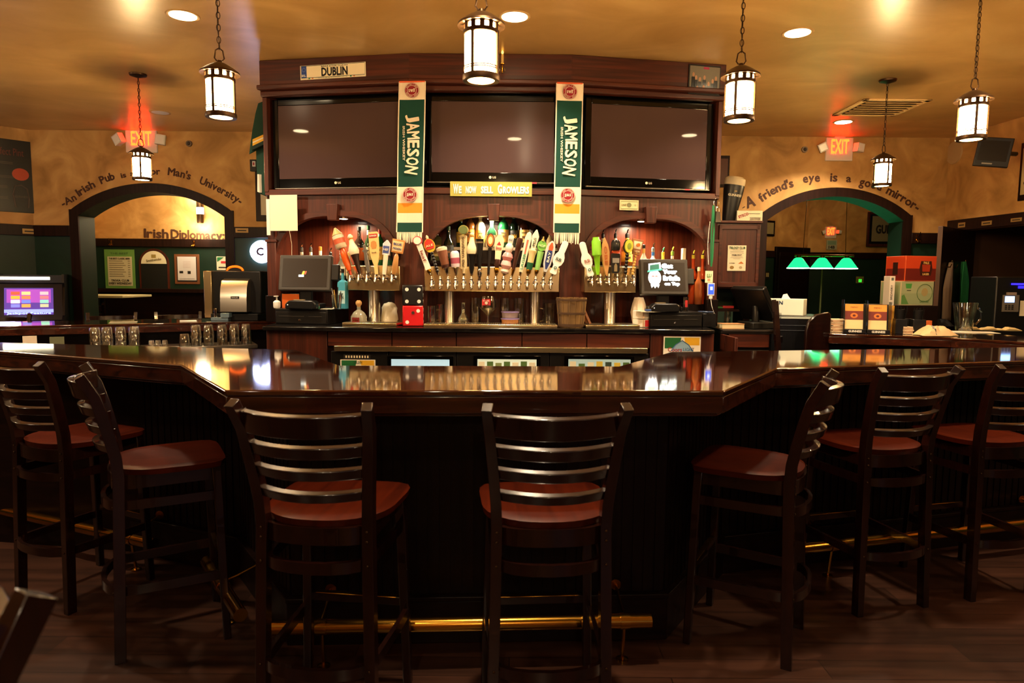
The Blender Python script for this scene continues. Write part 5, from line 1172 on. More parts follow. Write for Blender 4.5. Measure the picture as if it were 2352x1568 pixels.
# tequila style bottle on the counter
t = thing('tequila_bottle', 'squat clear bottle with round cork and red label standing by the single-column tower', 'bottle', P0(fr0, 824, .16, CT+.001), fr0.a)
mb = MB(); mb.lathe([(.050, 0), (.058, .01), (.058, .06), (.040, .09), (.014, .11), (.014, .13)], mat('cloudy_glass', '#a9a590', .12, trans=.5), n=24); obj('glass_body', mb, t)
mb = MB(); mb.lathe([(.012, .13), (.014, .138), (.022, .15), (.022, .165), (.012, .178)], M['cork'], n=18); obj('cork', mb, t)
mb = MB(); mb.box2(-.028, .028, -.0605, -.058, .012, .055, C('#6a1a16')); mb.text('PATRON', .04, .01, M['gold'], z=.035, y=-.061); obj('label', mb, t)
# dice tins
for k, (lb, c, yt, z) in enumerate((('large red dice box with white pips on the counter below the black one', '#c81e22', 703, CT+.001), ('large black dice box with white pips stacked on the red one', '#161414', 660, CT+.001+.148))):
    a_, b_ = fr1.loc(923, 730, .22)[0], fr1.loc(967, 730, .22)[0]; s = .147
    t = thing('dice_box', lb, 'dice', fr1.w((a_+b_)/2, .15, z), fr1.a+.16-.02*k, None); mb = MB(); mb.box2(-s/2, s/2, -s/2, s/2, 0, s, C(c, .25)); obj('cube_body', mb, t, bevel=.008)
    mb = MB(); F = ((-.28, .78), (.30, .78), (-.28, .20), (.30, .20)) if k else ((.25, .75), (-.28, .20))
    for (x, zf) in F: mb.lathe([(.013, 0), (.013, .001)], M['white'], n=16, T=Matrix.Translation((x*s, -s/2-.0005, zf*s)) @ Matrix.Rotation(PI/2, 4, 'X'))
    for (y, zf) in ((-.3, .8), (.3, .8), (-.3, .5), (.3, .5), (-.3, .2), (.3, .2)): mb.lathe([(.013, 0), (.013, .001)], M['white'], n=16, T=Matrix.Translation((s/2+.0005, y*s, zf*s)) @ Matrix.Rotation(PI/2, 4, 'Y'))
    obj('pips', mb, t)
    if not k: mb = MB(); mb.lathe([(.011, 0), (.011, .003)], C('#3a2418'), n=14, T=Matrix.Translation((0, -s/2-.0005, .66*s)) @ Matrix.Rotation(PI/2, 4, 'X')); obj('badge', mb, t)
# bucket
a_, b_ = fr1.loc(1278, 683, .20)[0], fr1.loc(1349, 683, .20)[0]; R = (b_-a_)/2; hB = zz(fr1, 1313, 684, .20)-CT
t = thing('wooden_bucket', 'weathered wooden stave bucket on the counter below the yellow-striped scarf', 'bucket', fr1.w((a_+b_)/2, .17, CT+.001), 0); mb = MB(); N = 14
wm_ = wood('weathered_stave_wood', '#3e2a1a', '#a5804a', 'z', .75, 0, .35)
for k in range(N):
    a0, a1 = 2*PI*k/N+.02, 2*PI*(k+1)/N-.02; rb, rt = R*.82, R
    V = [(r*math.cos(a), r*math.sin(a), z) for z, r in ((0, rb), (hB, rt)) for a in (a0, a1)]+[(r*.93*math.cos(a), r*.93*math.sin(a), z) for z, r in ((0, rb), (hB, rt)) for a in (a0, a1)]
    mb.add(V, [(0, 1, 3, 2), (5, 4, 6, 7), (2, 3, 7, 6), (0, 2, 6, 4), (1, 5, 7, 3)], wm_)
mb.lathe([(R*.8, .003), (R*.8, .012)], wm_, n=24); obj('staves', mb, t)
mb = MB()
for (f, hh) in ((.48, .007), (.08, .010), (.93, .006)): r = R*(.82+.18*f)+.002; mb.lathe([(r, hB*f-hh), (r+.001, hB*f+hh)], C('#4a3320', .6), n=32, capb=False, capt=False)
obj('hoops', mb, t)
# boards leaning beside the bucket
for k, (dx, c) in enumerate(((0, '#8a5a3a'), (-.035, '#a87448'))):
    t = thing('menu_board', ('brown folded menu cover leaning beside the bucket, nearer the right tower' , 'tan menu leaning against the brown one beside the bucket')[k], 'menu', P0(fr2, 1358-k*8, .12-.03*k, CT+.001), rot=(-.12, -.42, fr2.a)); mb = MB(); mb.box2(-.005, .012, -.01, .10, 0.004, .20-.02*k, C(c)); obj('cover', mb, t, bevel=.001)
# napkins / bag behind first column
t = thing('napkin_bag', 'crumpled white bag of napkins behind the column of the first beer tower', 'napkins', P0(fr0, 895, .0, CT+.001), fr0.a); random.seed(4); mb = MB(); N = 18
mb.lathe([(.055*(1+.0), 0), (.066, .03), (.058, .09), (.062, .12), (.040, .15), (.01, .16)], C('#b9b4a0', .7), n=N, sy=.7); mb.v = [(x+random.uniform(-.006, .006), y+random.uniform(-.006, .006), z+random.uniform(-.003, .003) if z > .01 else z) for x, y, z in mb.v]; obj('bag', mb, t)
# glassware under the middle tower
def glassware(lb, x, d, prof, fr=fr1, m_=None, extra=None, cat='glass', name='glass_jar', handle=None):
    t = thing(name, lb, cat, P0(fr, x, d, CT+.001), fr.a, 'glassware under the middle tower'); mb = MB(); mb.lathe(prof, m_ or M['glass'], n=22, capt=False); obj('glass_body', mb, t)
    if handle: mb = MB(); r, z0_, z1_ = handle; mb.tube([(r, 0, z0_), (r+.03, 0, z0_+.005), (r+.035, 0, (z0_+z1_)/2), (r+.03, 0, z1_-.005), (r, 0, z1_)], .006, M['glass'], 8); obj('handle', mb, t)
    return t
def cyl(r, h, b=.005, th=.003): return [(r*.92, 0), (r, .01), (r, h), (r-th, h), (r-th, b), (.001, b)]
glassware('clear mug between the dice and the first column of the middle tower', 992, .0, cyl(.036, .14), handle=(.036, .03, .11))
glassware('clear tall glass beside the first column of the middle tower', 1012, -.03, cyl(.030, .15))
glassware('clear decanter with a round belly and brown neck under the middle tower', 1064, .02, [(.04, 0), (.047, .03), (.044, .055), (.018, .085), (.014, .16), (.017, .165), (.015, .165), (.011, .155), (.012, .088), (.04, .05), (.042, .03), (.001, .006)], name='decanter')
glassware('tall clear jar behind the decanter', 1092, -.05, cyl(.04, .20))
t = glassware('large stemmed beer goblet with a red label', 1121, .04, [(.040, 0), (.040, .004), (.008, .012), (.007, .07), (.03, .095), (.062, .13), (.064, .17), (.054, .215), (.051, .215), (.060, .17), (.058, .132), (.001, .095)], name='beer_goblet')
mb = MB(); mb.box2(-.042, .020, -.062, -.060, .150, .195, C('#b8262a')); mb.text('DUVEL', .045, .01, M['whitep'], x=-.011, z=.183, y=-.063); mb.lathe([(.011, 0), (.011, .001)], M['whitep'], n=14, T=Matrix.Translation((-.011, -.062, .167)) @ Matrix.Rotation(PI/2, 4, 'X')); obj('label', mb, t)
glassware('clear tall jar behind the stemmed goblet', 1160, -.06, cyl(.038, .20))
glassware('wide clear jar near the second column of the middle tower', 1194, -.04, cyl(.045, .20))
glassware('clear pitcher with a handle past the second column of the middle tower', 1262, .0, cyl(.045, .165), handle=(-.078, .03, .13), name='glass_pitcher')
t = thing('food_container', 'stack of round purple-lidded containers under the middle tower', 'container', P0(fr1, 1172, .04, CT+.001), fr1.a); mb = MB(); mb.lathe([(.060, 0), (.066, .045)], mat('amber_tub', '#a5744c', .2), n=26); mb.lathe([(.058, .056), (.064, .095)], mat('grey_tub', '#8d7f86', .2), n=26); obj('tubs', mb, t)
mb = MB(); mb.lathe([(.070, .046), (.070, .054)], C('#8a78b0', .3), n=26); mb.lathe([(.068, .096), (.068, .104)], C('#8a78b0', .3), n=26); obj('lids', mb, t)
# things around the second register
t = thing('red_white_boxes', '', '', (0, 0, 0)); bpy.data.objects.remove(t)
for k, (lb, z, c, x) in enumerate((('small red and white carton at the side of the cash drawer with the leprechaun monitor', CT+.001, '#c4262c', 1481), ('small cream and grey carton stacked on the red and white one', CT+.062, '#d9cdb8', 1481))):
    t = thing('small_carton', lb, 'carton', P0(fr2, x, .19, z), fr2.a+.35); mb = MB(); mb.box2(-.035, .035, -.02, .09, 0, .056, C('#e9dfcf')); obj('box_body', mb, t, bevel=.002); mb = MB(); mb.box2(-.010, .0345, -.0215, -.02, .004, .052, C(c)); mb.box2(-.034, -.018, -.0215, -.02, .004, .052, C('#e0c0a0')); obj('print', mb, t)
t = thing('card_boxes', '', '', (0, 0, 0)); bpy.data.objects.remove(t)
t = thing('paper_stack', 'loose sheets of paper on the cash drawer edge below the leprechaun monitor', 'paper', P0(fr2, 1490, .20, DT), fr2.a+.1); mb = MB(); mb.box2(-.09, .22, -.06, .05, 0, .003, M['paper']); mb.box((-.05, .0, .005), (.12, .08, .002), C('#e8c8b0'), rz=.4); obj('sheets', mb, t)
t = thing('blue_pen_case', 'blue oblong case lying in front of the printer below the leprechaun monitor', 'case', P0(fr2, 1505, .235, DT+.004), fr2.a+.03); mb = MB(); mb.box2(-.075, .075, -.02, .02, 0, .016, C('#27427e', .3)); obj('case_body', mb, t, bevel=.006)
t = thing('black_ornament', 'shiny black round ornament on the cash drawer by the shot glass', 'ornament', P0(fr2, 1556, .22, DT), 0); mb = MB(); mb.lathe([(.008, 0), (.026, .012), (.030, .03), (.022, .05), (.005, .058)], M['blackg'], n=20); obj('ball', mb, t)
t = thing('red_shot_glass', 'tall narrow glass with a red print beside the black ornament', 'glass', P0(fr2, 1575, .20, DT), 0); mb = MB(); mb.lathe(cyl(.020, .11), M['glass'], n=18, capt=False); obj('glass_body', mb, t); mb = MB(); mb.box2(-.010, .008, -.022, -.0205, .035, .085, C('#b02a2c')); obj('print', mb, t)
t = thing('white_bag', 'crumpled white paper bag behind the corner of the leprechaun monitor', 'bag', P0(fr2, 1468, .06, DT-.11), 0); mb = MB(); mb.lathe([(.05, 0.0), (.06, .1), (.05, .16), (.03, .21)], C('#d9cdbd', .7), n=14, sy=.7); random.seed(9); mb.v = [(x+random.uniform(-.008, .008), y+random.uniform(-.008, .008), z) for x, y, z in mb.v]; obj('bag_body', mb, t)
t = thing('mobile_phone', 'dark phone lying on the black box at the end of the counter', 'phone', P0(fr2, 1622, .15, CT+.105), 0); mb = MB(); mb.box((0, 0, .006), (.065, .11, .010), C('#33415c', .2), rz=.5); obj('phone_body', mb, t, bevel=.004)
# lanyards on the end post
fx = Fr(fr2.w(BAY[2][1], 0, 0), fr2.a)
def hang(name, lb, cat, x0, y0, x1, y1, d, build):
    (a, z0), (b, z1) = fr2.loc(x0, y1, d), fr2.loc(x1, y0, d); t = thing(name, lb, cat, fr2.w((a+b)/2, d, z0), fr2.a); build(t, (b-a)/2, z1-z0); return t
def b_green(t, hw, h):
    for s, c in ((-1, '#166a40'), (1, '#1c7c4a')):
        mb = MB(); mb.bar([(s*hw*.2, 0, h), (s*hw*.8, -.004, h*.6), (s*hw*.5, -.004, h*.15), (0, 0, 0)], .012, .003, C(c, .6)); obj('ribbon', mb, t)
hang('green_lanyard', 'bright green ribbon lanyard hanging on the end post of the cabinet', 'lanyard', 1630, 472, 1642, 612, .085, b_green)
def b_beads(t, hw, h):
    mb = MB(); n_ = 34
    for k in range(n_):
        f = k/(n_-1); mb.lathe([(.0015, -.004), (.004, 0), (.0015, .004)], C('#e8e4da', .3), (-hw*math.sin(f*PI)*.9, 0, h*(1-f)), 6)
    obj('bead_string', mb, t, kind='stuff')
hang('bead_necklace', 'white bead string hanging beside the green lanyard', 'necklace', 1624, 510, 1634, 606, .09, b_beads)
def b_bell(t, hw, h):
    mb = MB(); mb.lathe([(hw*.98, 0), (hw*.62, h*.72), (hw*.5, h*.75)], C('#5a5248', .35, .8), n=4, sy=.8, T=Matrix.Rotation(PI/4, 4, 'Z')); obj('bell_body', mb, t, bevel=.002); mb = MB(); mb.tube([(-hw*.3, 0, h*.75), (-hw*.3, 0, h), (hw*.3, 0, h), (hw*.3, 0, h*.75)], .003, M['steel'], 6); obj('loop', mb, t)
hang('cowbell', 'dull metal cowbell hanging on the cabinet corner above the hanging cupboard', 'bell', 1636, 478, 1660, 511, .09, b_bell)
def b_tag(t, hw, h):
    mb = MB(); mb.box2(-hw, hw, 0, .002, 0, h, M['paper']); obj('card', mb, t); mb = MB(); mb.text('LU', hw*1.1, h*.3, C('#3a8a3a'), z=h*.6, y=-.001, off=.03); mb.box2(-hw*.4, hw*.3, -.001, 0, h*.12, h*.35, C('#c49a7a')); obj('print', mb, t)
hang('hanging_card', 'white card with green print hanging just above the lit phone', 'card', 1619.5, 622, 1638, 649, .095, b_tag)
def b_phone(t, hw, h):
    mb = MB(); mb.box2(-hw, hw, 0, .009, 0, h, C('#d8dce2', .3)); obj('phone_body', mb, t, bevel=.003); mb = MB(); mb.box2(-hw*.8, hw*.8, -.001, 0, h*.12, h*.92, E('#2a4ac8', 1.6)); mb.box2(-hw*.3, hw*.4, -.002, -.001, h*.45, h*.72, E('#b8c8ff', 1.8)); obj('screen', mb, t)
    mb = MB(); mb.box2(-hw*.45, hw*.45, 0, .008, -.022, -.001, M['white']); mb.tube([(0, .003, -.02), (.01, .0, -.08), (.03, -.01, -.14), (.035, -.02, -.17)], .0025, M['white'], 6); obj('charging_cable', mb, t)
hang('lit_phone', 'phone with glowing blue screen hanging on its white charging cable', 'phone', 1625, 650, 1642, 679, .10, b_phone)
def b_trinket(t, hw, h):
    mb = MB(); mb.tube([(hw*math.cos(a), 0, h*.5+h*.5*math.sin(a)) for a in [2*PI*k/14 for k in range(14)]], .0025, M['chrome'], 6, closed=True); mb.box((0, 0, -.01), (.01, .004, .03), M['chrome']); obj('ring', mb, t)
hang('key_ring', 'chrome key ring hooked on the cabinet corner above the green lanyard', 'key ring', 1639, 456, 1652, 476, .07, b_trinket)
# ------------------------------------------------------------------ exit signs
exit_red = mat('exit_letters', '#ff3010', .5, emit='#ff2a08', es=1); exit_red.node_tree.nodes['Principled BSDF'].inputs['Emission Color'].default_value = (1, .020, .002, 1); exit_red.node_tree.nodes['Principled BSDF'].inputs['Emission Strength'].default_value = 11
def exit_sign(fr, lb, x0, y0, x1, y1, d, glow, lit):
    (a, z0), (b, z1) = fr.loc(x0, y1, d), fr.loc(x1, y0, d); hw = (b-a)/2; h = z1-z0
    t = thing('exit_sign', lb, 'exit sign', fr.w((a+b)/2, d, z0), fr.a)
    mb = MB(); mb.box2(-hw, hw, 0, .06, 0, h, C('#d9cfc2', .4)); obj('sign_housing', mb, t, bevel=.006)
    mb = MB(); mb.text('EXIT', hw*1.3, h*.62, exit_red, z=h*.62, y=-.002, off=.015, x=hw*.02); obj('lettering', mb, t, smooth=False)
    for s in (-1, 1):
        mb = MB(); T = Matrix.Translation((s*hw*1.32, -.03, h*.55)) @ Matrix.Rotation(s*.45 if s < 0 else .12, 4, 'Y') @ Matrix.Rotation(s*.35, 4, 'Z')
        mb.box((0, 0, 0), (hw*.62, .07, hw*.62), C('#d9d2c4', .35), T); mb.box((0, -.037, 0), (hw*.5, .006, hw*.5), C('#efece4', .15), T); mb.tube([(s*hw, .03, h*.5), (s*hw*1.2, .0, h*.55)], .008, C('#d9cfc2'), 6); obj('emergency_lamp', mb, t, bevel=.006)
    mb = MB(); mb.box2(-hw*.4, hw*.4, .0, .05, h, h+.018, C('#c9bfb2')); obj('mount', mb, t)
    if 0:
        P = fr.w((a+b)/2, d+.075, min(z1, CEIL-.03)); l = bpy.data.lights.new('exit_sign_lamp', 'AREA'); l.shape = 'RECTANGLE'; l.size = hw*1.3; l.size_y = .02; l.energy = glow; l.color = (1, .03, .05); l.spread = math.radians(38)
        o = bpy.data.objects.new('exit_sign_lamp', l); COL.objects.link(o); o.location = P; o.rotation_euler = (-PI/2-math.radians(14) if 0 else math.radians(-90-14), 0, fr.a)
exit_sign(FB, 'exit sign with two emergency lamps above the left archway reading An Irish Pub', 289, 298, 359, 350, .02, 2.0, '#ff5a1c')
exit_sign(FB, 'exit sign with two emergency lamps above the archway reading a friend\'s eye', 1896, 316, 1961, 369, .02, 2.0, '#ff8a1c')
exit_sign(FR2, 'small distant exit sign seen through the archway above the pool lamp', 1895, 521, 1922, 547, .02, .5, '#ff2c14')
def disc(fr, x, y, r, d, name, lb, cat, m_, th=.02):
    k, z = fr.loc(x, y, d); t = thing(name, lb, cat, fr.w(k, d, z), fr.a); mb = MB(); mb.lathe([(r, 0), (r*.92, th)], m_, n=24, T=Matrix.Rotation(PI/2, 4, 'X')); obj('plate', mb, t)
    return t
t = disc(FB, 435, 330, .035, 0, 'alarm_strobe', 'small round grey detector on the wall beside the left exit sign', 'detector', C('#6a5a4c', .4, .5)); mb = MB(); mb.lathe([(.02, .02), (.012, .03)], C('#3a3028'), n=16, T=Matrix.Rotation(PI/2, 4, 'X')); obj('centre', mb, t)
t = disc(FB, 1847.5, 343.5, .035, 0, 'alarm_strobe', 'small round grey detector on the wall just left of the right exit sign', 'detector', C('#8a7a68', .4, .5)); mb = MB(); mb.lathe([(.02, .02), (.012, .03)], C('#3a3028'), n=16, T=Matrix.Rotation(PI/2, 4, 'X')); obj('centre', mb, t)
def plaque(fr, x0, y0, x1, y1, lb, d=.032):
    t, hw, h = fbox('name_plaque', lb, 'plaque', fr, x0, y0, x1, y1, d, .004, C('#a5824a', .4, .3)); mb = MB(); mb.box2(-hw*.7, hw*.7, -.001, 0, h*.35, h*.6, M['ink']); obj('engraving', mb, t)
plaque(FB, 541, 524, 570, 534, 'small gold name plaque on the dark rail beside the round lit sign')
plaque(FL, 52, 526, 82, 536, 'small pale plaque on the rail above the arcade machine')
for x0, x1, y0, y1, lb in ((2200, 2217, 510, 523, 'first brass plaque above the dark doorway, nearest the open door'), (2254, 2278, 506, 518, 'middle brass plaque above the dark doorway'), (2321, 2347, 499, 510, 'brass plaque above the dark doorway under the poster at the photo edge')): plaque(FRW, x0, y0, x1, y1, lb)
# round lit sign
t = disc(FB, 601, 578, .128, 0, 'round_lit_sign', 'round glowing white sign with a purple letter on the green wall', 'lit sign', E('#c4ccff', 22), .04)
mb = MB(); mb.text('C', .085, .095, C('#3a1450'), y=-.052, off=.05); obj('lettering', mb, t)
# jersey on the cabinet's side
c0 = BAY[0][0].w(0, 0, 0)
FJ = Fr((c0.x-.05, c0.y+.0), math.radians(-72))
P = at(612, 330, 5.35); t = thing('hanging_jersey', 'dark green sports jersey with yellow sleeve stripes hanging on the end of the cabinet', 'jersey', (P.x, P.y, 0), math.radians(40))
gj = C('#14382a', .85); yj = C('#e0a92c', .8); wj = C('#d9d4c4', .8)
def jx(px, py): p = at(px, py, 5.30); return p
def jpoly(pts, m_, dy=0, th=.03):
    mb = MB(); V = []
    for (x, y) in pts: p = at(x, y, 5.33+dy); V.append((p.x-P.x, p.y-P.y, p.z))
    n = len(V); R_ = Matrix.Rotation(-math.radians(40), 4, 'Z'); V = [R_ @ Vector(v) for v in V]
    W2 = [v+Vector((.02, th, 0)) for v in V]
    mb.add(V+W2, [tuple(range(n)), tuple(range(2*n-1, n-1, -1))]+[(i, (i+1) % n, n+(i+1) % n, n+i) for i in range(n)], m_); return mb
mb = jpoly([(590, 300), (606, 232), (612, 226), (619, 228), (619, 440), (611, 446), (596, 440), (592, 380)], gj, .02, .05); obj('body', mb, t, bevel=.01)
mb = jpoly([(577, 345), (590, 338), (611, 325), (606, 236), (596, 240), (590, 262), (583, 300)], gj, -.02, .06); obj('sleeve', mb, t, bevel=.012)
mb = MB()
for (ya, yb, m_) in ((0, 6, yj), (6, 9, wj), (9, 15, yj)):
    q = jpoly([(580, 320+ya), (580, 320+yb), (611, 306+yb), (611, 306+ya)], m_, -.035, .004); mb.add(q.v, q.f, m_)
obj('sleeve_stripe', mb, t)
mb = jpoly([(578, 345), (578, 336), (609, 321), (609, 330)], C('#0c231b', .8), -.036, .006); obj('cuff', mb, t)
mb = jpoly([(591, 400), (595, 400), (596, 442), (591, 440)], wj, -.0, .004); obj('side_panel', mb, t)
t, hw, h = fbox('tall_picture_frame', 'dark wooden picture frame half hidden behind the jersey and cabinet', 'picture', FB, 588, 372, 640, 508, .01, .04, M['trim'], .006); mb = MB(); mb.box2(-hw+.06, hw-.06, -.003, 0, .07, h-.07, C('#c9bca0', .3)); obj('picture', mb, t)
t, hw, h = fbox('small_black_box', 'small black gadget with a red and white mark beside the hanging jersey', 'gadget', FB, 574, 366, 588, 393, .05, .05, M['black'], .004); mb = MB(); mb.box2(-hw*.2, hw*.8, -.002, 0, h*.4, h*.85, C('#d9d9d9')); mb.box2(0, hw*.5, -.003, -.002, h*.5, h*.75, C('#a0283a')); obj('print', mb, t)
t, hw, h = fbox('brown_wall_board', 'small brown framed board on the wall beside the cabinet above the hanging pint sign', 'board', FB, 1630, 357, 1677, 430, .01, .03, M['trim'], .004); mb = MB(); mb.box2(-hw*.8, hw*.8, -.003, 0, h*.1, h*.9, C('#5a3020', .4)); obj('picture', mb, t)
# posters
t, hw, h = fbox('wall_poster', 'large black poster with a red ball and a pint outline on the angled wall', 'poster', FL, -75, 326, 71, 480, .01, .025, M['black'], .004)
mb = MB(); mb.box2(-hw*.93, hw*.93, -.002, 0, h*.05, h*.95, C('#0d0a09', .35)); W_ = C('#5a4c42', .5)
mb.text('The Perfect Pint', hw*1.4, h*.10, C('#6a2a20'), x=hw*.05, z=h*.83, y=-.003)
for k, z in enumerate((.68, .66, .49, .47, .35, .33, .2, .18)): mb.box2(-hw*.6, hw*(.4 if k < 4 else .2), -.003, -.002, h*z, h*z+.006, W_)
N = 20; mb.plate([(hw*.62+h*.11*math.cos(2*PI*q/N)*.9, h*.53+h*.085*math.sin(2*PI*q/N)) for q in range(N)], -.004, -.002, C('#b8401c', .4)); obj('poster_print', mb, t, smooth=False)
mb = MB(); mb.tube([(hw*.42, -.004, h*.07), (hw*.36, -.004, h*.24), (hw*.42, -.004, h*.36), (hw*.62, -.004, h*.38), (hw*.8, -.004, h*.33), (hw*.84, -.004, h*.2), (hw*.8, -.004, h*.07)], .008, W_, 6); mb.text('GUINNESS', hw*.4, h*.03, W_, x=hw*.61, z=h*.22, y=-.004); obj('pint_outline', mb, t)
t, hw, h = fbox('wall_poster', 'framed cream poster cut by the photo edge above the dark doorway', 'poster', FRW, 2336, 311, 2420, 462, .02, .03, M['dark'], .004); mb = MB(); mb.box2(-hw*.82, hw*.82, -.003, 0, h*.1, h*.9, C('#b9a878', .4)); mb.text('GY', hw*.9, h*.12, M['ink'], x=-hw*.2, z=h*.3, y=-.004); obj('poster_print', mb, t)
# wall speaker and small television on the right wall
k_, z = FRW.loc(2192.5, 350.5, 0); t = thing('wall_speaker', 'flat round cream speaker on the side wall beside the small television', 'speaker', FRW.w(k_, .0, z), FRW.a); mb = MB(); mb.lathe([(.125, 0), (.12, .012), (.0, .014)], C('#b8966a', .6), n=32, T=Matrix.Rotation(PI/2, 4, 'X')); obj('grille', mb, t)
P = at(2281, 350, 6.3); t = thing('wall_television', 'small black television mounted high on the side wall near the corner', 'television', P, math.radians(-28)); mb = MB(); mb.box((0, 0, 0), (.27, .05, .26), M['black'], Matrix.Rotation(.15, 4, 'Y')); obj('housing', mb, t, bevel=.006)
mb = MB(); mb.box((0, -.026, .01), (.22, .004, .18), mat('small_tv_glass', '#141210', .2), Matrix.Rotation(.15, 4, 'Y')); obj('screen', mb, t); mb = MB(); mb.box((-.03, -.028, -.105), (.08, .004, .012), C('#8a8278'), Matrix.Rotation(.15, 4, 'Y')); obj('brand_strip', mb, t); mb = MB(); mb.tube([(0, .02, 0), (.20, .18, .0)], .02, M['black'], 8); obj('wall_mount', mb, t)
# ceiling vent
c = [atz(px, py, CEIL) for px, py in ((1950, 252), (2045, 262), (2092, 237), (1998, 233))]
cc = sum(c, Vector())/4; t = thing('ceiling_vent', 'square slatted air vent in the ceiling beside the far hanging lantern chain', 'vent', (cc.x, cc.y, CEIL), 0); s = .30; mb = MB()
for (x0, x1, y0, y1) in ((-s, s, -s, -s+.05), (-s, s, s-.05, s), (-s, -s+.05, -s, s), (s-.05, s, -s, s)): mb.box2(x0, x1, y0, y1, -.012, -.001, C('#ecc88c', .6))
obj('frame', mb, t, bevel=.003); mb = MB()
for k in range(7): y = -s+.08+k*.073; mb.box((0, y, -.012), (s*1.7, .052, .004), C('#dcb47a', .6), Matrix.Translation((0, y, -.012)) @ Matrix.Rotation(.5, 4, 'X') @ Matrix.Translation((0, -y, .012)))
mb.box2(-s*.85, s*.85, -s*.85, s*.85, -.002, -.001, C('#2a1a10')); obj('slats', mb, t)
# coat hooks
def hook(fr, x, y, lb, d=.03):
    k_, z = fr.loc(x, y, d); t = thing('coat_hook', lb, 'hook', fr.w(k_, d, z), fr.a, 'brass coat hooks on the rails'); mb = MB(); mb.box((0, .0, .03), (.02, .006, .07), M['brass']); mb.tube([(0, 0, .06), (0, -.05, .05), (0, -.07, .09)], .005, M['brass'], 6); mb.tube([(0, 0, .01), (0, -.04, -.02), (0, -.05, .02)], .005, M['brass'], 6); mb.tube([(-.03, -.03, -.01), (0, -.01, 0), (.03, -.03, -.01)], .005, M['brass'], 6); obj('prongs', mb, t)
hook(FB, 2105, 552, 'brass double coat hook on the rail beside the right archway'); hook(FL2, 256, 561, 'brass coat hook on the rail above the beer list poster'); hook(FL2, 446, 563, 'brass coat hook on the rail above the framed certificate')

# ------------------------------------------------------------------ left room
def lamp(name, loc, e, col, r=.1):
    l = bpy.data.lights.new(name, 'POINT'); l.energy = e; l.color = col; l.shadow_soft_size = r; o = bpy.data.objects.new(name, l); COL.objects.link(o); o.location = loc
t, hw, h = fbox('beer_list_poster', 'green and cream poster listing beers and EVERY WEDNESDAY', 'poster', FL2, 243, 573, 308, 663, .01, .004, C('#6a9a4a'))
mb = MB(); mb.box2(-hw*.8, hw*.82, -.002, 0, h*.08, h*.82, C('#cfc8a4')); mb.text('THE BEST', hw*1.2, h*.05, C('#3a5a3a'), z=h*.90, y=-.003); mb.text('THE BEST CLASSIC BEER', hw*1.4, h*.045, M['ink'], z=h*.77, y=-.003, off=.02)
for k in range(8): mb.box2(-hw*.7, hw*(.2+.1*(k % 3)), -.003, -.002, h*(.70-.055*k), h*(.715-.055*k), C('#7a6a50')); mb.box2(hw*.55, hw*.7, -.003, -.002, h*(.70-.055*k), h*(.715-.055*k), C('#7a6a50'))
mb.text('TRIVIA CLUB', hw*1.2, h*.055, M['ink'], z=h*.215, y=-.003, off=.02); mb.text('EVERY WEDNESDAY', hw*1.5, h*.06, M['ink'], z=h*.14, y=-.003, off=.03); obj('print', mb, t, smooth=False)
(a, z0), (b, z1) = FL2.loc(322, 668, .01), FL2.loc(387, 571, .01); hw = (b-a)/2; h = z1-z0
t = thing('chalkboard', 'arched black chalkboard with a white half-round top sign', 'chalkboard', FL2.w((a+b)/2, .01, z0), 0)
def archp(hw, h, ins): r = hw-ins; zc = h-hw; return [(-r, ins), (r, ins), (r, zc)]+[(r*math.cos(PI*k/16), zc+r*math.sin(PI*k/16)) for k in range(1, 16)]+[(-r, zc)]
mb = MB(); mb.plate(archp(hw, h, 0), 0, .02, M['cherry']); obj('frame', mb, t); mb = MB(); mb.plate(archp(hw, h, .03), -.004, 0, C('#0d0f0e', .6)); obj('board', mb, t)
mb = MB(); r = hw-.035; zc = h-hw; mb.plate([(r*math.cos(PI*k/16), zc+r*math.sin(PI*k/16)) for k in range(17)], -.007, -.004, C('#e8e2c4')); mb.text('Smithwicks', hw*1.0, h*.06, C('#6a5a2c'), T=Matrix.Translation((0, -.008, zc+r*.3)) @ Matrix.Rotation(-.15, 4, 'Y'), off=.02); mb.box2(-.035, .035, -.008, -.007, zc+r*.45, zc+r*.72, C('#a08a4a')); obj('top_sign', mb, t)
t, hw, h = fbox('framed_certificate', 'wood framed white certificate on the green wall', 'picture', FL2, 402, 584, 457, 652, .01, .02, C('#7a4a2c'), .004); mb = MB(); mb.box2(-hw*.80, hw*.80, -.002, 0, h*.08, h*.90, M['ink']); mb.box2(-hw*.74, hw*.74, -.003, -.002, h*.13, h*.92, C('#dcd8dc')); mb.box2(-hw*.6, -hw*.3, -.004, -.003, h*.36, h*.44, M['ink']); mb.box2(hw*.05, hw*.3, -.004, -.003, h*.34, h*.44, M['ink']); mb.box2(-hw*.6, hw*.6, -.004, -.003, h*.17, h*.18, M['ink'])
for k in range(5): mb.box2(-hw*.3, hw*.3, -.004, -.003, h*(.75-.05*k), h*(.757-.05*k), C('#b89aa0'))
obj('certificate', mb, t)
t, hw, h = fbox('small_notice', 'small white, green and red notice at the edge of the archway opening', 'poster', FL2, 498, 589, 526, 620, .01, .003, C('#e4ddc8')); mb = MB(); mb.plate([(-hw*.9, h*.6), (hw*.2, h*.95), (-hw*.9, h*.95)], -.002, 0, C('#2a7a4a')); mb.box2(-hw*.3, hw*.6, -.002, 0, h*.5, h*.66, C('#c8323a')); mb.box2(-hw*.7, hw*.7, -.002, 0, h*.16, h*.24, M['ink']); obj('print', mb, t)
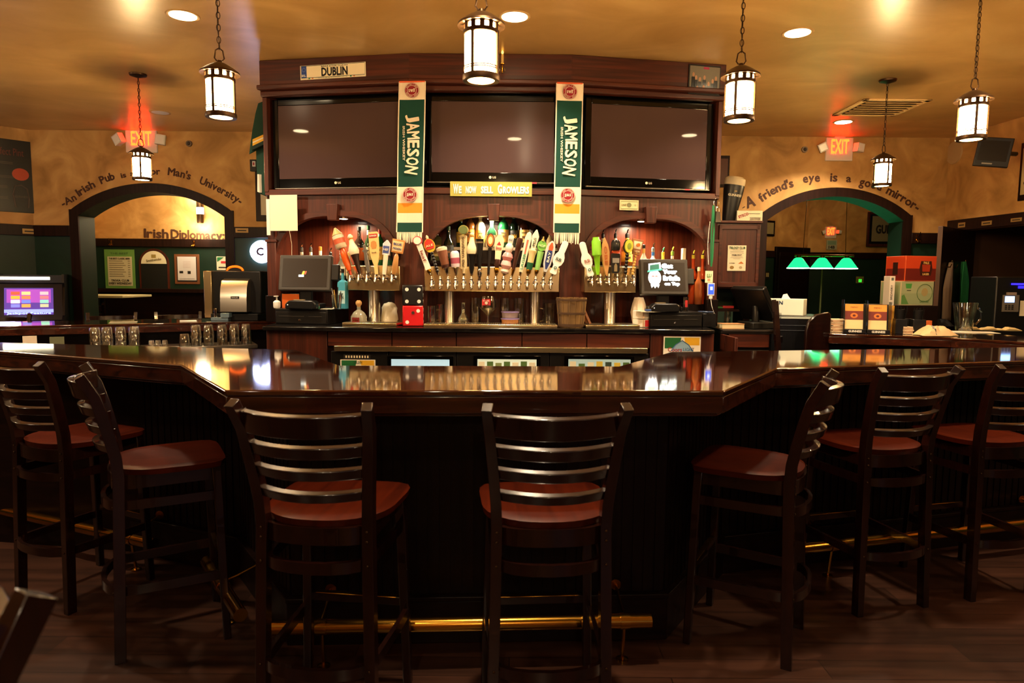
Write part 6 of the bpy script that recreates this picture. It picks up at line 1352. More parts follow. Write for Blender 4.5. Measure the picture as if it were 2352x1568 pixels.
k_, z = FL2.loc(461, 486, .06); t = thing('wall_sconce', 'dark tube wall sconce lighting the cream wall through the left archway', 'sconce', FL2.w(k_, .08, z), 0); mb = MB(); mb.lathe([(.045, -.17), (.05, -.15), (.05, .15), (.045, .17)], M['bronze'], n=20, capb=False, capt=False); mb.box((0, .05, 0), (.04, .08, .08), M['bronze']); obj('tube', mb, t)
mb = MB(); 
for s in (-1, 1): mb.lathe([(.052, -.04), (.052, .06)], E('#e8f0ff', 3), (0, 0, 0), 12) if s > 0 else None
obj('glass_band', mb, t)
lamp('sconce_lamp', FL2.w(k_, .16, z+.25), 14, (1, .86, .55)); lamp('sconce_lamp', FL2.w(k_, .16, z-.25), 8, (1, .86, .55)); lamp('unseen_room_lamp', (-4.2, 9.2, 2.75), 26, (1, .84, .5), .15)  # last one is an unseen point light, added for the room's general brightness
# table and chair in the left room
P = at(262, 677, 8.9); t = thing('pub_table', 'pale topped pub table seen through the left archway', 'table', (P.x-.15, P.y, 0), 0); zt_ = P.z; mb = MB(); mb.box2(-.55, .46, -.35, .35, zt_-.03, zt_, C('#cfc9a0', .3)); obj('tabletop', mb, t, bevel=.005)
mb = MB(); mb.lathe([(.25, .01), (.25, .03), (.04, .05), (.04, zt_-.03)], M['black'], n=20); obj('pedestal', mb, t)
P = at(236, 700, 8.75); o = copy_tree(stool0); o['label'] = 'blue-lit ladder-back stool under the pale table seen through the left archway'; o.location = (P.x-.12, P.y+.05, -.0); o.rotation_euler = (0, 0, .15)
# arcade machine
P = at(67, 735, 6.98); ap = .62/2
t = thing('arcade_machine', 'arcade machine with a bright marquee and a pink and purple screen', 'arcade machine', (P.x, P.y, 0), .50)
zt_ = at(67, 629, 6.95).z; z_m0 = at(67, 645, 6.95).z; zs1_ = at(67, 660, 6.9).z; zs0_ = at(67, 722, 6.9).z
mb = MB(); prof = [(0, 0), (.65, 0), (.65, zt_), (.12, zt_), (.10, z_m0-.02), (.16, z_m0-.04), (.02, zs0_-.02), (-.12, zs0_-.08), (-.12, zs0_-.16), (0, zs0_-.2)]
for s in (-1, 1):
    V = [(s*ap, y, z) for y, z in prof]+[(s*(ap-.02), y, z) for y, z in prof]; n_ = len(prof); mb.add(V, [tuple(range(n_)), tuple(range(2*n_-1, n_-1, -1))]+[(i, (i+1) % n_, n_+(i+1) % n_, n_+i) for i in range(n_)], mat('arcade_side', '#0e0d12', .25))
obj('side_panel', mb, t)
mb = MB(); mb.box2(-ap+.02, ap-.02, .2, .6, 0, zt_-.01, M['black']); obj('cabinet_body', mb, t)
mb = MB(); mb.box2(-ap+.02, ap-.02, .11, .2, z_m0-.02, zt_-.01, M['black']); obj('marquee_box', mb, t); mb = MB(); mb.box2(-ap*.8, ap*.6, .100, .112, z_m0+.012, zt_-.03, E('#fff0c4', 8)); obj('marquee', mb, t)
T = Matrix.Translation((0, .03, zs0_-.01)) @ Matrix.Rotation(-.30, 4, 'X'); hs = (zs1_-zs0_)/math.cos(.3)
mb = MB(); mb.box2(-ap+.02, ap-.02, 0, .02, -.06, hs+.05, mat('arcade_bezel', '#12101a', .2), T); obj('screen_bezel', mb, t)
mb = MB(); w0 = ap*.68; mb.box2(-w0, w0, -.004, 0, 0, hs, E('#5a3a98', .8), T); mb.box2(-w0*.9, w0*.9, -.006, -.004, hs*.45, hs*.95, E('#a04ab0', 1.0), T); random.seed(11)
for r in range(4):
    for cidx, cx_ in enumerate((-.55, -.12)): mb.box2(w0*(cx_-.18), w0*(cx_+.18), -.008, -.006, hs*(.74-.155*r), hs*(.86-.155*r), E((('#d84a2c', '#e0902c', '#e8e0d0', '#6a6ab0'), ('#e8a86a', '#e06a3c', '#5a6ab0', '#e0843c'))[cidx][r], 1.8), T)
    mb.box2(w0*.45, w0*.8, -.008, -.006, hs*(.74-.155*r), hs*(.86-.155*r), E(('#b8a0a0', '#c86a6a', '#7ac8a0', '#a8a880')[r], 1.5), T)
mb.box2(-w0, w0, -.007, -.005, hs*.08, hs*.2, E('#8a98e8', 1.4), T); mb.text('Jackpot Feature', w0*1.8, hs*.09, E('#a8d0f0', 2), T, z=hs*.045, y=-.006, off=.02); obj('screen', mb, t, smooth=False)
mb = MB(); mb.box2(-ap+.02, ap-.02, -.12, .05, zs0_-.12, zs0_-.08, M['black']); obj('control_panel', mb, t, bevel=.006)
lamp('arcade_glow', (P.x+.1, P.y-.45, zs0_+.15), 1.2, (.55, .45, 1), .1)
# steel glass-door machine on the rear bar
P = at(540, 729, 6.15); Q = nrm[0].lerp(nrm[1], .5)
t = thing('steel_cooler_machine', 'black and brushed steel countertop machine with a curved front door on the far bar', 'machine', (P.x, P.y, BT+.001), .02); k = mpp(P)
W2 = 64*k; H2 = 112*k; mb = MB(); mb.box2(-W2*.98, W2*.98, -.02, .38, .06, H2, M['black']); obj('machine_body', mb, t, bevel=.01)
mb = MB(); mb.box2(-W2*1.0, -W2*.72, -.05, .36, .02, H2*.99, M['steelw']); obj('side_plate', mb, t, bevel=.004)
mb = MB(); prof = [(-.03, H2*.84), (-.085, H2*.80), (-.12, H2*.66), (-.135, H2*.45), (-.14, H2*.18)]; V = []
for (y, z) in prof: V += [(-W2*.30-(.0 if z > 0 else 0), y, z), (W2*.62, y, z)]
V += [(-W2*.30, 0, H2*.84), (W2*.62, 0, H2*.84), (-W2*.30, 0, H2*.18), (W2*.62, 0, H2*.18)]
mb.add(V, [(2*i, 2*i+1, 2*i+3, 2*i+2)[::-1] for i in range(4)]+[(0, 2, 4, 6, 8, 12, 10), (1, 11, 13, 9, 7, 5, 3), (10, 11, 1, 0), (8, 9, 13, 12)], M['steel']); obj('curved_door', mb, t)
mb = MB(); mb.box2(W2*.08, W2*.36, -.140, -.125, H2*.44, H2*.49, M['ink']); mb.text('TAYLOR', W2*.22, H2*.025, M['whitep'], x=W2*.22, z=H2*.465, y=-.142); obj('badge', mb, t)
mb = MB(); mb.box2(-W2*.7, W2*.95, -.10, .2, .0, .06, M['black']); obj('base', mb, t, bevel=.004); mb = MB(); mb.box2(-W2*.6, -W2*.0, -.16, -.05, .0, .03, C('#7f97a6', .3, .5)); mb.box2(-W2*.25, W2*.05, -.17, -.10, .03, .07, C('#7f97a6', .3, .5)); mb.box2(-W2*.52, -W2*.42, -.14, -.10, .03, .11, M['chrome']); obj('tray', mb, t, bevel=.003)
mb = MB(); mb.tube([(W2*.0+.072*math.cos(a), .03, H2+.04*math.sin(a)) for a in [PI*k2/10 for k2 in range(11)]], .010, E('#ff6408', 1.6), 8); obj('lit_handle', mb, t); mb = MB(); mb.lathe([(.055, 0), (.055, .03)], M['black'], n=20, T=Matrix.Translation((0, .06, H2)) @ Matrix.Rotation(PI/2, 4, 'X')); obj('handle_hub', mb, t)
# underbar shelf with upturned glasses
SZg = .905
A = atz(270, 803, SZg); Bq = atz(592, 791, SZg); ang = math.atan2(Bq.y-A.y, Bq.x-A.x); A2 = Vector((A.x, A.y, 0))-Vector((math.cos(ang), math.sin(ang), 0))*1.6
t = thing('underbar_shelf', 'steel shelf holding the upturned glasses behind the bar', 'shelf', (A2.x, A2.y, 0), ang); Ls = (Vector((Bq.x, Bq.y, 0))-A2).length
mb = MB(); mb.box2(0, Ls, 0, .34, SZg-.03, SZg, M['steel']); obj('shelf_top', mb, t, bevel=.003)
for f in (.05, .5, .97): mb = MB(); mb.lathe([(.018, 0), (.018, SZg-.03)], M['steel'], (Ls*f, .17, 0), 12); obj('leg', mb, t)
FS = Fr((A2.x, A2.y), ang)
gs = thing('pub_glass', '', 'glass', (0, 0, 0), 0, 'upturned pub glasses on the steel shelf'); mb = MB(); gp = [(.042, 0), (.034, .095), (.030, .1), (.028, .096), (.039, 0)]; mb.lathe(gp, thin_glass('pub_glassware', (.9, .9, .88)), n=18, capb=False, capt=False); obj('tumbler', mb, gs)
lbl = 'clear upturned pub glass, %s in the %s'
cols = [(219, 4, 'first cluster'), (247, 4, 'first cluster'), (278, 4, 'first cluster'), (309, 4, 'first cluster'), (424, 1, 'second cluster'), (451, 2, 'second cluster'), (480, 2, 'second cluster'), (511, 2, 'second cluster'), (539, 2, 'second cluster'), (566, 2, 'second cluster')]
used_ = False
for ci, (x, n_, cn) in enumerate(cols):
    for row in range(2 if n_ > 1 else 1):
        u_ = FS.loc(x, 790, -.06-.09*row)[0]
        for q in range(2 if n_ > 1 else 1):
            o = gs if not used_ else copy_tree(gs); used_ = True
            o.location = FS.w(u_, -.06-.09*row, SZg+.001+q*.062)
            od = ('first', 'second', 'third', 'fourth')[ci] if ci < 4 else ('', 'first', 'second', 'third', 'fourth', 'fifth')[ci-4]
            o['label'] = '%s pub glass of the %s %s stack %s' % ('upper' if q else 'lower', od, 'rear' if row else 'front', 'before the shot glasses' if ci < 4 else 'below the steel machine')
            if n_ == 1: o['label'] = 'single unstacked upturned pub glass between the shot glasses and the tall stacks'
            o['group'] = 'upturned pub glasses on the steel shelf'
sg = None
for k2, x in enumerate((348, 363, 379)):
    if sg is None: sg = thing('shot_glass', '', 'shot glass', (0, 0, 0), 0, 'shot glasses on the steel shelf'); mb = MB(); mb.lathe([(.026, 0), (.018, .055), (.016, .057), (.023, 0)], thin_glass('pub_glassware'), n=16, capb=False, capt=False); obj('tumbler', mb, sg); o = sg
    else: o = copy_tree(sg)
    o.location = FS.w(FS.loc(x, 790, -.05)[0], -.05, SZg+.001); o['label'] = ('first', 'middle', 'last')[k2]+' of three small upturned shot glasses between the two groups of pub glasses'
FRB = Fr(rlo[0], math.atan2(rlo[1].y-rlo[0].y, rlo[1].x-rlo[0].x))
for (nm, lb, x0, x1, c) in (('bar_mat', 'grey-green mat lying on the far bar below the beer list poster', 250, 314, '#9a9a80'), ('paper_napkin', 'small pinkish napkin lying on the far bar beside the steel machine', 413, 452, '#b8a49a')):
    u0_, u1_ = FRB.loc(x0, 742, -.12)[0], FRB.loc(x1, 742, -.12)[0]; t = thing(nm, lb, nm.replace('_', ' '), FRB.w((u0_+u1_)/2, -.2, BT+.001), FRB.a); mb = MB(); mb.box2(-(u1_-u0_)/2, (u1_-u0_)/2, -.1, .08, 0, .004, C(c)); obj('sheet', mb, t)
# clutter under the far bar at the far left
for (nm, lb, cat, x0, y0, x1, y1, c, dep) in (('label_card', 'small white card with red print standing under the far bar near the photo edge', 'card', 52, 771, 84, 786, '#c8b8a4', .01), ('speckled_plaque', 'dull speckled green plaque standing under the far bar', 'plaque', 114, 773, 147, 790, '#5a5a40', .01)):
    t, hw, h = simple_box(nm, lb, cat, FS, x0, y0, x1, y1, -.10, dep, C(c), z=SZg+.001)
    if h > 0: mb = MB(); mb.box2(-hw*.6, hw*.3, -dep/2-.001, -dep/2, h*.3, h*.5, C('#a0402c' if dep < .02 and x0 < 60 else '#3a3a28')); obj('print', mb, t)
P = FS.w(FS.loc(18, 780, -.12)[0], -.12, SZg+.001); t = thing('orange_wrench_toy', 'orange and red plastic gadget lying at the photo edge under the far bar', 'gadget', P, .2); mb = MB(); mb.tube([(-.15, 0, .01), (.0, 0, .014), (.12, 0, .012)], .014, C('#d85a1c', .3), 8); obj('gadget_body', mb, t); mb = MB(); mb.lathe([(.02, 0), (.03, .02), (.02, .045)], E('#e83a14', .8), (-.06, -.02, 0), 16); obj('red_knob', mb, t)

# ------------------------------------------------------------------ right side: hanging cupboard and work station
YW = 5.75; FW = Fr((0, YW), math.radians(1.5))
(a, z0), (b, z1) = FW.loc(1641, 662), FW.loc(1748, 513); hw = (b-a)/2; h = z1-z0
t = thing('hanging_cupboard', 'dark wooden hanging cupboard with a white notice taped on its door', 'cupboard', FW.w((a+b)/2, 0, z0), FW.a); mb = MB(); mb.box2(-hw, hw, .0, .34, 0, h, M['cherry']); obj('cupboard_body', mb, t, bevel=.004)
mb = MB(); mb.box2(-hw*.92, hw*.92, -.02, 0, h*.02, h*.97, M['cherry']); obj('door', mb, t, bevel=.004); mb = MB()
for (x0, x1, z0_, z1_) in ((-.92, -.78, .02, .97), (.78, .92, .02, .97), (-.92, .92, .02, .10), (-.92, .92, .90, .97)): mb.box2(hw*x0, hw*x1, -.028, -.02, h*z0_, h*z1_, M['cherryx'])
obj('door_frame', mb, t, bevel=.003); mb = MB(); mb.box2(-hw*1.03, hw*1.03, -.03, .34, h, h+.02, M['cherryx']); obj('top_board', mb, t, bevel=.003)
mb = MB(); mb.box2(hw*.45, hw*.75, .05, .30, -z0+.001, 0, M['darkx']); obj('bracket_post', mb, t)
cup_top = z1+.021
t, hw, h = fbox('club_notice', 'cream notice headed TRILOGY CLUB taped on the cupboard door', 'notice', FW, 1670, 563.5, 1714.5, 621.5, .03, .002, M['paper'])
mb = MB(); mb.text('TRILOGY CLUB', hw*1.75, h*.10, C('#2a5a3a'), z=h*.90, y=-.001, off=.04); mb.text('FREE PINT', hw*1.1, h*.05, M['ink'], z=h*.62, y=-.001, off=.02)
for k, (z, w_) in enumerate(((.81, .9), (.77, 1.5), (.73, 1.4), (.69, 1.5), (.55, 1.2), (.51, 1.4), (.47, .8))): mb.box2(-hw*w_/2, hw*w_/2, -.001, 0, h*z, h*z+.002, C('#6a6050'))
mb.text('GUINNESS', hw*.6, h*.04, M['ink'], x=-hw*.5, z=h*.30, y=-.001); mb.plate([(hw*.15, h*.28), (hw*.8, h*.28), (hw*.5, h*.37)], -.001, 0, C('#c8742c')); N = 14; mb.plate([(-hw*.5+.018*math.cos(2*PI*q/N), h*.13+.014*math.sin(2*PI*q/N)) for q in range(N)], -.001, 0, C('#9a7a3a')); mb.plate([(hw*.45+.014*math.cos(2*PI*q/N), h*.13+.012*math.sin(2*PI*q/N)) for q in range(N)], -.001, 0, C('#b8a880')); obj('print', mb, t, smooth=False)
t, hw, h = simple_box('supply_box', 'white cardboard box with red SYSCO lettering on top of the hanging cupboard', 'box', FW, 1692, 484, 1752, 511, -.04, .22, M['paper'], z=cup_top)
mb = MB(); mb.text('SYSCO', hw*.8, h*.28, M['red'], T=Matrix.Translation((-hw*.5, -.112, h*.55)) @ Matrix.Rotation(-.35, 4, 'Y'), off=.03)
mb.tube([(hw*.0, -.1115, h*.12), (hw*.85, -.1115, h*.12), (hw*.85, -.1115, h*.34), (0, -.1115, h*.34)], .0015, M['ink'], 4, closed=True)
for k in range(7): mb.box2(hw*(.08+.11*k), hw*(.13+.11*k), -.1115, -.111, h*.15, h*.31, M['ink'])
mb.box2(-hw*.1, hw*.8, -.1115, -.111, h*.7, h*.74, M['ink']); obj('print', mb, t, smooth=False)
# pint glass shaped hanging sign
P = FW.px(1673, 506, -.08); k = mpp(P); t = thing('inflatable_pint', 'large black pint-glass shaped sign with cream foam top, tilted on the cupboard', 'sign', (P.x, P.y, cup_top), rot=(0, .13, 0)); s = k
mb = MB(); mb.lathe([(14*s, 0), (15*s, 4*s), (20*s, 45*s), (23*s, 70*s), (23.5*s, 82*s)], mat('black_vinyl', '#0b0a0b', .35), n=30, sy=.6); obj('pint_body', mb, t)
mb = MB(); mb.lathe([(23.6*s, 82*s), (24*s, 90*s), (23*s, 97*s), (17*s, 101*s), (1*s, 102*s)], C('#c9b896', .6), n=30, sy=.6); obj('foam_top', mb, t)
mb = MB(); mb.text('GUINNESS', 30*s, 5.5*s, M['paper'], z=58*s, y=-15*s, off=.02); mb.box2(-2*s, 4*s, -14.8*s, -14*s, 66*s, 69*s, C('#8a7448')); obj('lettering', mb, t)
# open drawer cabinet
FD = Yf(5.05)
(a, z0), (b, z1) = FD.loc(1655, 830), FD.loc(1772, 757); hw = (b-a)/2
t = thing('drawer_cabinet', 'low dark wooden cabinet with a steel-edged top and an open door beside the counter', 'cabinet', FD.w((a+b)/2, 0, 0), 0)
mb = MB(); mb.box2(-hw, hw, .01, .5, 0, z1-.03, M['darkx']); obj('cabinet_body', mb, t); mb = MB(); mb.box2(-hw-.01, hw+.01, -.02, .5, z1-.03, z1, C('#1a1614', .3)); mb.box2(-hw, hw, -.024, -.02, z1-.012, z1-.002, M['steel']); obj('top', mb, t)
zz1, zz0 = FD.loc(1700, 765)[1], FD.loc(1700, 797)[1]; mb = MB(); mb.box2(-hw*.72, hw*.9, -.015, .01, zz0, zz1, M['cherryx']); obj('drawer', mb, t, bevel=.003); mb = MB(); mb.box2(-hw*.72, hw*.9, -.02, .01, zz0-.035, zz0-.022, M['steel']); obj('steel_edge', mb, t)
mb = MB(); mb.box2(-hw-.01, -hw+.012, -.34, 0, .1, z1-.035, M['cherry']); obj('open_door', mb, t, bevel=.003)
topz = z1
def on(fr, x, d, z): return fr.w(fr.loc(x, 750, d)[0], d, z)
t = thing('paperback_book', 'thick cream paperback book lying on the steel-edged cabinet', 'book', on(FD, 1677, -.10, topz+.001), .08); mb = MB(); mb.box2(-.085, .085, -.06, .06, .003, .035, C('#d8c49a', .8)); obj('pages', mb, t); mb = MB(); mb.box2(-.087, .087, -.062, .062, .035, .038, C('#b8865a')); mb.box2(-.087, .087, -.062, .062, 0, .003, C('#b8865a')); obj('cover', mb, t)
t = thing('clear_cup', 'small clear cup on the cabinet behind the paperback book', 'cup', on(FD, 1670, -.30, topz+.001), 0); mb = MB(); mb.lathe(cyl(.026, .12), M['glass'], n=16, capt=False); obj('cup_body', mb, t)
t = thing('red_packet', 'small red and green packet lying on the shelf under the hanging cupboard', 'packet', on(FW, 1668, -.2, FW.loc(1668, 707, -.2)[1]), .1); mb = MB(); mb.box2(-.05, .05, -.03, .03, 0, .02, C('#b8242a')); mb.box2(-.12, -.05, -.03, .03, 0, .012, C('#3a7a3a')); obj('packet_body', mb, t)
zsh = FW.loc(1668, 708, -.2)[1]; mb = MB(); (ua, _), (ub, _) = FW.loc(1648, 707, 0), FW.loc(1738, 707, 0)
t = thing('low_shelf', 'dark shelf board under the hanging cupboard', 'shelf', FW.w((ua+ub)/2, -.02, zsh), FW.a); mb.box2(-(ub-ua)/2, (ub-ua)/2, 0, .32, -.02, -.001, M['darkx']); obj('board', mb, t); mb = MB(); mb.box2(-(ub-ua)/2, (ub-ua)/2, .30, .32, 0, .35, C('#16331f')); obj('back_board', mb, t)
# back of a tilted monitor
P = at(1752, 700, 5.2); t = thing('tilted_monitor', 'black monitor seen from behind, leaning back on its stand beside the ladder-back chair', 'monitor', (P.x-.02, P.y, topz+.001), .25); mb = MB(); T = Matrix.Translation((-.02, .05, .19)) @ Matrix.Rotation(.35, 4, 'Z') @ Matrix.Rotation(-.62, 4, 'Y')
mb.box((0, 0, 0), (.05, .30, .30), M['black'], T); obj('monitor_case', mb, t, bevel=.01); mb = MB(); mb.box2(-.12, .10, -.10, .12, 0, .05, C('#15130f', .4)); mb.tube([(-.02, .02, .04), (-.01, .04, .17)], .03, M['black'], 8); obj('stand', mb, t, bevel=.006)
# printer-like black cabinet with the tissue box
P = at(1838, 726, 5.3); hz = P.z; t = thing('black_work_cabinet', 'black cabinet with pale drawer lines carrying the white tissue box', 'cabinet', (P.x, P.y, 0), -.12); kk = mpp(P); W3 = 62*kk
mb = MB(); mb.box2(-W3, W3, 0, .42, .25, hz, mat('work_black', '#121214', .25)); obj('cabinet_body', mb, t, bevel=.004); mb = MB(); mb.box2(-W3*.98, W3*.98, -.004, 0, hz-.02, hz-.005, C('#b8c0b4', .4)); mb.box2(-W3*.98, W3*.98, -.004, 0, hz-.075, hz-.07, C('#3a3e48')); mb.box2(-W3*.98, W3*.98, -.004, 0, hz-.115, hz-.11, C('#3a3e48')); obj('drawer_line', mb, t)
mb = MB(); mb.box2(-.05, .05, .05, .3, 0, .25, M['black']); obj('foot', mb, t)
t = thing('tissue_box', 'large white box with dark lettering and a tissue sticking out of its top', 'box', (P.x-.04, P.y+.2, hz+.001), -.55); mb = MB(); mb.box2(-.15, .15, -.085, .085, 0, .13, C('#e9efe0', .6)); obj('box_body', mb, t, bevel=.003)
mb = MB(); mb.text('CLEAN', .13, .03, C('#1f3a5a'), x=-.07, z=.10, y=-.086, off=.03); mb.box2(-.14, -.04, -.0865, -.086, .045, .05, C('#3a8a8a')); mb.box2(-.14, -.06, -.0865, -.086, .03, .034, C('#3a8a8a')); obj('print', mb, t); mb = MB(); mb.add([(-.03, -.01, .13), (.03, -.015, .13), (.035, .02, .13), (-.03, .02, .13), (-.02, -.0, .165), (.01, .0, .172), (.02, .01, .15)], [(0, 1, 5, 4), (1, 2, 6, 5), (2, 3, 4, 6), (3, 0, 4), (4, 5, 6)], C('#f4f6f0', .8)); obj('tissue', mb, t)
# dark chair backs near the tissue box
P = at(1877, 722, 5.2); t = thing('solid_back_chair', 'dark chair with a tall solid rounded back standing behind the bar', 'chair', (P.x, P.y, 0), PI+.18); kk = mpp(P); zt_ = P.z; w3 = 30*kk
mb = MB(); mb.plate([(-w3*1.05, .45), (w3, .45), (w3*1.05, zt_-.12), (w3*.85, zt_-.05), (w3*.3, zt_), (-w3*.8, zt_+.02), (-w3*1.02, zt_-.0)], 0, .03, M['stoolw']); obj('backrest', mb, t, bevel=.008); mb = MB(); mb.box2(-w3, w3, .02, .42, .42, .46, M['stoolw']); obj('seat', mb, t, bevel=.006)
for sx in (-1, 1):
    for y in (.03, .39): mb = MB(); mb.box2(sx*w3*.9-.02, sx*w3*.9+.02, y-.02, y+.02, 0, .42, M['stoolw']); obj('leg', mb, t)
P = at(1783, 700, 4.8)+Vector((.075, 0, 0)); t = thing('ladder_back_chair', 'dark ladder-back chair seen edge-on beside the tilted monitor', 'chair', (P.x, P.y, 0), -1.9); zt_ = at(1790, 690, 4.8).z
for s in (-1, 1): mb = MB(); mb.bar([(s*.17, 0, 0), (s*.17, 0, .45), (s*.18, -.03, .8), (s*.185, -.08, zt_)], .026, .03, M['stoolw']); obj('back_post', mb, t)
for k in range(4):
    z = .72+k*(zt_-.78)/3.3; yy = -.03-.05*k/3; mb = MB(); mb.bar([(-.17, yy, z), (0, yy+.04, z), (.17, yy, z)], .014, .045, M['stoolw']); obj('back_slat', mb, t)
mb = MB(); mb.box2(-.18, .18, .0, .38, .43, .46, M['stoolw']); obj('seat', mb, t)
for s in (-1, 1): mb = MB(); mb.box2(s*.16-.017, s*.16+.017, .33, .365, 0, .43, M['stoolw']); obj('front_leg', mb, t)

# ------------------------------------------------------------------ right rear bar things
FQ = Fr(rro[0], math.atan2(rro[1].y-rro[0].y, rro[1].x-rro[0].x)); ZB = BT+.001
def onb(x, d, z=ZB): return FQ.w(FQ.loc(x, 750, d)[0], d, z)
def menu_holder(lb, x, d, rz):
    P = onb(x, d); k = mpp(P); w_ = 22*k; h = 66*k; t = thing('menu_holder', lb, 'menu holder', P, FQ.a+rz, 'menu holders on the far bar'); T = Matrix.Rotation(-.14, 4, 'X')
    mb = MB(); mb.box2(-w_*1.05, w_*1.05, -.05, .05, 0, 9*k, M['black']); mb.box2(-w_*1.05, w_*1.05, .0, .02, 0, h*1.02, M['black'], T); obj('holder', mb, t, bevel=.002)
    mb = MB(); mb.text('GUINNESS', w_*1.25, 5*k, M['whitep'], z=4.6*k, y=-.0515, off=.04); obj('lettering', mb, t, smooth=False)
    mb = MB(); mb.box2(-w_*.86, w_*.86, -.006, -.001, 9*k, h, C('#e8cf98'), T); mb.box2(-w_*.86, w_*.86, -.008, -.006, h*.46, h*.76, C('#7a2c24'), T); mb.box2(-w_*.86, w_*.86, -.008, -.006, h*.76, h, C('#e89a3c'), T)
    N = 16; mb.plate([(w_*.35*math.cos(2*PI*q/N), h*.60+h*.09*math.sin(2*PI*q/N)) for q in range(N)], -.010, -.008, C('#d8762c'), T); mb.plate([(w_*.15*math.cos(2*PI*q/N), h*.60+h*.04*math.sin(2*PI*q/N)) for q in range(N)], -.011, -.010, C('#5a1c18'), T)
    mb.text('MENU', w_*.7, h*.05, C('#8a4a1c'), T, z=h*.89, y=-.009); obj('menu_card', mb, t)
    mb = MB(); mb.box2(-w_*1.15, -w_*1.1, -.04, .05, 0, h*1.15, M['glass']); mb.box2(w_*1.1, w_*1.15, -.04, .05, 0, h*1.1, M['glass']); obj('side_plate', mb, t)
menu_holder('menu holder with orange and maroon card on the far bar, nearer the coaster stack', 1961, -.16, .05); menu_holder('menu holder with orange and maroon card on the far bar, nearer the black straw caddy', 2015, -.15, .02)
for k, (x, d, n_, lb) in enumerate(((1917, -.20, 9, 'stack of pink-edged cream coasters on the end of the far bar'), (2083, -.20, 5, 'short stack of cream coasters inside the black straw caddy'))):
    t = thing('coaster_stack', lb, 'coasters', onb(x, d), .1); 
    for q in range(n_): mb = MB(); mb.box((0, 0, .0062+q*.0115), (.10 if not k else .07, .10 if not k else .07, .0095), C(('#e4c9a4', '#d8b08c')[q % 2]), rz=.12*math.sin(q*2.1)); obj('coaster', mb, t)
def caddy(lb, x, d):
    P = onb(x, d); t = thing('straw_caddy', lb, 'caddy', P, FQ.a); k = mpp(P); mb = MB(); b_ = M['black']; w_ = 30*k
    mb.box2(-w_, w_, -.02, .12, 0, .012, b_)
    for x_ in (-w_, -w_*.25, w_*.2, w_): mb.box2(x_-.003, x_+.003, -.02, .12, 0, 34*k, b_)
    mb.box2(-w_, -w_*.25, -.022, -.018, 0, 34*k, b_); mb.box2(w_*.2, w_, -.022, -.018, 0, 34*k, b_); mb.box2(-w_, w_, .115, .12, 0, 34*k, b_); obj('tray', mb, t, bevel=.002)
    for x_, hh in ((-w_*.62, 62), (w_*.6, 60)):
        mb = MB(); random.seed(int(hh)); 
        for q in range(16): a_ = random.uniform(-.02, .02); e_ = random.uniform(-.035, .035); mb.tube([(x_+a_, .05+a_*.5, .015), (x_+a_+e_, .05+e_*.3, hh*k*random.uniform(.92, 1.05))], .0035, b_, 5)
        mb.lathe([(.028, .015), (.034, hh*k*.9)], b_, (x_, .05, 0), 14, sy=.8); obj('straws', mb, t)
    return t
caddy('black bar caddy full of black straws between the menu holder and the towel', 2090, -.20)
P = onb(2128, -.22); t = thing('orange_menu_card', 'plain orange card standing beside the straw caddy', 'card', P, .1); kk = mpp(P); mb = MB(); mb.box2(-13*kk, 13*kk, 0, .004, 0, 31*kk, C('#d0642a')); mb.box2(-13*kk, 13*kk, .03, .034, 0, 31*kk, C('#a84a20')); mb.box2(-13*kk, 13*kk, 0, .034, 31*kk, 31*kk+.002, C('#d0642a')); mb.box2(-12*kk, -10*kk, -.001, 0, 3*kk, 20*kk, M['whitep']); obj('card', mb, t)
for k, (x, lb) in enumerate(((1938, 'clear acrylic drink glass behind the first menu holder'), (2038, 'clear acrylic drink glass behind the second menu holder'))):
    pass
P = onb(2036, -.30); t = thing('sauce_packets_box', 'yellow and orange condiment carton behind the second menu holder', 'carton', P, .05); kk = mpp(P); mb = MB(); mb.box2(-9*kk, 11*kk, -.03, .03, 0, 62*kk, C('#d09a3c')); mb.box2(-6*kk, 6*kk, -.031, -.03, 30*kk, 52*kk, C('#a8642c')); obj('carton_body', mb, t, bevel=.002)
# towel
def blob(name, lb, cat, P, rz, sx, sy, sz, m_, seed, amp=.35):
    random.seed(seed); t = thing(name, lb, cat, P, rz); mb = MB(); NU, NV = 34, 12; ph = [random.uniform(0, 6.28) for _ in range(8)]; vs = []
    for v in range(NV+1):
        f = v/NV; r = math.sin(min(1, f*1.02+.0)*PI/2)**.7 if f < 1 else 1.0
        z = (1-f**2.2)
        for u_ in range(NU):
            a = 2*PI*u_/NU; wv = 1+amp*.35*math.sin(3*a+ph[0])+amp*.2*math.sin(5*a+ph[1]+f*3)+amp*.15*math.sin(9*a+ph[2])
            zz_ = z*(1+amp*.6*math.sin(2*a+ph[3])*f+amp*.5*math.sin(7*a+ph[4]+f*6)*min(1, f*2))
            vs.append((sx*f*wv*math.cos(a), sy*f*wv*math.sin(a), max(.002, sz*zz_+.003)))
    fs = [(v*NU+u_, v*NU+(u_+1) % NU, (v+1)*NU+(u_+1) % NU, (v+1)*NU+u_)[::-1] for v in range(NV) for u_ in range(NU)]
    fs.append(tuple(NV*NU+u_ for u_ in range(NU))[::-1]); mb.add(vs, fs, m_); obj('fabric', mb, t); return t
P = onb(2147, -.12); t = blob('bar_towel', 'crumpled cream towel on the corner of the far bar', 'towel', P, -.1, .14, .08, .065, mat('towel_cream', '#d9b98c', .95), 3, .5)
mb = MB(); mb.tube([(-.02, -.07, .01), (-.025, -.06, .05), (-.02, 0, .07)], .006, C('#8a8a8a', .9), 6); obj('stripe', mb, t)
